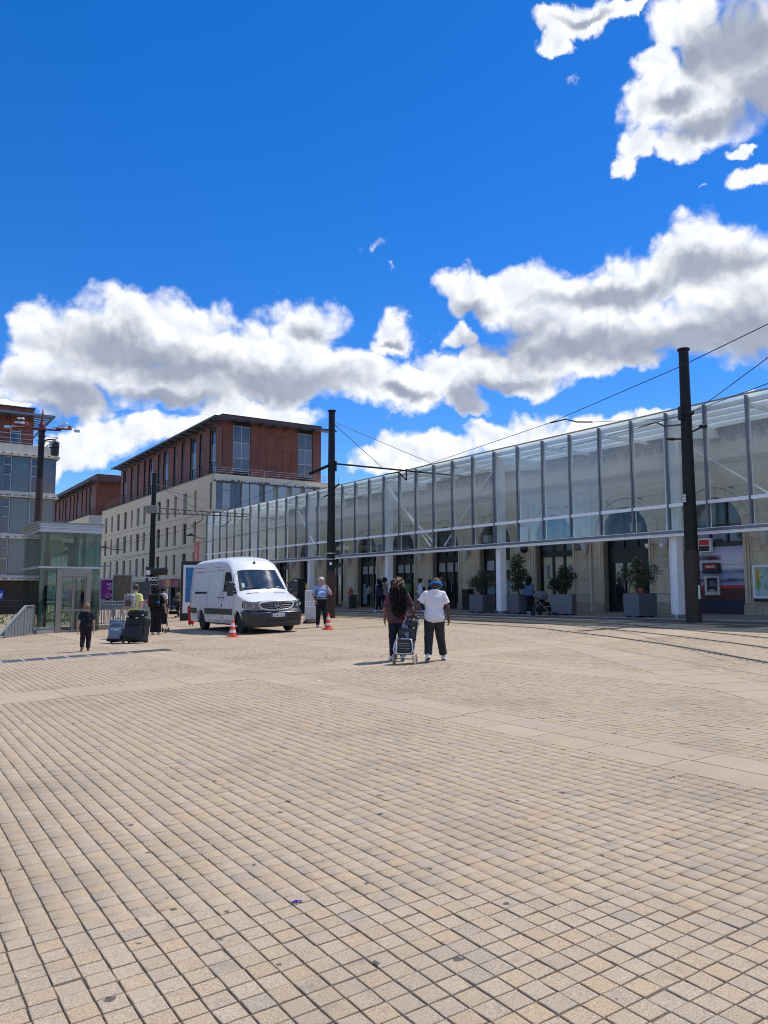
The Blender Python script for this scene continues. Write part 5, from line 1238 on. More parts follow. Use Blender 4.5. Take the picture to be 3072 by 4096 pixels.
mb = MB(); mb.tube([(YV.x * .1, YV.y * .1, hB - .65), (YV.x * 2.9, YV.y * 2.9, armz + .06)], .014, 5); mb.tube([(YV.x * .1, YV.y * .1, hB - .55), (YV.x * 7.9, YV.y * 7.9, armz + .06)], .014, 5); obj('stay_wire', mb, M['wire'], mB_)
mb = MB(); z = armz - 1.35; mb.tube([(0, 0, z), (XV.x * .75, XV.y * .75, z + .25)], .035, 8); mb.tube([(0, 0, z - .1), (-XV.x * .75, -XV.y * .75, z - .22)], .035, 8); mb.tube([(0, 0, armz - .05), (-YV.x * 1.2, -YV.y * 1.2, armz - .62)], .07, 8); obj('insulator_arm', mb, M['pole'], mB_)
mb = MB()
for Yd in (4.4, 7.9):
    p = YV * Yd; mb.tube([(p.x, p.y, armz + .1), (p.x, p.y, armz - .5)], .035, 6); q = p - XV * 0
    mb.tube([(p.x, p.y, armz - .5), (p.x - YV.x * .45, p.y - YV.y * .45, armz - .12), (p.x - YV.x * 1.3 , p.y - YV.y * 1.3, armz - .28)], .03, 6)
obj('registration_arm', mb, M['pole'], mB_)
# left mast with lattice arm
gC = ground(603, 2422); gC = Vector((at(603, 2400, 55.).x, 55., gz(-16.5, 55.))); tC = at(607, 1894, 55.)
mC_, fC, hC = mast('thin dark mast in front of the cream hotel windows, with a lattice arm', gC, Vector((gC.x, gC.y, tC.z)), .22, .155, False)
mb = MB(); z0 = at(620, 2040, 55.).z - gC.z; LA = 10.5
for dz in (.12, -.18): mb.tube([(YV.x * .15, YV.y * .15, z0 + dz * 1.5), (YV.x * 2, YV.y * 2, z0 + dz), (YV.x * LA, YV.y * LA, z0 + dz * .4)], .035, 6)
n = 22
for i in range(n): a = .4 + (LA - .6) * i / n; b_ = .4 + (LA - .6) * (i + .5) / n; k_ = lambda s_: 1 - .6 * s_ / LA; mb.tube([(YV.x * a, YV.y * a, z0 + .12 * k_(a)), (YV.x * b_, YV.y * b_, z0 - .18 * k_(b_))], .018, 4)
for Yd in (3.6, 5.8, 9., 9.8): p = YV * Yd; mb.tube([(p.x, p.y, z0 - .05), (p.x + .1, p.y, z0 - .45), (p.x - .35, p.y + .3, z0 - .75), (p.x - .9, p.y + .6, z0 - .95)], .028, 5)
obj('lattice_arm', mb, M['pole'], mC_)
mb = MB(); mb.box(-.45, .35, -.3, .25, z0 - .25, z0 + .3); obj('clamp_box', mb, mat('grey_metal_box', (.22, .21, .20), .6, .3), mC_, bevel=.04)
mb = MB(); mb.tube([(-.1, -.1, hC - .7), (YV.x * 4, YV.y * 4, hC - 1.5)], .012, 4); mb.tube([(0, 0, hC - 1), (YV.x * 8.2, YV.y * 8.2, z0 + .1)], .012, 4); obj('stay_wire', mb, M['wire'], mC_)
mb = MB(); zt = at(640, 2288, 55.).z - gC.z; mb.tube([(.1, -.2, zt), (1.15, -.35, zt + .05)], .27, 12); mb.box(-.3, .2, -.36, -.2, zt - .35, zt + .35); obj('tram_signal', mb, M['black'], mC_)
obj('signal_plate', MB().box(-.26, .02, -.385, -.365, zt - .2, zt + .12), M['paper'], mC_)
zc_ = at(605, 2316, 55.).z - gC.z; obj('sign_plate', MB().box(-.12, .62, -.36, -.3, zc_ - .42, zc_ + .42), M['black'], mC_, bevel=.03)
mb = MB()
for a, b, c_, d in ((-.09, .59, zc_ + .37, zc_ + .39), (-.09, .59, zc_ - .39, zc_ - .37)): mb.box(a, b, -.366, -.361, c_, d)
mb.box(-.09, -.07, -.366, -.361, zc_ - .37, zc_ + .37).box(.57, .59, -.366, -.361, zc_ - .37, zc_ + .37); obj('sign_border', mb, M['paper'], mC_)
text('ICC', M['paper'], mC_, (.25, -.366, zc_), (pi / 2, 0, 0), .36, .001, bold=.014)
mb = MB(); mb.box(-.33, .33, -.3, .3, .2, 2.4); obj('cabinet', mb, M['black'], mC_, bevel=.02)
# light mast behind the lift
tD = at(168, 1722, 40.); gD = Vector((tD.x, 40., gz(tD.x, 40.)))
mD_, fD, hD = mast('brown mast with a red spike and floodlights rising behind the lift', gD, Vector((gD.x, gD.y, tD.z)), .185, .15, True, zs=7.4 - gD.z, name='light_mast')
mb = MB(); x, y = fD(hD); mb.lathe([(.168, hD - .02), (.178, hD + .02), (.17, hD + .18), (.15, hD + .32), (.14, hD + .34), (.10, hD + .46), (.085, hD + .5), (.012, hD + 1.17)], (x, y, 0), 18); obj('spike', mb, M['pole_red'], mD_, sm=40)
mb = MB(); mb.tube([(x - 1.5, y, hD + .17), (x + 1., y, hD + .0)], .05, 8); obj('cross_arm', mb, M['pole_red'], mD_)
for dx, dz in ((-1.1, .30), (1.2, .04)):
    mb = MB(); v = [(x + dx - .42, y - .22, hD + dz - .02), (x + dx + .38, y - .22, hD + dz - .06), (x + dx + .28, y - .05, hD + dz + .20), (x + dx - .30, y - .05, hD + dz + .22)]; v += [(a, b + .22, c_ + .03) for a, b, c_ in v]
    mb.add(v, [(0, 1, 2, 3), (7, 6, 5, 4), (0, 4, 5, 1), (1, 5, 6, 2), (2, 6, 7, 3), (3, 7, 4, 0)]); f_ = obj('floodlight', mb, M['pole_red'], mD_)
    mb = MB(); mb.add([(x + dx - .32, y - .17, hD + dz + .06), (x + dx + .26, y - .17, hD + dz + .03), (x + dx + .2, y - .11, hD + dz + .16), (x + dx - .26, y - .11, hD + dz + .18)], [(0, 1, 2, 3)]); obj('lens', mb, mat('floodlight_lens', (.6, .62, .58), .2, var=.2), f_)
    obj('driver_box', MB().box(x + dx - .16, x + dx + .14, y - .16, y + .02, hD + dz + .29, hD + dz + .37), M['paper'], f_)
mb = MB(); mb.box(x - 1.95, x - 1.7, y - .15, y + .05, hD + .12, hD + .26).box(x + 1.75, x + 2., y - .15, y + .05, hD - .1, hD + .02).box(x + .6, x + .85, y - .15, y + .05, hD + .02, hD + .17); mb.tube([(x - 1.9, y - .05, hD + .2), (x - .9, y - .05, hD + .22)], .03, 6); obj('security_camera', mb, M['silver'], mD_)
mb = MB(); mb.tube([(x + .1, y, hD - .55), (x + .4, y, hD - .48), (x + .72, y, hD - .5), (x + .72, y, hD - .6)], .04, 8); mb.box(x + .5, x + .9, y - .22, y + .14, hD - .96, hD - .62); mb.lathe([(.16, hD - 1.35), (.2, hD - 1.2), (.2, hD - .97)], (x + .74, y - .05, 0), 14); mb.box(x + .68, x + 1.0, y - .32, y - .1, hD - .95, hD - .72); obj('projector', mb, M['black'], mD_, bevel=.02)
obj('projector_side', MB().box(x + .51, x + .76, y - .232, y - .222, hD - .93, hD - .68), M['silver'], mD_)
mb = MB()
for z in (hD - .3, hD - .62): clamp(mb, fD, z, .18, .03)
obj('steel_band', mb, M['black'], mD_)

# wires
def on_z(u, v, z):
    r = ray(u, v); t = (z - EYE) / r[2]; return Vector((r[0] * t, r[1] * t, z))
def wire(label, pts, r=.009, sag=0., group='overhead tram wires'):
    mb = MB(); P = [Vector(p) for p in pts]
    if sag and len(P) == 2: P = [P[0].lerp(P[1], i / 12) - Vector((0, 0, sag * 4 * (i / 12) * (1 - i / 12))) for i in range(13)]
    mb.tube(P, r, 5); return tag(obj('overhead_wire', mb, M['wire']), label, 'wire', group)
arm1 = gB + Vector((YV.x * 4.4, YV.y * 4.4, armz - .05)); arm2 = gB + Vector((YV.x * 7.9, YV.y * 7.9, armz - .1))
w1e = at(3072, 1296, 17.); wire('upper tram contact wire, from the mast arm up to the right edge of the sky', [arm1, at(2203, 1690, 29.0), at(2722, 1466, 20.6), w1e, w1e + (w1e - at(2722, 1466, 20.6)) * 1.5], .012)
w2e = at(3072, 1534, 19.); wire('lower tram contact wire, crossing the canopy glass to the right mast', [arm2, at(2200, 1806, 33.5), at(2553, 1711, 28.5), at(2745, 1655, 25.0), w2e, w2e + (w2e - at(2745, 1655, 25.)) * 1.2], .012)
wire('contact wire running from the mast arm away over the canopy to the left', [arm1 + Vector((0, 0, -.05)), at(1424, 1996, 44.), at(1185, 2046, 56.), at(1010, 2110, 70.)], .010)
wire('contact wire low across the canopy glass, down to the far left', [arm2, at(1424, 2022, 47.), at(1110, 2080, 58.), at(870, 2140, 75.)], .010)
wire('thin stay wire from the right mast up to the right edge', [at(2759, 1657, 25.2), at(2858, 1589, 23.), at(3072, 1430, 19.), at(3300, 1262, 16.)], .012)
wire('thin wire from the right mast out to the pull-off arm on the left', [at(2746, 1674, 25.2), at(2553, 1680, 27.), at(2370, 1688, 28.8)], .009)
wire('pull-off arm on the upper contact wire', [at(2200, 1692, 29.0), at(2262, 1677, 28.9), at(2310, 1688, 28.8), at(2370, 1688, 28.8)], .03)
wire('pull-off arm on the lower contact wire', [at(2553, 1711, 28.4), at(2625, 1690, 27.4), at(2660, 1705, 26.8), at(2745, 1697, 25.3)], .026)
for i, (lab, pts) in enumerate((('wire across the second row of cream hotel windows', [(395, 2205, 52), (860, 2088, 52), (1010, 2060, 55)]), ('wire across the third row of cream hotel windows', [(395, 2255, 50), (835, 2167, 50), (1160, 2100, 52)]),
                                ('wire across the lowest row of cream hotel windows', [(400, 2200, 58), (720, 2100, 58), (830, 2020, 60)]), ('wire falling from the left mast towards the hotel corner', [(617, 1935, 55), (760, 2020, 57), (860, 2060, 60)]))):
    wire(lab, [at(*p) for p in pts], .011)
wire('span wire from the dark mast down to the left across the brown hotel end', [at(1265, 1880, 37.5), at(1135, 1940, 42), at(900, 2040, 50)], .012)

# ------------------------------------------------------------------ planters and their shrubs
def planter(label, x, y, rz, w, d, h):
    p = W(x, y); t = thing('planter', label, 'planter', (p.x, p.y, p.z + .012), rz, 'blue grey metal planters under the canopy')
    o = MB(); o.box(-w / 2, w / 2, -d / 2, d / 2, .05, h); obj('planter_box', o, M['planter'], t, bevel=.008)
    o = MB(); o.box(-w / 2 + .04, w / 2 - .04, -d / 2 + .04, d / 2 - .04, h - .03, h + .012); obj('soil', o, M['soil'], t)
    o = MB()
    for sx in (-1, 1):
        for sy in (-1, 1): o.box(sx * (w / 2 - .12) - .06, sx * (w / 2 - .12) + .06, sy * (d / 2 - .12) - .06, sy * (d / 2 - .12) + .06, 0, .049)
    obj('foot', o, M['black'], t); return p
def shrub(label, p, z, crowns, leafm, n, size, seed, stems=9, flowers=0, elong=3., clumps=26, name='shrub', droop=0., shell=.3):
    r = np.random.default_rng(seed); t = thing(name, label, 'plant', (p.x, p.y, p.z + z), RZ, None)
    mb = MB()
    for (c, rad) in crowns: leaf_cloud(mb, c, rad, int(n * .72 * rad[0] * rad[2] / sum(q[1][0] * q[1][2] for q in crowns)), size, r, elong, shell, droop, clumps)
    t.scale = (.86, .86, .88); obj('foliage', mb, leafm, t)
    mb = MB()
    for i in range(stems):
        c, rad = crowns[i % len(crowns)]; e = Vector(c) + Vector(r.normal(size=3)) * .35 * rad[0]; b = Vector((r.normal() * .06, r.normal() * .06, 0))
        mb.tube([b, b.lerp(e, .5) + Vector(r.normal(size=3)) * .06, e], [.018, .013, .006], 5)
    obj('stem', mb, M['bark'], t)
    if flowers:
        mb = MB()
        for (c, rad) in crowns:
            for i in range(flowers):
                d = r.normal(size=3); d[2] = abs(d[2]) * .8; d /= np.linalg.norm(d); q = np.array(c) + d * np.array(rad) * r.uniform(.75, 1.05)
                leaf_cloud(mb, q, (.05, .05, .04), 14, .055, r, 1.3, 0.)
        obj('flowers', mb, M['petal'], t)
    return t
p = planter('blue grey planter with loose oleander, left of the white post', -11.45, 1.05, RZ + .12, .88, .9, .86)
shrub('loose dark oleander with narrow leaves in the leftmost planter', p, .86, [((-.25, -.1, .75), (.62, .5, .48)), ((.35, .1, .7), (.55, .45, .5)), ((-.5, 0, .45), (.4, .4, .25)), ((.1, 0, 1.05), (.35, .3, .28))], M['leaf2'], 2600, .15, 1, 16, 1, 4.2, 24)
p = planter('blue grey planter close behind the white post, beside the woman in denim', -8.75, 1.0, RZ - .1, 1.0, .95, .86)
shrub('tall leafy shrub rising beside the white post', p, .86, [((-.1, 0, .55), (.42, .4, .5)), ((-.2, 0, 1.15), (.46, .4, .5)), ((-.15, 0, 1.7), (.36, .34, .36)), ((.2, 0, 1.0), (.4, .35, .3)), ((.1, -.1, .35), (.4, .35, .25))], M['leaf'], 3600, .10, 2, 12, 0, 1.7, 30)
bs_ = W(-8.3, .75); tb = thing('flower_basket', 'small pale basket standing on the edge of the planter beside the woman in denim', 'basket', (bs_.x, bs_.y, bs_.z + .875), RZ); mb = MB(); mb.lathe([(.12, 0), (.17, .2), (.18, .2), (.13, .015)], (0, 0, 0), 14); obj('bowl', mb, mat('grey_wicker', (.2, .2, .19), .8, var=.3, vscale=30), tb); mb = MB(); mb.lathe([(.178, .185), (.19, .2), (.178, .215)], (0, 0, 0), 14); obj('rim', mb, M['silver'], tb)
p = planter('blue grey planter with dense shrub, right of the stroller', -6.05, .95, RZ + .55, .9, .95, .86)
shrub('dense rounded dark shrub in the planter right of the stroller', p, .86, [((-.15, 0, .5), (.66, .5, .45)), ((.2, 0, .85), (.52, .45, .42)), ((.1, 0, 1.15), (.34, .3, .28)), ((-.45, 0, .45), (.38, .35, .3))], M['leaf3'], 4600, .085, 3, 10, 0, 1.6, 40)
p = planter('blue grey planter with pink oleanders in front of the black door', -1.95, .75, RZ - .02, .72, 1.02, .88)
shrub('tall pink flowering oleander in the planter before the black door', p, .86, [((.1, .1, .7), (.45, .5, .55)), ((-.3, 0, .9), (.45, .45, .45)), ((-.75, -.1, .8), (.38, .35, .34)), ((.3, .3, .95), (.4, .4, .4)), ((-.2, .1, 1.35), (.25, .25, .3))], M['leaf2'], 2800, .15, 4, 18, 3, 4.2, 22)
pp_ = W(-1.75, .55); tp = thing('flower_pot', 'small terracotta pot standing in the planter of pink oleanders', 'pot', (pp_.x, pp_.y, pp_.z + .89), 0); mb = MB(); mb.lathe([(.07, 0), (.1, .17), (.115, .17), (.115, .21), (.09, .21)], n=14); obj('pot', mb, mat('terracotta_pot', (.36, .10, .05), .8), tp); obj('soil', MB().lathe([(.085, .18), (.085, .2)], n=12), M['soil'], tp)
# ticket machine and white column by the station
g = ground(1196, 2452); tm = thing('ticket_machine', 'black ticket machine with two white panels beside the van', 'ticket machine', tuple(g), RZ)
obj('case', MB().box(-.42, .30, -.25, .25, 0, 1.98), M['black'], tm, bevel=.02)
obj('top_panel', MB().box(-.33, .22, -.262, -.252, 1.66, 1.86), M['paper'], tm); obj('info_panel', MB().box(-.30, .18, -.262, -.252, 1.28, 1.52), M['silver'], tm); obj('purple_panel', MB().box(-.3, .2, -.262, -.252, .85, 1.2), mat('dark_purple_panel', (.06, .025, .07), .4), tm)
obj('side_cabinet', MB().box(-1.0, -.45, -.2, .2, 0, 1.78), M['black'], tm, bevel=.02)
mb = MB(); mb.box(-.25, .15, -.265, -.2635, 1.73, 1.77).box(-.25, .1, -.2655, -.264, 1.4, 1.43); obj('dark_line', mb, M['black'], tm)
yd = thing('yellow_disc', 'round yellow sign on the doors behind the ticket machine', 'sign', tuple(at(1222, 2350, 49.5)), RZ); mb = MB(); mb.lathe([(.27, 0), (.27, -.015)], (0, 0, 0), 24, 'y'); obj('disc', mb, mat('yellow_sign', (.6, .42, .03), .5), yd); mb = MB(); mb.box(-.13, -.07, -.022, -.016, -.1, .12).box(-.07, .1, -.022, -.016, -.1, -.04); obj('dark_mark', mb, M['black'], yd)
g = ground(1244, 2492); wc = thing('sign_column', 'white standing sign column on a rubber foot behind the man on the phone', 'sign', tuple(g), RZ + pi / 2 - .5)
mb = MB(); mb.box(-.27, .27, -.05, .05, .12, 1.36); obj('board', mb, mat('pale_grey_board', (.50, .52, .54), .5, var=.05), wc, bevel=.03)
mb = MB(); mb.lathe([(.34, 0), (.34, .05), (.24, .12), (.1, .14)], (0, 0, 0), 18); obj('foot', mb, M['rubber'], wc)
obj('paper_notice', MB().box(-.24, .24, -.056, -.051, .66, .92), M['paper'], wc)
mb = MB()
for i in range(3):
    for k in range(6): mb.box(-.2 + k * .066, -.155 + k * .066 + random.uniform(-.01, .01), -.059, -.0565, .70 + i * .07, .73 + i * .07)
obj('print_lines', mb, mat('blue_print', (.1, .12, .35), .5), wc)
bn_ = W(-14.9, 3.0); lb = thing('litter_bin', 'dark litter bin against the station wall beside the hooded man', 'bin', tuple(bn_), RZ); obj('body', MB().box(-.25, .25, -.2, .2, .03, 1.05), M['black_frame'], lb, bevel=.02); obj('lid', MB().box(-.27, .27, -.22, .22, 1.053, 1.1), M['black'], lb, bevel=.01)

# traffic cones
def m_cone():
    m = mat('orange_cone_plastic', (.72, .07, .02), .45, var=.06); nt = m.node_tree; b = nt.nodes['Principled BSDF']; tc = node(nt, 'ShaderNodeTexCoord').outputs['Object']; z = node(nt, 'ShaderNodeSeparateXYZ', {0: tc}).outputs[2]
    return m
mcone = m_cone(); mwhite = mat('white_reflective_band', (.72, .72, .72), .35, var=.1, vscale=12)
def cone(p, label, h=.56, src=None):
    if src: return copy_tree(src, p, .7, label)
    t = thing('traffic_cone', label, 'cone', p, 0, 'orange and white traffic cones by the van')
    r = lambda z: .125 - (.125 - .03) * (z - .035) / (h - .035)
    mb = MB(); mb.lathe([(r(.035), .035), (r(h) + .004, h - .012), (r(h) - .008, h), (.005, h)], n=24); obj('body', mb, mcone, t, sm=40)
    mb = MB(); mb.box(-.165, .165, -.165, .165, 0, .034); obj('base', mb, mcone, t, bevel=.02)
    for a, b in ((.14, .23), (.34, .44)): mb = MB(); mb.lathe([(r(a) + .002, a), (r(b) + .002, b)], n=24); obj('white_band', mb, mwhite, t, sm=40)
    return t
k1 = cone(tuple(ground(930, 2548)), 'orange and white traffic cone beside the van\'s front wheel')
cone(tuple(ground(1313, 2517)), 'orange and white traffic cone at the feet of the man on the phone', src=k1)
# ------------------------------------------------------------------ white delivery van (nose at x = 0, right-hand side at -y)
VAN_P = W(-6.83, -11.90); VL = 5.92
van = thing('delivery_van', 'white high-roof delivery van with black bumper parked on the square', 'van')
van.matrix_world = Matrix.Translation(VAN_P + Vector((0, 0, .008))) @ tilt @ Matrix.Rotation(RZ - .012, 4, 'Z') @ Matrix.Scale(1.04, 4)
M['van_white'] = mat('white_van_paint', (.70, .71, .725), .28, var=.015, vscale=.8, coat=.4)
_nt = M['van_white'].node_tree; _b = _nt.nodes['Principled BSDF']; _l = _b.inputs['Base Color'].links[0].from_socket; _tc = node(_nt, 'ShaderNodeTexCoord').outputs['Object']
_z = node(_nt, 'ShaderNodeSeparateXYZ', {0: _tc}).outputs[2]; _n = node(_nt, 'ShaderNodeTexNoise', {'Vector': vmth(_nt, 'MULTIPLY', _tc, (1, 1, 2.2)), 'Scale': 3.2, 'Detail': 7., 'Roughness': .65}).outputs[0]
_m = mth(_nt, 'MULTIPLY', smooth(_nt, _z, .25, 1.15, 1., .06), smooth(_nt, _n, .36, .72, 0., .75))
_nt.links.new(mixc(_nt, _m, _l, (.30, .265, .21)), _b.inputs['Base Color'])       # road film, thickest along the sills
M['van_black'] = mat('black_bumper_plastic', (.020, .022, .026), .38, var=.15, vscale=6)
M['van_glass'] = mat('dark_van_glass', (.012, .022, .030), .025, var=.4, vscale=1.3, spec=.9, coat=.6)
M['seam'] = mat('dark_panel_gap', (.035, .035, .037), .7)
M['chrome'] = mat('chrome_trim', (.55, .56, .58), .12, 1., var=.04)
M['lens'] = mat('headlight_lens', (.10, .11, .125), .06, .1, var=.9, vscale=9, spec=.9, coat=1.)
PRX = [0, -.14, -.30, -.60, -.98, -1.10, -1.70, -1.80, -2.02, -2.36, -2.85, -4.5, -5.55, -5.80, -5.92]
PRZ = [1.02, 1.06, 1.13, 1.23, 1.335, 1.425, 2.13, 2.235, 2.42, 2.555, 2.615, 2.63, 2.605, 2.55, 2.42]
def ztop_(x): return float(np.interp(-x, [-v for v in PRX], PRZ))
def rs_(x): return float(np.interp(-x, [0, .9, 1.1, 1.7, 2.1, 2.6, 9], [.10, .12, .15, .17, .26, .33, .33]))
def fx_(x): return float(np.interp(-x, [0, .14, .35, .7, 1.2, 5.5, 5.92], [.86, .90, .955, .99, 1, 1, .985]))
def W_(z): return float(np.interp(z, [.25, .5, .75, 1.15, 1.4, 2.3, 2.7], [.945, .98, .992, .988, .965, .845, .80]))
def kx_(x): return float(np.interp(-x, [0, .2, .9, 1.7, 2.6], [.26, .22, .14, .10, 0]))
def vpt(x, y, z, off=0.): return (x - kx_(x) * abs(y) ** 2.5, y, z)
PW_ = 2.7
def side_y(x, z):
    zt = ztop_(x); zs = zt - rs_(x)
    if z <= zs: return W_(z) * fx_(x)
    k = min((z - zs) / (zt - zs), .999); return W_(zs) * fx_(x) * (1 - k ** PW_) ** (1 / PW_)
def top_z(x, y):
    zt = ztop_(x); zs = zt - rs_(x); w = W_(zs) * fx_(x); k = min(abs(y) / w, .999); return zs + (zt - zs) * (1 - k ** PW_) ** (1 / PW_)
ZS = .30
def ring(x):
    zt = ztop_(x); zs = zt - rs_(x); out = []
    for i in range(13): z = ZS + (zs - ZS) * i / 12; out.append((side_y(x, z), z))
    for i in range(1, 15):
        a = pi / 2 * i / 14; c_, s_ = max(cos(a), 0) ** (2 / PW_), sin(a) ** (2 / PW_); out.append((W_(zs) * fx_(x) * c_, zs + (zt - zs) * s_))
    return out
stx = sorted(set([round(-.14 - .055 * i, 4) for i in range(106) if -.14 - .055 * i > -5.92] + [-5.92] + PRX[1:]), reverse=True)
AX = (-1.02, -4.69); AR = .425; AZ = .345
mb = MB(); rows = None; vs = []; fs = []
for x in stx:
    r = ring(x); full = [(-y, z) for y, z in r] + [(y, z) for y, z in r[::-1][1:]]
    rows = len(full); vs += [vpt(x, y, z) for y, z in full]
for i in range(len(stx) - 1):
    for j in range(rows - 1):
        q = (i * rows + j, i * rows + j + 1, (i + 1) * rows + j + 1, (i + 1) * rows + j)
        c = np.mean([vs[k] for k in q], 0)
        if c[2] < .9 and any((c[0] - a) ** 2 + (c[2] - AZ) ** 2 < AR ** 2 for a in AX): continue
        if c[0] > -.62 and c[2] < .70: continue
        fs.append(q)
n0_ = (len(stx) - 1) * rows
fs.append(tuple(range(n0_, n0_ + rows)))
mb.add(vs, fs); body = obj('body', mb, M['van_white'], van, sm=32)
# fascia under the bonnet lip
def fasc(y): return -.085 - .30 * (abs(y) / .93) ** 2.6
mb = MB(); mb.grid(lambda u, v: (fasc((u * 2 - 1) * .90) + .03 * (1 - v) - .05 * max(v - .8, 0), (u * 2 - 1) * .90, .66 + v * (.41 - .10 * (abs(u * 2 - 1)) ** 3)), 36, 8); obj('front_panel', mb, M['van_white'], van, sm=50)
def front_patch(poly_or_grid, off): pass
# grille: black panel with slats and emblem
def gx(y, off): return fasc(y) + .03 + off
mb = MB(); mb.grid(lambda u, v: (gx(0, 0) * 0 + gx((u * 2 - 1) * (.50 + .16 * v), .014), (u * 2 - 1) * (.50 + .16 * v), .765 + v * .255 - .05 * (1 - v) * (abs(u * 2 - 1)) ** 2 * -1), 24, 4); obj('grille', mb, M['van_black'], van, sm=True)
gr_ = MB()
for v in (.22, .5, .78):
    hw = .47 + .16 * v; pts = [(gx(y, .035), y, .775 + v * .245) for y in np.linspace(-hw, hw, 15)]; gr_.tube(pts, .010, 6)
obj('grille_slat', gr_, M['lamp_box'], van, sm=True)
gr_ = MB(); out = []
for i in range(48):
    a = 2 * pi * i / 48; cx, cz = cos(a), sin(a); e = 3.2
    yy = abs(cx) ** (2 / e) * (1 if cx > 0 else -1); zz = abs(cz) ** (2 / e) * (1 if cz > 0 else -1); hw = .585 + .085 * zz
    out.append((gx(yy * hw, .022), yy * hw, .893 + zz * .142 - .0 * abs(yy)))
gr_.tube(out, .027, 8, closed=True); obj('grille_surround', gr_, M['van_white'], van, sm=True)
em = MB(); ex = gx(0, .065); em.tube([(ex, .108 * cos(a), .90 + .108 * sin(a)) for a in [2 * pi * i / 32 for i in range(32)]], .012, 8, closed=True)
for k in range(3):
    a = pi / 2 + 2 * pi * k / 3; d = Vector((0, cos(a), sin(a))); p_ = Vector((0, -sin(a), cos(a))); c0 = Vector((ex, 0, .90))
    em.add([c0 + p_ * .026 + Vector((-.004, 0, 0)), c0 + d * .102, c0 - p_ * .026 + Vector((-.004, 0, 0)), c0 + Vector((.014, 0, 0))], [(0, 1, 3), (1, 2, 3), (0, 3, 2)])
obj('star_emblem', em, M['chrome'], van)
em = MB(); em.lathe([(.10, ex - .022), (.10, ex - .012)], (0, 0, .90), 24, 'x'); obj('emblem_backing', em, M['van_black'], van)
# bumper
path = [(-.66, -.985), (-.45, -.985), (-.30, -.955), (-.19, -.88), (-.11, -.75), (-.055, -.55), (-.02, -.28), (-.01, 0)]; path = path + [(x, -y) for x, y in path[::-1][1:]]
pl_ = smooth_line([Vector((x, y)) for x, y in path], 5)
prof = [(.20, -.10), (.215, -.03), (.26, 0.), (.42, .012), (.50, .03), (.62, .035), (.665, .03), (.685, .0), (.74, -.012), (.765, -.05)]
vs = []; fs = []
for i, p_ in enumerate(pl_):
    t_ = (pl_[min(i + 1, len(pl_) - 1)] - pl_[max(i - 1, 0)]).normalized(); nn = Vector((t_.y, -t_.x)) 
    for z, o_ in prof: vs.append((p_.x + nn.x * o_, p_.y + nn.y * o_, z + (.02 if abs(p_.y) > .9 else 0) * (z > .6)))
k = len(prof)
for i in range(len(pl_) - 1):
    for j in range(k - 1): fs.append((i * k + j, (i + 1) * k + j, (i + 1) * k + j + 1, i * k + j + 1))
mb = MB(); mb.add(vs, fs); obj('front_bumper', mb, M['van_black'], van, sm=45)
mb = MB(); mb.grid(lambda u, v: (.028 - .25 * (abs(u * 2 - 1) * .72 / .99) ** 2.6, (u * 2 - 1) * .72, .30 + v * .09), 16, 1); obj('air_intake', mb, M['seam'], van)
for s in (-1, 1):
    mb = MB(); mb.grid(lambda u, v: (.036 - .27 * ((.58 + u * .26) / .98) ** 2.8, s * (.58 + u * .26), .46 + v * .13 + u * .03), 6, 2, s < 0); obj('fog_recess', mb, M['seam'], van)
    # headlights wrapping round the corner
    def hl(u, v, off=.0):
        if u < .55: yy = .60 + u / .55 * .30; X = fasc(yy) + .035; Y = yy
        else: X = fasc(.90) + .03 - (u - .55) / .45 * .30; Y = .90 + .085 * min((u - .55) / .3, 1) ** .6
        zl = .775 + .06 * u + .05 * max(u - .7, 0); zu = .965 + .155 * u - .10 * max(u - .8, 0) * 4
        return (X + off * (1.2 - u), s * (Y + off * u), zl + (zu - zl) * v)
    mb = MB(); mb.grid(lambda u, v: hl(u, v, .02), 16, 5, s < 0); h = obj('headlight', mb, M['lens'], van, sm=True)
    rf_ = MB()
    for uu in (.28, .6): c_ = hl(uu, .45, .024); rf_.lathe([(.062, 0), (.05, .012), (.03, -.004)], c_, 16, 'x')
    obj('reflector', rf_, M['chrome'], h, sm=True)
    mb = MB(); mb.grid(lambda u, v: hl(.66 + .3 * u, .78 + .18 * v, .026), 6, 1, s < 0); obj('indicator', mb, mat('amber_lens', (.4, .2, .06), .1), h)
# number plate
mb = MB(); mb.box(.028, .042, -.26, .26, .525, .635); np_ = obj('number_plate', mb, M['paper'], van, bevel=.004)
mb = MB(); mb.box(.0425, .0445, -.26, -.215, .525, .635).box(.0425, .0445, .215, .26, .525, .635); obj('blue_band', mb, mat('plate_blue', (.01, .05, .42), .4), np_)
text('EC-877-LX', M['black'], np_, (.0450, 0, .578), (pi / 2, 0, pi / 2), .105, .0008, bold=.0015, xs=.78)
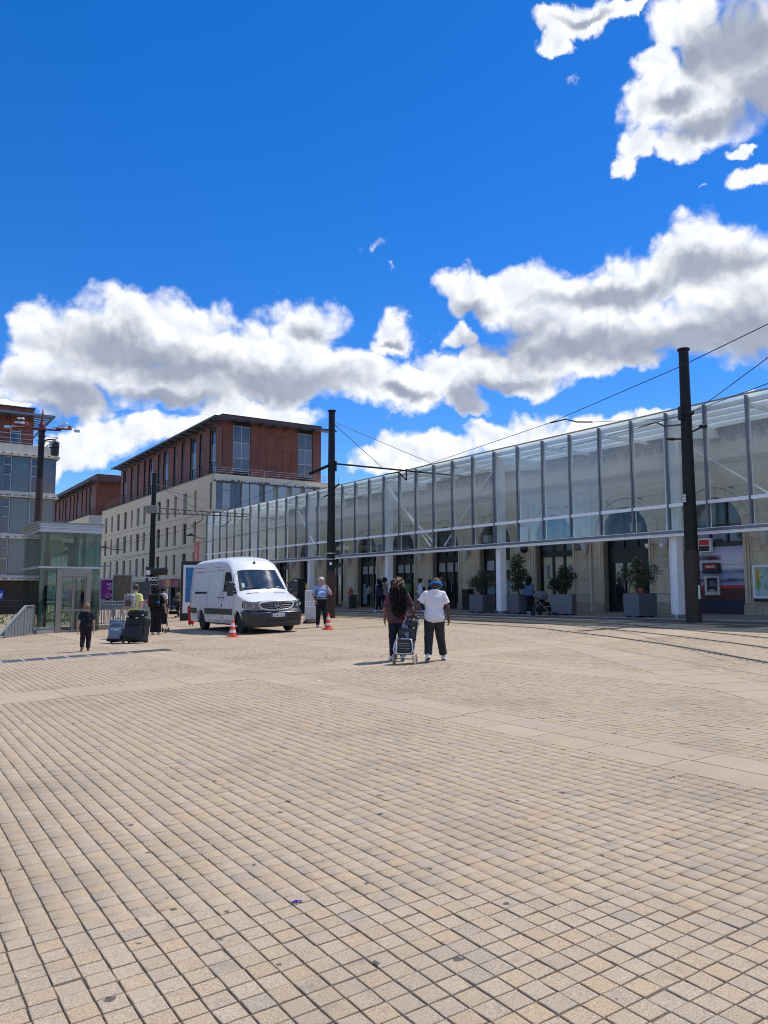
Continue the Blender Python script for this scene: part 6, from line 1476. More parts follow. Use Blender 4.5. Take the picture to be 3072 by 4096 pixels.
# windscreen: dark border then glass on the slanted front
def wsp(u, v, off, m_=0.):
    x = -1.115 - m_ * .35 - v * (.58 - m_ * .7); w = (.845 - .13 * v) - m_ * 1.3
    y = (u * 2 - 1) * w; return (x - kx_(x) * abs(y) ** 2.5 + off * .76, y, top_z(x, y) + off * .65)
mb = MB(); mb.grid(lambda u, v: wsp(u, v, .005), 24, 12); obj('windscreen_border', mb, M['van_black'], van, sm=True)
mb = MB(); mb.grid(lambda u, v: wsp(u, v, .010, .035), 24, 12); ws_ = obj('windscreen', mb, M['van_glass'], van, sm=True)
mb = MB(); mb.grid(lambda u, v: wsp(.03 + .055 * u, .12 + .22 * v, .013, .035), 2, 2)
obj('sticker', mb, mat('pale_green_sticker', (.45, .58, .52), .4, var=.4, vscale=30), ws_)
for a, b in ((.06, .24), (.76, .95)): mb = MB(); mb.grid(lambda u, v: wsp(a + (b - a) * u, .025 + .055 * v * sin(pi * u), .0125, .035), 8, 1); obj('paper_on_dashboard', mb, mat('paper_behind_glass', (.30, .38, .38), .3), ws_)
wp = MB()
for s in (-1, 1): pts = [wsp(.5 + s * (.06 + .34 * t), .02 + .05 * t, .022) for t in np.linspace(0, 1, 8)]; wp.tube(pts, .009, 5)
obj('wiper', wp, M['black'], van)
mb = MB(); 
for s in (-1, 1): mb.grid(lambda u, v: vpt(-.90 - .055 * v, s * (.28 + .42 * u), top_z(-.90 - .055 * v, s * (.28 + .42 * u)) + .006), 8, 2, s > 0)
obj('bonnet_vent', mb, M['black'], van)
# side details, both sides
def sp_(x, z, s, off): y = side_y(x, z) + off; return (x - kx_(x) * abs(y) ** 2.5, s * y, z)
def strip_line(mb, pts, s, w=.012, off=.003):
    P = [Vector(p) for p in pts]
    for a, b in zip(P[:-1], P[1:]):
        n = max(int((b - a).length / .12), 1); d = (b - a).normalized(); q = Vector((-d.y, d.x)) * w / 2
        for i in range(n):
            c0, c1 = a.lerp(b, i / n), a.lerp(b, (i + 1) / n)
            mb.add([sp_(*(c0 - q), s, off), sp_(*(c1 - q), s, off), sp_(*(c1 + q), s, off), sp_(*(c0 + q), s, off)], [(0, 1, 2, 3)])
def side_patch(poly, s, off, nx=14, nz=8):
    """patch between two polylines (lower, upper), each a function of 0..1 -> (x, z)"""
    lo_, hi_ = poly; mb = MB()
    def f(u, v): a = Vector(lo_(u)); b = Vector(hi_(u)); c = a.lerp(b, v); return sp_(c.x, c.y, s, off)
    mb.grid(f, nx, nz, s > 0); return mb
for s in (-1, 1):
    lo_ = lambda u: (-1.36 - u * 1.02, 1.40 - .02 * u)
    hi_ = lambda u: (np.interp(u, [0, .36, 1], [-1.37, -1.74, -2.36]), np.interp(u, [0, .36, .45, 1], [1.44, 1.98, 2.05, 2.06]))
    obj('window_frame', side_patch((lo_, hi_), s, .004), M['van_black'], van)
    lo2 = lambda u: (-1.46 - u * .86, 1.45); hi2 = lambda u: (np.interp(u, [0, .36, 1], [-1.48, -1.78, -2.31]), np.interp(u, [0, .36, .45, 1], [1.50, 1.93, 2.0, 2.01]))
    obj('side_window', side_patch((lo2, hi2), s, .009), M['van_glass'], van, sm=True)
    obj('quarter_trim', side_patch((lambda u: (-1.08 - u * .34, 1.30 + .04 * u), lambda u: (-1.10 - u * .32, 1.34 + .36 * u)), s, .006, 8, 4), M['van_black'], van)
    for pts, w_ in (([(-1.28, 1.32), (-1.40, 1.62), (-1.70, 2.10), (-2.44, 2.14), (-2.47, 1.3), (-2.46, .45), (-2.42, .36), (-1.62, .36)], .012), ([(-1.28, 1.32), (-1.24, .95), (-1.40, .80), (-1.5, .5)], .012),
                    ([(-3.98, .38), (-2.56, .38), (-2.56, 2.13), (-3.95, 2.13), (-3.98, .42)], .012), ([(-4.1, 2.12), (-5.62, 2.12), (-5.74, 2.02), (-5.78, .85)], .016), ([(-1.9, 2.24), (-3.6, 2.25)], .01), ([(-4.2, 2.27), (-5.7, 2.27)], .012), ([(-5.86, 2.2), (-5.86, .5)], .014)):
        sm_ = MB(); strip_line(sm_, pts, s, w_); obj('panel_gap', sm_, M['seam'], van)
    sm_ = MB(); strip_line(sm_, [(-4.05, 1.36), (-5.35, 1.36)], s, .075, .008); obj('door_rail', sm_, M['van_black'], van)
    sm_ = MB()
    for a, b in ((-1.46, -4.26), (-5.12, -5.9)): strip_line(sm_, [(a, .70), (b, .70)], s, .20, .012)
    obj('side_moulding', sm_, M['van_black'], van)
    for x in (-2.32, -2.74):
        hd = MB(); hd.tube([sp_(x + .06, 1.17, s, .0), sp_(x + .05, 1.18, s, .035), sp_(x - .08, 1.18, s, .035), sp_(x - .09, 1.17, s, .0)], .018, 6); obj('door_handle', hd, M['black'], van)
    hd = MB(); strip_line(hd, [(-2.30, 1.265), (-2.30, 1.295)], s, .03, .005); strip_line(hd, [(-2.74, 1.265), (-2.74, 1.295)], s, .03, .005); obj('lock', hd, M['seam'], van)
    hd = MB(); strip_line(hd, [(-2.51, .87), (-2.51, .96)], s, .07, .006); obj('fuel_flap', hd, M['van_black'], van)
    for x in (-2.55, -4.1): hd = MB(); strip_line(hd, [(x, .70), (x - .05, .70)], s, .04, .016); obj('side_marker', hd, mat('orange_marker', (.62, .22, .04), .3), van)
    # mirror
    mr = MB(); y0_ = side_y(-1.36, 1.35)
    mr.tube([(-1.33, s * (y0_ - .02), 1.36), (-1.27, s * (y0_ + .14), 1.36)], .05, 8); mr.tube([(-1.35, s * (y0_ - .02), 1.62), (-1.28, s * (y0_ + .14), 1.66)], .03, 8)
    pr = [(-.125, -.24), (.12, -.24), (.135, .20), (.08, .25), (-.10, .25), (-.13, .2)]
    mr.prism(pr, lambda u, v, d: (-1.22 + d * .10 - .02 * v, s * (y0_ + .22 + u * (.9 if d < .5 else .75)), 1.48 + v * (1 if d < .5 else .86)), 0, 1)
    mo = obj('wing_mirror', mr, M['van_black'], van, sm=40, bevel=.012)
    # wheel arch lip and liner
    for a in AX:
        lip = MB(); n = 22
        pts = [(a + (AR + .012) * cos(t), AZ + (AR + .012) * sin(t)) for t in [pi * i / n for i in range(n + 1)]]
        pts = [p_ for p_ in pts if p_[0] < -.5]
        lv = []; 
        for (x, z) in pts:
            zz = max(z, ZS); d = Vector((x - a, z - AZ)).normalized(); 
            for k_, (ro, of) in enumerate(((-.035, -.09), (-.035, .008), (.0, .016), (.03, .012), (.055, .001))):
                q = (x + d.x * ro, zz + d.y * ro); Y = side_y(min(q[0], -.15), q[1]) + of; lv.append((q[0] - kx_(q[0]) * abs(Y) ** 2.5, s * Y, q[1]))
        n2 = len(pts); lip.add(lv, [(i * 5 + j, i * 5 + j + 1, (i + 1) * 5 + j + 1, (i + 1) * 5 + j) for i in range(n2 - 1) for j in range(4)])
        obj('wheel_arch', lip, M['van_white'] , van, sm=True)
        ln = MB(); ln.grid(lambda u, v: (a + AR * cos(pi * u), s * (.42 + .5 * v), AZ + AR * sin(pi * u)), 16, 1); obj('wheel_well', ln, M['black'], van)
    # wheels
    for a in AX:
        t_ = bpy.data.objects.new('wheel', None); COL.objects.link(t_); t_.parent = van; t_.location = (a, s * .83, .345); t_.rotation_euler = (0, 0, (-.10 if a > -2 else 0))
        ty = MB(); ty.lathe([(.20, -.10), (.26, -.112), (.325, -.105), (.345, -.085), (.347, 0), (.345, .085), (.325, .105), (.26, .112), (.20, .10)], n=40, axis='y'); obj('tyre', ty, M['rubber'], t_, sm=40)
        rm = MB(); rm.lathe([(.205, s * .095), (.19, s * .098), (.18, s * .06), (.10, s * .045), (.085, s * .085), (.06, s * .09), (.001, s * .09)], n=30, axis='y'); obj('rim', rm, mat('grey_steel_rim', (.06, .062, .065), .5, .5, var=.2), t_, sm=35)
        rm = MB()
        for k in range(6): an = 2 * pi * k / 6; rm.lathe([(.014, s * .06), (.014, s * .105)], (.0 + .075 * cos(an), 0, .075 * sin(an)), 8, 'y')
        for k in range(10): an = 2 * pi * k / 10; rm.lathe([(.022, s * .050), (.022, s * .056)], (.145 * cos(an), 0, .145 * sin(an)), 8, 'y')
        obj('wheel_bolt', rm, M['black'], t_)
# underside, roof aerial, tail lamps
mb = MB(); mb.box(-5.85, -.25, -.86, .86, .26, .42).box(-5.2, -.8, -.40, .40, .18, .26); obj('underbody', mb, M['black'], van)
mb = MB(); mb.lathe([(.0, .02), (.05, 0), (.035, .05), (.01, .07)], (-1.93, 0, top_z(-1.93, 0)), 12); zt_ = top_z(-1.93, 0); mb.tube([(-1.93, 0, zt_ + .05), (-2.02, 0, zt_ + .45)], .004, 5); obj('aerial', mb, M['black'], van)
for s in (-1, 1):
    mb = MB(); mb.box(-5.94, -5.90, s * .80 - .06, s * .80 + .06, .95, 1.5); obj('tail_lamp', mb, M['red'], van)
mb = MB(); mb.box(-6.02, -5.88, -.96, .96, .40, .62); obj('rear_bumper', mb, M['van_black'], van, bevel=.03)
# ------------------------------------------------------------------ people: smooth bodies from blended distance fields
def surf_nets(F, lo, hi, h):
    lo = np.array(lo, float); n = np.maximum(np.ceil((np.array(hi) - lo) / h).astype(int) + 1, 4)
    ax = [lo[i] + h * np.arange(n[i]) for i in range(3)]
    G = np.stack(np.meshgrid(*ax, indexing='ij'), -1).astype(np.float32)
    v = np.asarray(F(G.reshape(-1, 3)), float).reshape(n); s = v < 0
    c = np.zeros(n - 1, int)
    for dx in (0, 1):
        for dy in (0, 1):
            for dz in (0, 1): c += s[dx:n[0] - 1 + dx, dy:n[1] - 1 + dy, dz:n[2] - 1 + dz]
    act = (c > 0) & (c < 8); idx = -np.ones(n - 1, int); idx[act] = np.arange(act.sum()); ci = np.argwhere(act)
    acc = np.zeros((len(ci), 3)); cnt = np.zeros((len(ci), 1))
    for a in range(3):
        o1, o2 = [b for b in range(3) if b != a]
        for e1 in (0, 1):
            for e2 in (0, 1):
                p0 = ci.copy(); p0[:, o1] += e1; p0[:, o2] += e2; p1 = p0.copy(); p1[:, a] += 1
                v0 = v[tuple(p0.T)]; v1 = v[tuple(p1.T)]; cr = (v0 < 0) != (v1 < 0)
                t = np.where(cr, v0 / np.where(cr, v0 - v1, 1), 0)
                q = p0.astype(float); q[:, a] += t; acc += np.where(cr[:, None], q, 0); cnt += cr[:, None]
    V = lo + h * acc / np.maximum(cnt, 1)
    Q = []
    for a in range(3):
        o1, o2 = (a + 1) % 3, (a + 2) % 3
        sl0 = [slice(None)] * 3; sl1 = [slice(None)] * 3; sl0[a] = slice(0, -1); sl1[a] = slice(1, None)
        ch = s[tuple(sl0)] != s[tuple(sl1)]; e = np.argwhere(ch)
        ok = (e[:, o1] > 0) & (e[:, o2] > 0) & (e[:, o1] < n[o1] - 1) & (e[:, o2] < n[o2] - 1) ; e = e[ok]
        if not len(e): continue
        ins = s[tuple(e.T)]
        def cell(d1, d2): k = e.copy(); k[:, o1] += d1; k[:, o2] += d2; return idx[tuple(k.T)]
        q = np.stack([cell(-1, -1), cell(0, -1), cell(0, 0), cell(-1, 0)], 1); q[~ins] = q[~ins][:, ::-1]; Q.append(q)
    Q = np.concatenate(Q) if Q else np.zeros((0, 4), int); Q = Q[(Q >= 0).all(1)]
    return V, Q
def cap(a, b, ra, rb, sc=None):
    """tapered capsule, optional anisotropic scale (x, y, z) of space"""
    a = np.array(a, float); b = np.array(b, float)
    def f(p):
        A, B, P = (a, b, p) if sc is None else (a * sc, b * sc, p * sc)
        d = B - A; l2 = max(d @ d, 1e-9); t = np.clip(((P - A) @ d) / l2, 0, 1)
        q = P - A - t[:, None] * d; return np.sqrt((q * q).sum(1)) - (ra + (rb - ra) * t)
    return f
def smin(fs, k):
    def f(p):
        d = fs[0](p)
        for g in fs[1:]:
            e = g(p); h = np.clip(.5 + .5 * (e - d) / k, 0, 1); d = e + (d - e) * h - k * h * (1 - h)
        return d
    return f
def cut(f, pt, n):
    pt = np.array(pt, float); n = np.array(n, float); n = n / np.linalg.norm(n)
    return lambda p: np.maximum(f(p), (p - pt) @ n)
def np_mesh(name, parts, mats):
    """parts: list of (V, Q, material index)"""
    me = bpy.data.meshes.new(name); Vs = []; Fs = []; mi = []; o = 0
    for V, Q, m_ in parts:
        Vs.append(V); Fs.append(Q + o); mi.append(np.full(len(Q), m_) if np.isscalar(m_) else m_); o += len(V)
    V = np.concatenate(Vs); Q = np.concatenate(Fs); mi = np.concatenate(mi)
    me.vertices.add(len(V)); me.vertices.foreach_set('co', V.ravel()); me.loops.add(Q.size); me.loops.foreach_set('vertex_index', Q.ravel().astype(np.int32))
    me.polygons.add(len(Q)); me.polygons.foreach_set('loop_start', np.arange(0, Q.size, 4, dtype=np.int32))
    for m_ in (mats if isinstance(mats, list) else [mats]): me.materials.append(m_)
    me.polygons.foreach_set('material_index', mi.astype(np.int32)); me.polygons.foreach_set('use_smooth', np.ones(len(Q), bool)); me.update(calc_edges=True); me.validate(); return me
_mc = {}
def cloth(name, col, rough=.85, var=.12, vs=5., bump=.35, bs=22.):
    if name not in _mc: _mc[name] = mat(name, col, rough, var=var, vscale=vs, bump=bump, bscale=bs, spec=.25)
    return _mc[name]
SKIN = {'dark': mat('dark_skin', (.085, .043, .027), .5, var=.08), 'brown': mat('brown_skin', (.19, .095, .06), .5, var=.08), 'light': mat('light_skin', (.50, .29, .21), .5, var=.08), 'pink': mat('ruddy_skin', (.50, .25, .18), .5, var=.08)}
HAIR = {'black': mat('black_hair', (.008, .0065, .006), .6, var=.5, vscale=40, bump=.4, bscale=70, spec=.2), 'brown': mat('dark_brown_hair', (.035, .02, .013), .5, var=.4, vscale=40, bump=.6, bscale=70), 'grey': mat('white_hair', (.55, .53, .50), .6, var=.2, vscale=40, bump=.5, bscale=70), 'fair': mat('light_brown_hair', (.16, .095, .05), .55, var=.3, vscale=40, bump=.6, bscale=70)}
M['eye'] = mat('eye_dark', (.01, .008, .007), .15); M['lip'] = mat('lip', (.28, .10, .09), .5)

def person(label, loc, H, face, skin='light', hair=('short', 'black'), top=None, legs=None, shoes=(.6, .6, .6), pose=None, wx=1., belly=0., hips=1., headpitch=0., headyaw=0., h=.012, fine=True, hand=(None, None), group=None, sleeve=.62, hem=.475, seed=0, child=False, name='person'):
    """face: heading in radians of the local +y axis; top / legs: (name, colour, extras)"""
    t = thing(name, label, 'person', tuple(loc), face, group)
    J = dict(pel=(0, 0, .52), che=(0, .0, .72), nek=(0, -.005, .825), hed=(0, .012, .925), shL=(-.098, -.004, .785), shR=(.098, -.004, .785), elL=(-.135, -.012, .63), elR=(.135, -.012, .63), wrL=(-.13, .03, .485), wrR=(.13, .03, .485),
             hiL=(-.05, 0, .505), hiR=(.05, 0, .505), knL=(-.055, .012, .285), knR=(.055, .012, .285), anL=(-.058, -.012, .048), anR=(.058, -.012, .048), toL=(-.07, .085, .018), toR=(.07, .085, .018))
    if pose: J.update(pose)
    for s in 'LR':
        if 'to' + s not in (pose or {}): a = np.array(J['an' + s]); J['to' + s] = (a[0] + (-.012 if s == 'L' else .012), a[1] + .095, a[2] - .03)
    J = {k: np.array(v, float) * H for k, v in J.items()}
    for k in ('shL', 'shR', 'elL', 'elR', 'wrL', 'wrR'): 
        if not (pose and k in pose): J[k][0] *= wx ** .7
    hs = 1.34 if child else 1.09
    R = lambda x: x * H
    rng = np.random.default_rng(seed); ph = rng.uniform(0, 6, 9)
    wrinkle = lambda p, a: a * (np.sin(p[:, 2] * 38 + 3 * np.sin(p[:, 0] * 21 + ph[0]) + ph[1]) * .5 + np.sin(p[:, 0] * 31 + p[:, 2] * 17 + 4 * p[:, 1] + ph[2]) * .5 + .7 * np.sin(p[:, 2] * 74 + p[:, 0] * 40 + 5 * np.sin(p[:, 1] * 18) + ph[3]))
    # ---- head, turned on the neck
    nk = J['nek'] + np.array([0, 0, .03 * H]); cy, sy = cos(headyaw), sin(headyaw); cp, sp = cos(headpitch), sin(headpitch)
    Rm = np.array([[cy, -sy, 0], [sy, cy, 0], [0, 0, 1]]) @ np.array([[1, 0, 0], [0, cp, sp], [0, -sp, cp]])
    hc = J['hed'] - nk
    def hsp(f): return lambda p: f((p - nk) @ Rm)
    def hw(q): return nk + Rm @ np.array(q, float)
    e = hs * H
    cranium = cap(hc + [0, -.006 * e, .012 * e], hc + [0, .004 * e, .012 * e], .052 * e, .052 * e, np.array([1.13, .98, .90]))
    jaw = cap(hc + [0, .018 * e, -.035 * e], hc + [0, .022 * e, -.042 * e], .030 * e, .026 * e); face_ = cap(hc + [0, .024 * e, .01 * e], hc + [0, .026 * e, -.025 * e], .036 * e, .03 * e)
    nose = cap(hc + [0, .055 * e, .004 * e], hc + [0, .066 * e, -.012 * e], .006 * e, .0095 * e)
    ears = [cap(hc + [s * .047 * e, -.004 * e, .004 * e], hc + [s * .049 * e, -.006 * e, -.016 * e], .009 * e, .007 * e, np.array([1.6, 1., 1.])) for s in (-1, 1)]
    head = hsp(smin([cranium, jaw, face_, nose] + ears, .012 * e))
    neck = cap(J['nek'] + [0, -.005 * H, -.03 * H], hw(hc * .55), .034 * H, .030 * H)
    # ---- trunk and limbs
    fat = wx
    che, pel = J['che'], J['pel']
    fw = fat ** .75
    tr = [cap(che + [-.046 * H * fw, 0, .025 * H], che + [.046 * H * fw, 0, .025 * H], .054 * H, .054 * H), cap(che + [-.038 * H * fw, 0, -.05 * H], che + [.038 * H * fw, 0, -.05 * H], .056 * H * fat ** .5, .056 * H * fat ** .5),
          cap(pel + [-.038 * H * fw * hips, 0, .05 * H], pel + [.038 * H * fw * hips, 0, .05 * H], .056 * H * fat ** .5, .056 * H * fat ** .5), cap(pel + [-.040 * H * hips * fw, -.012 * H, -.005 * H], pel + [.040 * H * hips * fw, -.012 * H, -.005 * H], .058 * H * hips * fat ** .4, .058 * H * hips * fat ** .4),
          cap(J['shL'] * .85 + che * .15, J['nek'] + [-.012 * H, -.004 * H, .004 * H], .031 * H, .026 * H), cap(J['shR'] * .85 + che * .15, J['nek'] + [.012 * H, -.004 * H, .004 * H], .031 * H, .026 * H)]
    if belly: tr.append(cap(pel + [0, .045 * H, .11 * H], pel + [0, .05 * H, .06 * H], .075 * H * belly, .07 * H * belly))
    k_ = .022 * H; af = wx ** .5
    arms = {s: [cap(J['sh' + s], J['el' + s], .031 * H * af, .024 * H * af), cap(J['el' + s], J['wr' + s], .0245 * H * af, .0155 * H)] for s in 'LR'}
    lg = {s: [cap(J['hi' + s], J['kn' + s], .056 * H * hips ** .7 * wx ** .4, .036 * H * wx ** .3), cap(J['kn' + s], J['an' + s], .036 * H * wx ** .3, .022 * H)] for s in 'LR'}
    feet = {s: cap(J['an' + s] + [0, -.01 * H, -.025 * H], J['to' + s], .022 * H, .02 * H) for s in 'LR'}
    lo = np.min(list(J.values()), 0) - .11 * H; hi = np.max(list(J.values()), 0) + .11 * H; lo[2] = min(lo[2], -.02); lo[2] = np.min([J['anL'][2], J['anR'][2], J['toL'][2], J['toR'][2]]) - .06 * H; hi[2] += .02 * H
    body = smin(tr + arms['L'] + arms['R'] + lg['L'] + lg['R'] + [feet['L'], feet['R'], neck, head], k_ * .55)
    parts = [(*surf_nets(body, lo, hi, h), 0)]
    # ---- hands with four fingers and a thumb
    if fine:
        for s, sg in (('L', -1), ('R', 1)):
            wr, el = J['wr' + s], J['el' + s]; d = wr - el; d /= np.linalg.norm(d); hd = hand[0 if s == 'L' else 1]
            grip = 1.0 if hd == 'grip' else .28; n_ = np.array([-sg, .15, 0.]) if hd != 'grip' else np.array([0, .0, -1.]) ; 
            if hd == 'up': n_ = np.array([-sg * 1., .1, .1])
            n_ = n_ - d * (n_ @ d); n_ /= np.linalg.norm(n_); w_ = np.cross(n_, d) * sg; w_ = w_ if (w_[1] > 0 or hd == 'grip') else -w_
            g = H * (1.12 if child else 1.); P = wr + d * .012 * g
            fs = [cap(wr - d * .01 * g, P + d * .03 * g, .0145 * g, .013 * g), cap(P + w_ * .012 * g, P + w_ * .014 * g + d * .035 * g, .0105 * g, .0095 * g), cap(P - w_ * .012 * g, P - w_ * .014 * g + d * .033 * g, .0105 * g, .0085 * g)]
            for i, o_ in enumerate((.0165, .0055, -.0055, -.0165)):
                L1 = (.021, .024, .022, .017)[i] * g; b0 = P + d * .042 * g + w_ * o_ * g; c1 = grip * .9; c2 = grip * 2.0
                b1 = b0 + (d * cos(c1) + n_ * sin(c1)) * L1; b2 = b1 + (d * cos(c2) + n_ * sin(c2)) * L1 * .85
                fs += [cap(b0, b1, .0060 * g, .0055 * g), cap(b1, b2, .0055 * g, .0045 * g)]
            t0 = P + w_ * .016 * g + d * .004 * g; t1 = t0 + (d * .6 + w_ * .7 + n_ * .35) * .024 * g; t2 = t1 + (d * .9 + w_ * .1 + n_ * .5) * .02 * g
            fs += [cap(t0, t1, .0075 * g, .0065 * g), cap(t1, t2, .0062 * g, .005 * g)]
            c = P + d * .04 * g; parts.append((*surf_nets(smin(fs, .004 * g), c - .085 * g, c + .085 * g, .0055), 0))
    # eyes and mouth
    def blob(q, r, m_):
        c = hw(q); parts.append((*surf_nets(lambda p: np.sqrt(((p - c) ** 2).sum(1)) - r, c - r * 1.6, c + r * 1.6, r * .6), m_))
    for s in (-1, 1): blob(hc + np.array([s * .019, .0545, .010]) * e, .0058 * e, 1)
    c = hw(hc + np.array([0, .052, -.032]) * e); m_ = cap(hc + np.array([-.011, .0535, -.033]) * e, hc + np.array([.011, .0535, -.033]) * e, .0036 * e, .0036 * e); parts.append((*surf_nets(hsp(m_), c - .02 * e, c + .02 * e, .003 * e), 2))
    link('body', np_mesh('body', parts, [SKIN[skin], M['eye'], M['lip']]), t)
    def garment(nm, f, m_, lo_=lo, hi_=hi, hh=h):
        V, Q = surf_nets(f, lo_, hi_, hh)
        if len(Q): link(nm, np_mesh(nm, [(V, Q, 0)], m_), t)
    infl = .012 * H
    # ---- upper garment
    if top:
        nm, mt, ex = top; th = infl * ex.get('loose', 1.); sl = ex.get('sleeve', sleeve); hm = ex.get('hem', hem) * H
        core = smin(tr + [cap(J['nek'] + [0, 0, -.03 * H], J['nek'] + [0, 0, .01 * H], .036 * H, .036 * H)], k_)
        core = cut(core, (0, 0, hm - 0), (ex.get('skew', 0), 0, -1)) if not ex.get('dress') else core
        drape = lambda p: th * (.34 + .66 * np.clip((.80 * H - p[:, 2]) / (.17 * H), 0, 1)); fs = [lambda p, c=core: c(p) - drape(p)]
        for s in 'LR':
            if sl <= 0: break
            a, b, c = J['sh' + s], J['el' + s], J['wr' + s]; ff = [lambda p, f=arms[s][0]: f(p) - drape(p) * 1.05 - .002 * H]; d = (b - a) / np.linalg.norm(b - a); end = a + (b - a) * min(sl, 1.)
            if sl > 1: ff.append(lambda p, f=arms[s][1]: f(p) - th * 1.2); d = (c - b) / np.linalg.norm(c - b); end = b + (c - b) * (sl - 1); fs.append(cut(smin(ff, .01 * H), end, d))
            else: fs.append(cut(ff[0], end, d))
        g = smin(fs, .014 * H); nz = (J['nek'][2] + ex.get('collar', .004) * H)
        gg = lambda p: np.maximum(np.maximum(g(p) + wrinkle(p, .0022 * H / 1.7 * ex.get('wr', 1.)), p[:, 2] - nz - .35 * np.maximum(-p[:, 1], 0)), hm - p[:, 2] + ex.get('skew', 0) * p[:, 0])
        if ex.get('dress'):
            L_ = ex['dress']; skirt = cap((0, 0, L_ * H + .1 * H), (0, 0, .60 * H), ex.get('flare', .15) * H, .085 * H, np.array([1., 1.12, .6])); g2 = smin([g, skirt], .05 * H)
            gg = lambda p: np.maximum(np.maximum(g2(p) + .010 * np.sin(np.arctan2(p[:, 1], p[:, 0]) * 9 + 2) * np.clip((.55 * H - p[:, 2]) * 2, 0, 1), p[:, 2] - nz), L_ * H - p[:, 2])
        garment(nm, gg, mt)
        if ex.get('hood'): garment('hood', lambda p: smin([cap(J['nek'] + [-.04 * H, -.045 * H, -.005 * H], J['nek'] + [.04 * H, -.045 * H, -.005 * H], .032 * H, .032 * H), cap(J['nek'] + [-.05 * H, 0, .0], J['nek'] + [.05 * H, .0, .0], .028 * H, .028 * H)], .02 * H)(p) + wrinkle(p, .002 * H), mt)
    # ---- trousers
    if legs:
        nm, mt, ex = legs; th = infl * .62 * ex.get('loose', 1.); ln = ex.get('len', .93); ws = ex.get('waist', .60) * H; fs = []
        for s in 'LR':
            a, b = J['kn' + s], J['an' + s]; d = (b - a) / np.linalg.norm(b - a); lo_fl = th * ex.get('cuff', 1.3)
            low = cap(J['kn' + s], J['an' + s], .036 * H * wx ** .3 + th, .024 * H + lo_fl)
            fs.append(smin([lambda p, f=lg[s][0]: f(p) - th, cut(low, a + (b - a) * ln, d)], .016 * H))
        seat = smin([tr[2], tr[3]] + ([tr[-1]] if belly else []), k_); fs.append(lambda p: seat(p) - th); g = smin(fs, .016 * H)
        garment(nm, lambda p: np.maximum(g(p) + wrinkle(p, .0028 * H / 1.7), p[:, 2] - ws), mt)
        if ex.get('belt'): garment('belt', lambda p: np.maximum(np.maximum(smin(tr[2:4] + ([tr[-1]] if belly else []), k_)(p) - th * 2.4, p[:, 2] - ws - .004 * H), ws - .018 * H - p[:, 2]), M['black'])
    # ---- shoes
    if shoes is not None:
        for s in 'LR':
            an, to = J['an' + s], J['to' + s]; fd = to - an; fd = fd / np.linalg.norm(fd); heel = an + np.array([0, 0, -.022 * H]) - fd * .012 * H * 1.3
            up = np.cross(np.cross(fd, [0, 0, 1.]), fd); up /= np.linalg.norm(up)
            f = smin([cap(heel, to, .027 * H, .022 * H), cap(an + [0, 0, .004 * H], heel + fd * .03 * H, .026 * H, .028 * H)], .012 * H); base = (heel + to) / 2 - up * .024 * H
            f2 = cut(f, base, -up); V, Q = surf_nets(f2, np.minimum(an, to) - .07 * H, np.maximum(an, to) + .07 * H, .008)
            sole = ((V[Q].mean(1) - base) @ up) < .011 * H
            link('shoe', np_mesh('shoe', [(V, Q, sole.astype(int))], [cloth('shoe_%02d%02d%02d' % tuple(int(c * 99) for c in shoes), shoes, .6, .06, bump=.1), M['white'] if min(shoes) > .2 or sum(shoes) < .3 else M['rubber']]), t)
    # ---- hair
    hk, hcname = hair; hm_ = HAIR[hcname] if isinstance(hcname, str) else hcname; hr = np.array([0, -.004, .016]) * e
    shell = cap(hc + hr + [0, -.006 * e, 0], hc + hr, .058 * e, .058 * e, np.array([1.10, .96, .93]))
    hb = 70.
    fz = lambda p, a: a * (np.sin(p[:, 0] * hb + 2 * np.sin(p[:, 2] * 45)) * np.sin(p[:, 2] * hb * .8 + p[:, 1] * 50 + ph[4]) + .5 * np.sin(p[:, 1] * 120 + p[:, 0] * 95))
    if hk == 'short':
        f = lambda p: np.maximum(shell(p) + fz(p, .0022 * e), np.maximum(p[:, 1] - hc[1] - (.030 + .0) * e - .75 * np.maximum(p[:, 2] - hc[2] - .012 * e, -.1), hc[2] - .028 * e - p[:, 2]))
    elif hk == 'bald':
        f = lambda p: np.maximum(shell(p) + .004 * e + fz(p, .001 * e), np.maximum(p[:, 1] - hc[1] - .012 * e - .9 * (p[:, 2] - hc[2] - .03 * e), hc[2] - .03 * e - p[:, 2]))
    elif hk == 'afro':
        f = lambda p: np.maximum(shell(p) - .008 * e + fz(p, .004 * e), np.maximum(p[:, 1] - hc[1] - .03 * e - .6 * np.maximum(p[:, 2] - hc[2] - .02 * e, -.1), hc[2] - .022 * e - p[:, 2]))
    elif hk in ('long', 'bob'):
        Lh = .30 if hk == 'long' else .085; wv = .058 if hk == 'long' else .05
        fall = cap(hc + np.array([0, -.030, .0]) * e, hc + np.array([0, -.062, -Lh]) * e, .060 * e, wv * e * 1.15, np.array([.86, 1.05, 1.])); vol = smin([lambda p: shell(p) - .010 * e, fall], .03 * e)
        f = lambda p: np.maximum(vol(p) + fz(p, .0055 * e) + (.006 * e * np.sin(p[:, 2] * 55 + np.sin(p[:, 0] * 40) * 2)), p[:, 1] - hc[1] - .028 * e - .7 * np.maximum(p[:, 2] - hc[2] - .02 * e, 0))
    else: f = None
    if f: 
        c = hw(hc); ext = (.16 if hk != 'long' else .40) * e; garment('hair', hsp(f), hm_, c - [.13 * e, .16 * e, ext], c + .13 * e, min(h, .009))
    return t, J, hw, hc
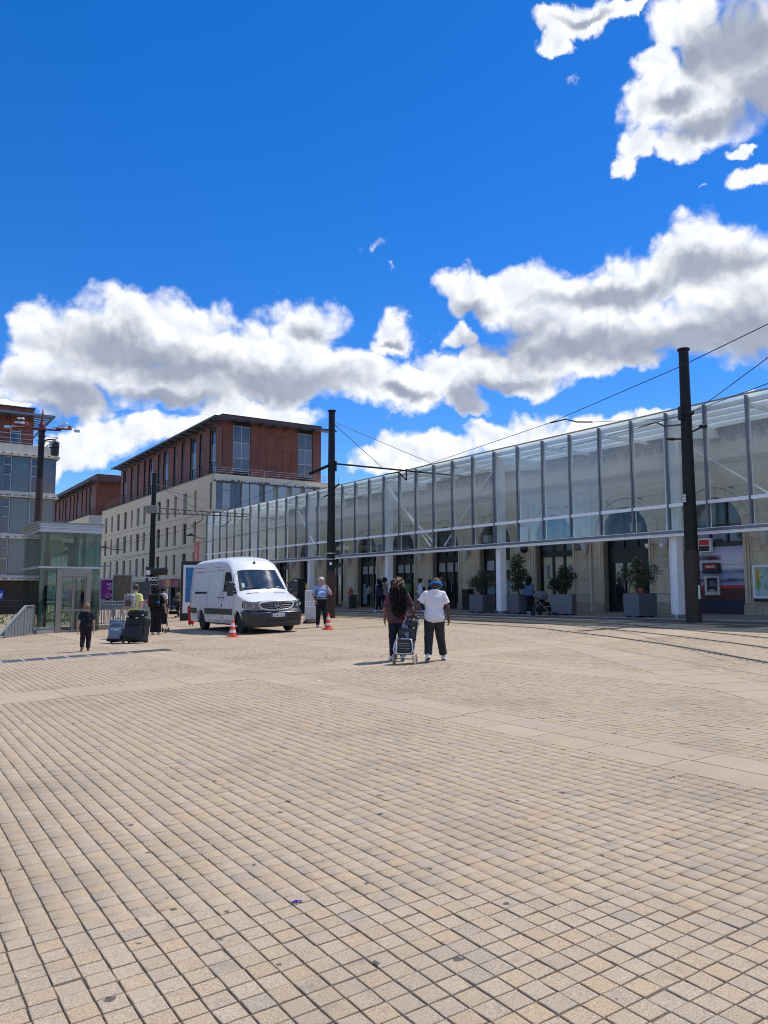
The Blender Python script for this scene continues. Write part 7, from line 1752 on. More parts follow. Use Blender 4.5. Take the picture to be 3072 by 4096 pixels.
def ring_band(t, J, hw, hc, e, mt, z0=.0, z1=.03, name='headband', grow=.06):
    e = e * 1.09
    f = lambda p: None
    nkc = hw(hc)
    shell = cap(np.array([0, -.004, .014]) * e, np.array([0, .002, .014]) * e, grow * e, grow * e, np.array([1.10, .96, .93]))
    Rm = np.stack([hw(hc + v) - hw(hc) for v in np.eye(3)], 1)
    F = lambda p: np.maximum(shell((p - nkc) @ Rm), np.abs(((p - nkc) @ Rm)[:, 2] - (z0 + z1) / 2 * e) - (z1 - z0) / 2 * e)
    V, Q = surf_nets(F, nkc - .1 * e, nkc + .1 * e, .006); link(name, np_mesh(name, [(V, Q, 0)], mt), t)
def rbox(c, hf, r):
    c = np.array(c, float); hf = np.array(hf, float) - r
    def f(p): q = np.abs(p - c) - hf; return np.sqrt((np.maximum(q, 0) ** 2).sum(1)) + np.minimum(q.max(1), 0) - r
    return f
def blobmesh(f, lo, hi, h): V, Q = surf_nets(f, lo, hi, h); return V, Q
def curls(t, hw, hc, e, mt, n, L_, spread, seed):
    r = np.random.default_rng(seed); mb = MB()
    for i in range(n):
        a = r.uniform(-.15, 1.15) * pi; up = r.uniform(-.1, 1.); d = np.array([cos(a), -max(sin(a), -.1) * .95, 0]) * sqrt(max(1 - up * up, 0)); st = hc + np.array([d[0] * .062, d[1] * .064 - .006, .014 + up * .066]) * e
        Ln = L_ * r.uniform(.55, 1.05); pts = []; ph = r.uniform(0, 6); xx = d[0] * spread * r.uniform(.5, 1.25) + r.normal() * .012; yy = -.055 - .045 * r.random() + .01 * r.normal(); wv = r.uniform(.006, .014)
        for k in range(13):
            u = k / 12; q = st * (1 - min(u * 2.2, 1)) + (hc + np.array([xx, yy - .03 * u, 0]) * e) * min(u * 2.2, 1); z = st[2] - u * (Ln * e + (st[2] - hc[2]) ) 
            pts.append(hw((q[0] + wv * e * sin(u * 17 + ph), q[1] + wv * e * cos(u * 15 + ph), z + .02 * e * (1 - u) * min(u * 6, 1))))
        mb.tube(pts, [(.011 * (1 - .55 * k / 12) + .001) * e * r.uniform(.8, 1.2) / 1.1 for k in range(13)], 6)
    obj('curls', mb, mt, t, sm=True)
def backpack(label, loc, face, w, d, h, mt, flap=None, pockets=(), cat='backpack'):
    """rucksack: loc is its lower centre against the back, local -y points away from the wearer"""
    t = thing('backpack', label, cat, tuple(loc), face)
    f = smin([rbox((0, -d * .5, h * .36), (w * .48, d * .52, h * .36), .05), rbox((0, -d * .45, h * .75), (w * .43, d * .44, h * .25), .05)], .05)
    V, Q = surf_nets(lambda p: f(p) + .003 * np.sin(p[:, 2] * 40 + p[:, 0] * 26 + 2 * np.sin(p[:, 0] * 30)), (-w, -d * 1.5, -.12), (w, d * .3, h + .12), .012); link('sack', np_mesh('sack', [(V, Q, 0)], mt), t)
    if flap:
        f2 = rbox((0, -d * .47, h * .86), (w * .47, d * .54, h * .15), .06); V, Q = surf_nets(lambda p: f2(p) + .003 * np.sin(p[:, 0] * 40), (-w, -d * 1.5, h * .5), (w, d * .4, h + .14), .012); link('flap', np_mesh('flap', [(V, Q, 0)], flap), t)
    for (px, pz, pw, phh, m_) in pockets:
        V, Q = surf_nets(rbox((px, -d * 1.02, pz), (pw * .62, .05, phh * .55), .035), (px - pw, -d * 1.8, pz - phh), (px + pw, -d * .5, pz + phh), .012); link('pocket', np_mesh('pocket', [(V, Q, 0)], m_), t)
    mb = MB()
    for s in (-1, 1): mb.tube([(s * w * .24, -.02, h * .95), (s * w * .30, .10, h * .98), (s * w * .36, .2, h * .8), (s * w * .40, .17, h * .35), (s * w * .36, .0, h * .08)], .018, 6)
    obj('strap', mb, M['black'] if not pockets else mt, t); return t
# ------------------------------------------------------------------ the people in the square
def m_blouse():
    m = mat('patterned_maroon_blouse', (.06, .022, .026), .85, var=.1, bump=.3, bscale=25); nt = m.node_tree; b = nt.nodes['Principled BSDF']; tc = node(nt, 'ShaderNodeTexCoord').outputs['Object']
    v = node(nt, 'ShaderNodeTexVoronoi', {'Vector': tc, 'Scale': 31., 'Randomness': .25}); a = smooth(nt, v.outputs['Distance'], .30, .42, 1., 0.); ring = mth(nt, 'MULTIPLY', a, smooth(nt, v.outputs['Distance'], .10, .18))
    nt.links.new(mixc(nt, mth(nt, 'MULTIPLY', ring, .62), (.060, .020, .026), (.30, .15, .155)), b.inputs['Base Color']); return m
navy = cloth('navy_denim', (.012, .016, .032)); black_c = cloth('black_cloth', (.012, .012, .014)); char = cloth('charcoal_jersey', (.030, .031, .035)); whitec = cloth('white_cotton', (.68, .67, .67), bump=.6, bs=11.)
# couple with the shopping trolley
wL = ground(1592, 2643); FACE = .14
t, J, hw, hc = person('woman with long dark wavy hair and patterned maroon blouse, holding a shopping trolley', wL, 1.69, FACE, 'brown', ('long', 'black'), ('blouse', m_blouse(), dict(sleeve=.80, hem=.455, loose=1.5)), ('jeans', navy, dict(loose=1., len=.97)), (.5, .5, .5),
       dict(elR=(.175, .03, .635), wrR=(.225, -.035, .492), elL=(-.155, .02, .62), wrL=(-.15, .09, .50), knL=(-.06, .05, .29), anL=(-.06, .06, .052), knR=(.05, .03, .285), anR=(.045, -.10, .055), toR=(.055, -.015, .02)), wx=1.12, hips=1.18, headpitch=.08, h=.010, hand=(None, 'grip'), seed=1)
hl_ = mat('brown_highlight_hair', (.10, .045, .028), .5, var=.4, vscale=40, bump=.5)
curls(t, hw, hc, 1.69 * 1.09, HAIR['black'], 150, .29, .066, 3); curls(t, hw, hc, 1.69 * 1.09, hl_, 16, .07, .05, 9)
mb = MB(); wr = J['wrR']; d = (wr - J['elR']); d /= np.linalg.norm(d); mb.tube([wr - d * .03, wr - d * .012], .034, 12); obj('bracelet', mb, mat('pale_gold', (.6, .42, .2), .3, .7), t)
mp_ = ground(1738, 2646)
t, J, hw, hc = person('man in white t-shirt and charcoal joggers with blue headband, walking away with the shopping trolley', mp_, 1.71, FACE - .05, 'dark', ('afro', mat('auburn_tipped_hair', (.045, .022, .012), .6, var=.8, vscale=60, bump=.6, bscale=60)), ('t_shirt', whitec, dict(sleeve=.70, hem=.455, loose=1.9, wr=.9, skew=.10)), ('joggers', char, dict(loose=2.1, len=.90, cuff=1.3, waist=.57)), (.72, .72, .74),
       dict(elL=(-.195, .0, .655), wrL=(-.268, .02, .495), elR=(.165, .0, .63), wrR=(.185, .075, .495), knL=(-.068, -.01, .285), anL=(-.092, -.12, .075), toL=(-.10, -.045, .02), knR=(.085, .09, .295), anR=(.125, .10, .048), toR=(.155, .19, .022), hed=(.014, .035, .905)), wx=1.02, headpitch=.42, headyaw=-.35, h=.010, hand=('grip', None), seed=2)
ring_band(t, J, hw, hc, 1.71, cloth('bright_blue_band', (.02, .19, .62), bump=.1), -.002, .024, 'headband', .0745)
# shopping trolley between them
g0, g1 = ground(1574, 2656), ground(1664, 2657); ax_ = (g1 - g0); cx_ = (g0 + g1) / 2; TZ = atan2(ax_.y, ax_.x)
tr_ = thing('shopping_trolley', 'black shopping trolley on two pale wheels with a silver frame, held between the couple', 'trolley', tuple(cx_), TZ); tr_.scale = (.92, .92, .92)
hwid = .235
for s in (-1, 1):
    w = bpy.data.objects.new('wheel', None); COL.objects.link(w); w.parent = tr_; w.location = (s * hwid, 0, .112)
    mb = MB(); mb.lathe([(.088, -.02), (.112, -.018), (.113, 0), (.112, .018), (.088, .02)], n=30, axis='x'); obj('tyre', mb, mat('cream_rubber', (.42, .36, .28), .7, var=.12), w, sm=40)
    mb = MB(); mb.lathe([(.09, -.012), (.09, .012), (.02, .02), (.001, .02)], n=24, axis='x'); obj('hub', mb, M['black'], w)
mb = MB(); mb.tube([(-hwid, 0, .112), (hwid, 0, .112)], .012, 8); obj('axle', mb, M['rail'], tr_)
SIL = mat('silver_tube', (.55, .57, .60), .3, .6)
mb = MB(); mb.tube([(-.17, -.05, .52), (-.20, -.07, .44), (-.215, -.10, .30), (-.18, -.115, .235), (0, -.12, .225), (.18, -.115, .235), (.215, -.10, .30), (.20, -.07, .44), (.17, -.05, .52), (.12, -.045, .535), (-.12, -.045, .535)], .017, 8, closed=True)
for s in (-1, 1): mb.tube([(s * .19, -.06, .42), (s * .20, .01, .2), (s * .2, .0, .112)], .011, 6)
obj('stand_frame', mb, SIL, tr_, sm=True)
mb = MB(); tl = lambda z: .10 + (z - .3) * .23
for s in (-1, 1): mb.tube([(s * .18, .0, .12), (s * .185, tl(.45), .45), (s * .17 + .06, tl(.85), .86), (s * .13 + .09, tl(.98) + .02, .985)], .012, 8)
mb.tube([(-.045, tl(.98) + .02, .985), (.06, tl(1.0) + .02, 1.005), (.22, tl(.98) + .02, .985)], .016, 8); obj('handle_frame', mb, SIL, tr_, sm=True)
mb = MB(); mb.tube([(-.04, tl(.98) + .02, .988), (.06, tl(1.0) + .02, 1.009), (.16, tl(.98) + .02, .997), (.225, tl(.95) + .02, .95)], .022, 8); obj('grip', mb, M['black'], tr_, sm=True)
fb = smin([rbox((0, .05, .38), (.175, .115, .19), .06), rbox((.03, .11, .62), (.18, .115, .15), .06), rbox((.09, .17, .83), (.135, .08, .10), .05)], .08)
V, Q = surf_nets(lambda p: fb(p) + .006 * np.sin(p[:, 2] * 33 + 6 * np.sin(p[:, 0] * 11 + 1) + p[:, 1] * 14) * np.sin(p[:, 0] * 23 + p[:, 2] * 17) + .005 * np.abs(np.sin(p[:, 2] * 21 - p[:, 0] * 37 + 1)), (-.32, -.15, .12), (.38, .36, 1.0), .009)
plast = mat('crinkled_black_plastic', (.010, .011, .015), .30, var=.2, vscale=14, bump=.6, bscale=14, spec=.5)
link('bag', np_mesh('bag', [(V, Q, 0)], plast), tr_)
mb = MB(); mb.add([(-.10, .02, .72), (.10, -.01, .66), (.17, .0, .42), (.09, -.045, .52), (.0, -.03, .66), (.06, .03, .82), (-.02, .05, .85), (-.06, .02, .76)], [(0, 1, 4), (1, 2, 3), (1, 3, 4), (0, 4, 1), (0, 7, 5), (7, 6, 5), (0, 5, 1)]); obj('loose_plastic', mb, mat('grey_plastic_sheet', (.16, .18, .21), .25, var=.5, vscale=20, bump=.6, bscale=30), tr_)
mb = MB()
for z in (.34, .39, .44): mb.tube([(-.15, -.075, z), (.15, -.075, z)], .006, 5)
obj('support_wire', mb, M['rail'], tr_)
# man on the phone
pm = ground(1284, 2508)
t, J, hw, hc = person('grey haired man in pale blue shirt talking on a phone, one hand in his pocket', pm, 1.87, pi + .10, 'pink', ('short', 'grey'), ('shirt', cloth('pale_blue_shirt', (.28, .38, .62), bump=.5, bs=16.), dict(sleeve=.80, hem=.56, loose=1.5, wr=1.3)), ('trousers', cloth('dark_navy_trousers', (.012, .014, .02)), dict(loose=1.5, len=.98, belt=True, waist=.595)), (.34, .30, .26),
       dict(elL=(-.190, .035, .665), wrL=(-.105, .085, .815), elR=(.165, -.02, .645), wrR=(.115, .045, .535), knR=(.055, .06, .29), anR=(.07, .06, .048), knL=(-.075, .03, .28), anL=(-.10, -.05, .05)), wx=1.16, belly=1.05, headyaw=-.12, h=.011, hand=('up', None), seed=3)
e = 1.87 * 1.09
ph_ = J['wrL'] + np.array([.022, .015, .085]); mb = MB(); mb.box(ph_[0] - .006, ph_[0] + .006, ph_[1] - .035, ph_[1] + .03, ph_[2] - .07, ph_[2] + .07); o = obj('phone', mb, M['black'], None, bevel=.004); o.matrix_world = Matrix.Translation(pm) @ Matrix.Rotation(pi + .10, 4, 'Z'); tag(o, 'black phone held to the ear of the grey haired man', 'phone')
gl = MB()
for s in (-1, 1):
    c = hw(hc + np.array([s * .0205, .061, .011]) * e); gl.tube([c + np.array([.017 * e * cos(a), 0, .012 * e * sin(a)]) for a in [2 * pi * i / 14 for i in range(14)]], .0035, 5, closed=True); q = hw(hc + np.array([s * .050, .0, .012]) * e); gl.tube([c + np.array([s * .017 * e, 0, .003]), q], .003, 4)
gl.tube([hw(hc + np.array([-.006, .064, .012]) * e), hw(hc + np.array([.006, .064, .012]) * e)], .003, 4); obj('glasses', gl, M['black'], t)
st_ = MB(); sh = J['shR']; st_.tube([sh + [-.02, -.08, .03], sh + [-.035, .01, .072], sh + [-.03, .125, -.10], sh + [.01, .155, -.30], sh + [.075, .08, -.43]], .018, 6); obj('bag_strap', st_, M['black'], t)
wt = MB(); d = J['wrL'] - J['elL']; d /= np.linalg.norm(d); wt.tube([J['wrL'] - d * .035, J['wrL'] - d * .005], .036, 12); obj('watch', wt, M['black'], t)
# boy
by = ground(341, 2605)
person('small boy in black t-shirt and dark joggers walking towards the lift', by, 1.27, .32, 'light', ('short', 'fair'), ('t_shirt', cloth('black_cotton', (.011, .011, .016)), dict(sleeve=.72, hem=.40, loose=2.2)), ('joggers', cloth('dark_plum_joggers', (.022, .014, .022)), dict(loose=2.0, len=.92)), (.34, .04, .05),
       dict(knL=(-.06, .0, .285), anL=(-.065, -.10, .085), toL=(-.075, -.055, .02), knR=(.055, .05, .285), anR=(.05, .03, .048), elL=(-.145, -.03, .62), wrL=(-.16, -.02, .46), elR=(.145, .0, .62), wrR=(.155, .05, .47)), wx=1.05, h=.011, seed=4, child=True)
# man with the two suitcases
bm_ = ground(536, 2551)
t, J, hw, hc = person('dark haired man in yellow t-shirt with a grey rucksack, pulling two suitcases', bm_, 1.80, -.20, 'light', ('short', 'brown'), ('t_shirt', cloth('pale_yellow_cotton', (.62, .62, .22), bump=.4, bs=16.), dict(sleeve=.72, hem=.47, loose=1.7)), ('shorts', cloth('dark_navy_shorts', (.012, .014, .024)), dict(loose=2.0, len=.3)), (.05, .05, .06),
       dict(elL=(-.165, -.035, .635), wrL=(-.215, -.085, .485), elR=(.150, -.03, .63), wrR=(.16, -.06, .475)), wx=1.08, h=.011, hand=('grip', 'grip'), seed=5)
grey_c = cloth('grey_canvas', (.27, .265, .29), vs=8); br_c = cloth('brown_leather', (.10, .055, .035), .6)
Rz = Matrix.Rotation(-.20, 3, 'Z')
bk = backpack('grey canvas rucksack with brown leather base on the man in yellow', bm_ + Rz @ Vector((-.085, -.115, 1.0)), -.20 - .06, .40, .17, .46, grey_c, cloth('grey_canvas_flap', (.31, .305, .33)), ((0., .16, .16, .18, br_c), (-.13, .12, .05, .16, grey_c)))
mb = MB()
for x in (-.06, .06): mb.tube([(x, -.185, .50), (x, -.205, .40), (x, -.235, .24)], .011, 5)
obj('leather_strap', mb, br_c, bk)
wt = MB(); d = J['wrL'] - J['elL']; d /= np.linalg.norm(d); wt.tube([J['wrL'] - d * .04, J['wrL'] - d * .005], .034, 12); obj('watch', wt, M['black'], t)
def suitcase(label, p, rz, w, d, h, mt, mt2, lean, tag_z=.5, bulge=.03, base_dark=0.):
    t = thing('suitcase', label, 'suitcase', tuple(p)); t.rotation_euler = (lean, 0, rz)
    r_ = .045
    def f(P):
        q = np.abs(P - np.array([0, 0, h / 2 + .05])) - np.array([w / 2 - r_, d / 2 - r_, h / 2 - r_]); o = np.sqrt((np.maximum(q, 0) ** 2).sum(1)) + np.minimum(q.max(1), 0) - r_; return o + .011 * np.sin(P[:, 2] * 15 + 1) * np.sin(P[:, 0] * 13 + P[:, 2] * 5)
    V, Q = surf_nets(f, (-w, -d, -.02), (w, d, h + .14), .016); low = V[Q].mean(1)[:, 2] < base_dark
    link('shell', np_mesh('shell', [(V, Q, low.astype(int))], [mt, cloth('black_nylon', (.012, .012, .013), .6, bump=.2)]), t)
    g = smin([rbox((0, -d / 2, h * .36 + .05), (w * .40, .05, h * .28), .04), rbox((0, -d / 2 - .02, h * .34 + .05), (w * .33, .055, h * .20), .04), rbox((0, -d / 2 + .01, h * .82 + .02), (w * .40, .03, h * .10), .025)], .03)
    V, Q = surf_nets(g, (-w, -d, 0), (w, 0, h + .1), .014); link('front_pocket', np_mesh('front_pocket', [(V, Q, 0)], mt2), t)
    mb = MB(); zz = -d / 2 - .068
    mb.tube([(-w * .30, zz + .045, h * .18), (-w * .32, zz + .03, h * .55), (-w * .22, zz + .035, h * .80), (0, zz + .035, h * .86), (w * .22, zz + .035, h * .80), (w * .32, zz + .03, h * .55), (w * .30, zz + .045, h * .18)], .006, 5); obj('zip', mb, M['black'], t)
    obj('maker_tag', MB().box(.04, .12, -d / 2 - .085, -d / 2 - .078, tag_z, tag_z + .025), M['paper'], t)
    for s in (-1, 1):
        mb = MB(); mb.lathe([(.04, -.02), (.045, 0), (.04, .02)], (s * (w / 2 - .05), d / 2 - .05, .045), 14, 'x'); obj('wheel', mb, M['rubber'], t)
        mb = MB(); mb.box(s * (w / 2 - .04) - .03, s * (w / 2 - .04) + .03, -d / 2 - .01, -d / 2 + .05, .03, .13); obj('corner_guard', mb, M['black'], t, bevel=.008)
    mb = MB(); mb.tube([(-.09, d / 2 - .05, h + .02), (-.09, d / 2 - .05, h + .32), (-.07, d / 2 - .05, h + .35), (.07, d / 2 - .05, h + .35), (.09, d / 2 - .05, h + .32), (.09, d / 2 - .05, h + .02)], .010, 6); obj('handle', mb, M['silver'], t)
    mb = MB(); mb.tube([(-.07, -d / 2 + .06, h + .05), (-.05, -d / 2 + .06, h + .09), (.05, -d / 2 + .06, h + .09), (.07, -d / 2 + .06, h + .05)], .012, 6); obj('top_handle', mb, M['black'], t)
    return t
s1 = ground(474, 2573); s2 = ground(528, 2573)
blue_n = cloth('steel_blue_nylon', (.115, .155, .215), .65, vs=8); blue2 = cloth('pale_steel_blue_nylon', (.145, .195, .26), .65)
blk_n = cloth('black_ripstop', (.016, .017, .019), .6); blk2 = cloth('charcoal_ripstop', (.024, .025, .028), .6)
suitcase('steel blue suitcase with black base, left of the pair behind the man in yellow', s1 + Vector((-.10, .05, .0)), -.16, .50, .28, .66, blue_n, blue2, -.24, .35, base_dark=.22)
suitcase('large black suitcase, right of the pair behind the man in yellow', s2 + Vector((.10, .0, .0)), -.16, .66, .36, .72, blk_n, blk2, -.20, .72)
hb_ = s2 + Vector((.12, .10, .80)); tb_ = thing('holdall', 'black holdall lying on top of the large black suitcase', 'bag', tuple(hb_), -.16)
V, Q = surf_nets(lambda p: rbox((0, 0, .095), (.29, .13, .10), .07)(p) + .008 * np.sin(p[:, 0] * 30 + p[:, 2] * 20), (-.42, -.25, -.05), (.42, .25, .26), .014); link('sack', np_mesh('sack', [(V, Q, 0)], blk_n), tb_)
mb = MB(); mb.tube([(-.2, -.13, .10), (-.1, -.14, .2), (.1, -.14, .2), (.2, -.13, .1)], .012, 6); mb.tube([(.18, -.12, .05), (.3, -.1, .1)], .014, 6); obj('strap', mb, M['black'], tb_); obj('buckle', MB().box(.20, .26, -.145, -.125, .03, .08), M['silver'], tb_)
# person in black with rucksack and push scooter
bp = ground(622, 2538)
t, J, hw, hc = person('dark haired person all in black with wide trousers and a rucksack, seen from behind', bp, 1.73, -.12, 'light', ('bob', 'black'), ('t_shirt', cloth('black_jersey', (.010, .010, .011)), dict(sleeve=.95, hem=.47, loose=2.)), ('wide_trousers', cloth('black_cotton_trousers', (.013, .013, .015)), dict(loose=2.1, len=1.0, cuff=2.0)), (.55, .53, .5), dict(elL=(-.165, -.01, .63), wrL=(-.15, .05, .52), elR=(.17, .01, .63), wrR=(.175, .07, .50), anL=(-.06, -.02, .048), anR=(.05, .03, .048)), wx=1.1, h=.012, hand=(None, 'grip'), seed=6)
pk = backpack('black rucksack with a red bottle on the person in black', bp + Vector((-.01, -.12, .98)), -.12, .42, .17, .46, black_c, cloth('black_flap', (.014, .014, .016)), ((0, .18, .18, .2, cloth('black_pocket', (.016, .016, .018))),))
mb = MB(); mb.lathe([(.035, 0), (.037, .17), (.02, .2), (.02, .23)], (-.20, -.12, .14), 12); obj('water_bottle', mb, mat('red_bottle', (.45, .02, .06), .35), pk); mb = MB(); mb.box(.15, .22, -.2, -.14, .14, .21); obj('blue_pouch', mb, mat('blue_pouch', (.01, .16, .55), .5), pk)
sc_ = ground(650, 2531); ps = thing('pushchair', 'folded black pushchair frame beside the person in black', 'pushchair', tuple(sc_), -.1)
mb = MB(); 
for s in (-.10, .12): mb.tube([(s, .2, 1.02), (s + .02, .02, .55), (s + .05, -.12, .10)], .013, 6); mb.tube([(s + .02, -.05, .62), (s - .02, .32, .10)], .012, 6)
mb.tube([(-.10, .2, 1.02), (.0, .24, 1.06), (.12, .2, 1.02)], .018, 6); obj('frame', mb, M['black'], ps)
mb = MB(); mb.add([(-.09, .12, .86), (.12, .12, .86), (.14, -.04, .36), (-.06, -.04, .36), (-.1, .22, .3), (.12, .22, .3)], [(0, 1, 2, 3), (3, 2, 5, 4)]); obj('seat', mb, black_c, ps)
for x, y in ((-.05, -.13), (.17, -.13), (-.12, .32), (.1, .32)): mb = MB(); mb.lathe([(.06, -.015), (.085, -.012), (.085, .012), (.06, .015)], (x, y, .085), 16, 'x'); obj('wheel', mb, M['rubber'], ps)
# people farther back on the left
rp = W(-24.5, -12.6); rp = at(581, 2470, 40.); rp.z = gz(rp.x, rp.y)
t, J, hw, hc = person('person in an orange red hooded top behind the stairwell railing', rp, 1.76, .5, 'light', ('short', 'fair'), ('hooded_top', cloth('orange_red_fleece', (.62, .055, .025)), dict(sleeve=1.95, hem=.46, loose=2.4, hood=True)), ('trousers', navy, dict(loose=1.4)), (.5, .5, .5), wx=1.15, h=.016, fine=False, seed=7)
ring_band(t, J, hw, hc, 1.76, cloth('beige_cap', (.45, .40, .33)), .02, .075, 'cap', .064)
wp_ = at(651, 2470, 41.); wp_.z = gz(wp_.x, wp_.y)
person('person in a white shirt half hidden behind the person in black', wp_, 1.66, -.3, 'light', ('short', 'black'), ('shirt', whitec, dict(sleeve=.9, loose=1.6)), ('trousers', black_c, dict(loose=1.3)), (.5, .5, .5), h=.016, fine=False, seed=8)
wd = at(741, 2458, 43.); wd.z = gz(wd.x, wd.y)
person('woman in a long white dress walking past the shop fronts', wd, 1.74, 1.75, 'dark', ('short', 'black'), ('dress', cloth('white_linen', (.66, .66, .70)), dict(sleeve=.0, dress=.12, flare=.17, loose=1.2)), ('leggings', whitec, dict(loose=.5, len=.8)), (.42, .30, .24), dict(knL=(-.05, .08, .29), anL=(-.05, .16, .06), knR=(.05, -.02, .29), anR=(.05, -.14, .07)), h=.015, fine=False, seed=9)
sp_o = at(712, 2452, 44.); sp_o.z = gz(sp_o.x, sp_o.y)
person('person with a khaki bag pushing a dark pushchair by the red awning', sp_o, 1.64, 1.9, 'dark', ('short', 'black'), ('top', cloth('khaki_cloth', (.22, .17, .085)), dict(sleeve=.6, loose=1.5)), ('skirt', black_c, dict(loose=2., len=.6)), (.05, .05, .05), dict(elR=(.13, .09, .65), wrR=(.11, .2, .60), elL=(-.13, .09, .65), wrL=(-.11, .2, .60)), h=.016, fine=False, seed=10)
def stroller(label, p, rz, k=1., hood=(.02, .02, .024), name='stroller'):
    t = thing(name, label, 'stroller', tuple(p), rz)
    mb = MB()
    for s in (-.22, .22): mb.tube([(s, -.48, 1.02), (s, -.30, .82), (s, .38, .24)], .016, 6); mb.tube([(s, .02, .56), (s, -.34, .14)], .015, 6); mb.tube([(s, .38, .24), (s, .45, .13)], .014, 6)
    mb.tube([(-.22, -.48, 1.02), (0, -.51, 1.04), (.22, -.48, 1.02)], .02, 6); obj('frame', mb, mat('brown_silver_tube', (.30, .24, .20), .35, .6), t)
    f = smin([cap((-.13, -.12, .56), (.13, -.12, .56), .1, .1), cap((-.13, .14, .50), (.13, .14, .50), .09, .09), cap((-.13, -.22, .78), (.13, -.22, .78), .07, .07)], .08); V, Q = surf_nets(f, (-.35, -.42, .3), (.35, .35, 1.), .02); link('seat', np_mesh('seat', [(V, Q, 0)], black_c), t)
    f = cap((-.13, -.10, .80), (.13, -.10, .80), .22, .22); V, Q = surf_nets(lambda p: np.maximum(np.abs(f(p)) - .014, np.maximum(.78 - p[:, 2] - (p[:, 1] + .1) * .6, p[:, 1] - .13)), (-.4, -.4, .6), (.4, .4, 1.15), .016); link('hood', np_mesh('hood', [(V, Q, 0)], cloth('stroller_hood_%d' % int(hood[0] * 100), hood)), t)
    mb = MB(); mb.box(-.19, .19, -.26, .30, .18, .36); obj('basket', mb, black_c, t, bevel=.03)
    for x, y, r_ in ((-.24, -.36, .12), (.24, -.36, .12), (-.18, .45, .085), (.18, .45, .085)): mb = MB(); mb.lathe([(r_ * .75, -.018), (r_, -.014), (r_, .014), (r_ * .75, .018), (.02, .01)], (x, y, r_), 20, 'x'); obj('wheel', mb, M['rubber'], t)
    return t
q = at(697, 2452, 43.5); q.z = gz(q.x, q.y); stroller('dark pushchair in front of the shop, left of the white dress', q, 1.9)
rc = at(764, 2500, 33.5); rc.z = gz(rc.x, rc.y)
person('person in red clothes mostly hidden behind the rear of the white van', rc, 1.05, .2, 'dark', ('short', 'black'), ('top', cloth('red_cotton', (.50, .03, .035)), dict(sleeve=.8, hem=.4, loose=1.6)), ('trousers', cloth('red_cotton', (.50, .03, .035)), dict(loose=2.6, len=.96, cuff=2.)), (.4, .3, .25), h=.013, fine=False, seed=11, child=True)
# people waiting under the canopy
def stand(u, v, D=None):
    g = ground(u, v); return Vector((g.x, g.y, g.z + .012))
SM = dict(h=.014, fine=False)
person('grey haired woman in a coral top beside a dark shopping trolley', stand(1402, 2434), 1.52, 1.2, 'light', ('short', 'grey'), ('top', cloth('coral_print', (.42, .15, .13), var=.5, vs=18), dict(sleeve=1.3, loose=1.6, hem=.46)), ('trousers', black_c, dict(loose=1.2)), (.1, .1, .1), dict(elL=(-.12, .05, .64), wrL=(-.08, .16, .66), elR=(.12, .05, .64), wrR=(.08, .16, .64)), wx=1.1, seed=12, **SM)
tp_ = stand(1412, 2440); ts = thing('wheeled_shopper', 'dark upright wheeled shopper next to the grey haired woman in coral', 'shopping bag', tuple(tp_), .3)
V, Q = surf_nets(lambda p: rbox((0, 0, .5), (.20, .15, .42), .07)(p), (-.35, -.25, .05), (.35, .25, .95), .02); link('bag', np_mesh('bag', [(V, Q, 0)], cloth('dark_grey_nylon', (.03, .03, .034), .6)), ts)
mb = MB(); mb.tube([(-.12, .12, .1), (-.12, .16, 1.0), (.12, .16, 1.0), (.12, .12, .1)], .012, 6); obj('frame', mb, M['silver'], ts)
for s in (-.2, .2): mb = MB(); mb.lathe([(.06, -.015), (.085, 0), (.06, .015)], (s, .1, .085), 16, 'x'); obj('wheel', mb, M['rubber'], ts)
person('young person in a white t-shirt by the stone pier, right of the woman in coral', stand(1422, 2428), 1.74, .9, 'dark', ('short', 'black'), ('t_shirt', whitec, dict(sleeve=.7, loose=1.6)), ('trousers', navy, dict(loose=1.2)), (.5, .5, .5), dict(elR=(.13, .05, .64), wrR=(.05, .12, .6)), seed=13, **SM)
def m_stripe():
    m = cloth('striped_jersey', (.5, .5, .5)); nt = m.node_tree; b = nt.nodes['Principled BSDF']; z = node(nt, 'ShaderNodeSeparateXYZ', {0: node(nt, 'ShaderNodeTexCoord').outputs['Object']}).outputs[2]
    nt.links.new(mixc(nt, mth(nt, 'LESS_THAN', mth(nt, 'FRACT', mth(nt, 'MULTIPLY', z, 16.)), .5), (.55, .55, .56), (.06, .07, .13)), b.inputs['Base Color']); return m
person('woman in a striped top with tied dark hair before the glass doors', stand(1474, 2430), 1.66, -1.3, 'light', ('bob', 'brown'), ('top', m_stripe(), dict(sleeve=.6, loose=1.3)), ('trousers', black_c, dict(loose=1.3)), (.2, .2, .2), dict(elR=(.12, .06, .65), wrR=(.06, .17, .66), elL=(-.12, .06, .65), wrL=(-.06, .17, .66)), seed=14, **SM)
person('person in a dark patterned top with folded arms, right of the striped woman', stand(1498, 2428), 1.70, 2.2, 'light', ('short', 'brown'), ('top', cloth('dark_camo', (.05, .05, .05), var=.7, vs=14), dict(sleeve=1.2, loose=1.6)), ('trousers', cloth('grey_slate_trousers', (.045, .05, .055)), dict(loose=1.4)), (.3, .3, .3), dict(elR=(.13, .05, .64), wrR=(.04, .14, .64), elL=(-.13, .05, .64), wrL=(-.04, .14, .65), anR=(.08, .03, .048)), seed=15, **SM)
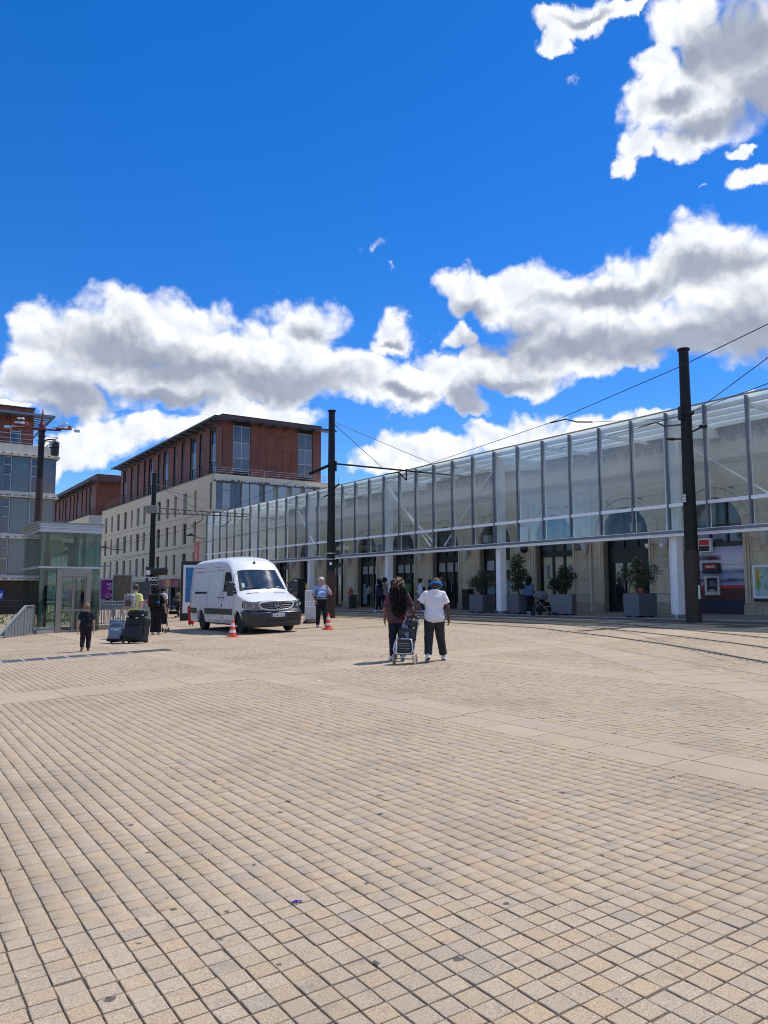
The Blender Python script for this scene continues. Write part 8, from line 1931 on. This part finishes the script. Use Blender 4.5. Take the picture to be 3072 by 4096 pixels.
person('person with a navy top and white trainers, left of the two beside the white post', stand(1516, 2448), 1.76, 1.0, 'dark', ('bob', 'black'), ('top', cloth('navy_white_top', (.035, .045, .075), var=.5, vs=6), dict(sleeve=1.6, loose=1.5)), ('jeans', navy, dict(loose=1.6)), (.72, .74, .76), dict(anL=(-.05, .06, .048), anR=(.06, -.05, .048)), seed=16, **SM)
person('tall man in a grey pink t-shirt leaning beside the white post', stand(1538, 2446), 1.83, 1.25, 'dark', ('afro', 'black'), ('t_shirt', cloth('grey_pink_cotton', (.32, .25, .26)), dict(sleeve=.85, loose=1.8)), ('jeans', cloth('black_denim', (.014, .015, .02)), dict(loose=1.6)), (.72, .72, .72), dict(elL=(-.14, .02, .63), wrL=(-.10, .09, .54)), seed=17, **SM)
person('person in a bright red top glimpsed behind the long haired woman', stand(1574, 2432), 1.58, .6, 'dark', ('short', 'black'), ('top', cloth('red_cotton', (.50, .03, .035)), dict(sleeve=.8, loose=1.5)), ('trousers', black_c, dict(loose=1.3)), (.2, .2, .2), seed=18, **SM)
gp = stand(1634, 2436)
t, J, hw, hc = person('man in a green t-shirt and cap with a dark bag, behind the couple', gp, 1.72, -.9, 'dark', ('short', 'black'), ('t_shirt', cloth('green_cotton', (.03, .16, .06)), dict(sleeve=.75, loose=1.5)), ('trousers', black_c, dict(loose=1.4)), (.3, .3, .3), seed=19, **SM)
ring_band(t, J, hw, hc, 1.72, cloth('dark_green_cap', (.05, .055, .05)), .012, .08, 'cap', .064)
hp = stand(1682, 2449)
t, J, hw, hc = person('man in a pale grey hooded top and jeans with a black cap and shoulder bag', hp, 1.74, 1.55, 'dark', ('short', 'black'), ('hooded_top', cloth('pale_grey_fleece', (.52, .54, .60)), dict(sleeve=1.9, hem=.47, loose=2., hood=True)), ('jeans', cloth('blue_denim', (.035, .055, .10)), dict(loose=2.0)), (.74, .75, .76), dict(knL=(-.055, .05, .285), anL=(-.055, .09, .048), knR=(.055, -.01, .28), anR=(.055, -.11, .05), elR=(.12, .02, .64), wrR=(.06, .10, .56)), wx=1.1, seed=20, h=.013, fine=True)
ring_band(t, J, hw, hc, 1.74, M['black'], .012, .08, 'cap', .066); mb = MB(); c = hw(hc + np.array([0, .07, .03]) * 1.9); mb.lathe([(.075, 0), (.075, .012)], tuple(c), 14); obj('cap_peak', mb, M['black'], t)
backpack('black shoulder bag on the man in the pale grey hooded top', hp + Vector((.13, -.02, .93)), 1.55, .30, .13, .36, black_c)
person('person in a brown coat standing before the dark glass doors behind the man in white', stand(1768, 2440), 1.78, 1.9, 'brown', ('short', 'fair'), ('coat', cloth('brown_coat', (.055, .032, .027)), dict(sleeve=1.9, hem=.30, loose=2.)), ('trousers', black_c, dict(loose=1.3)), (.1, .1, .1), seed=21, **SM)
person('person in dark clothes by the pier between the hooded man and the brown coat', stand(1722, 2436), 1.66, 1.2, 'dark', ('short', 'black'), ('jacket', cloth('dark_grey_jacket', (.025, .025, .028)), dict(sleeve=1.9, loose=2.)), ('trousers', black_c, dict(loose=1.3)), (.1, .1, .1), seed=22, **SM)
# woman in denim with the stroller
dn = stand(2120, 2457)
t, J, hw, hc = person('woman in a blue denim jacket holding a dark stroller between the planters', dn, 1.62, -.95, 'dark', ('bob', 'black'), ('denim_jacket', cloth('mid_blue_denim', (.075, .135, .25), var=.25, vs=9), dict(sleeve=1.7, hem=.50, loose=2.1)), ('trousers', black_c, dict(loose=1.2)), (.6, .58, .55), dict(elL=(-.14, .04, .65), wrL=(-.05, .185, .595), elR=(.155, -.09, .66), wrR=(.07, -.03, .60), anR=(.055, -.06, .048)), wx=1.15, hips=1.1, h=.012, fine=True, hand=('grip', None), seed=23)
stq = W(-6.42, .12); stroller('dark stroller with a grey hood pushed by the woman in denim', stq, RZ - pi / 2 + .15, hood=(.14, .145, .17))
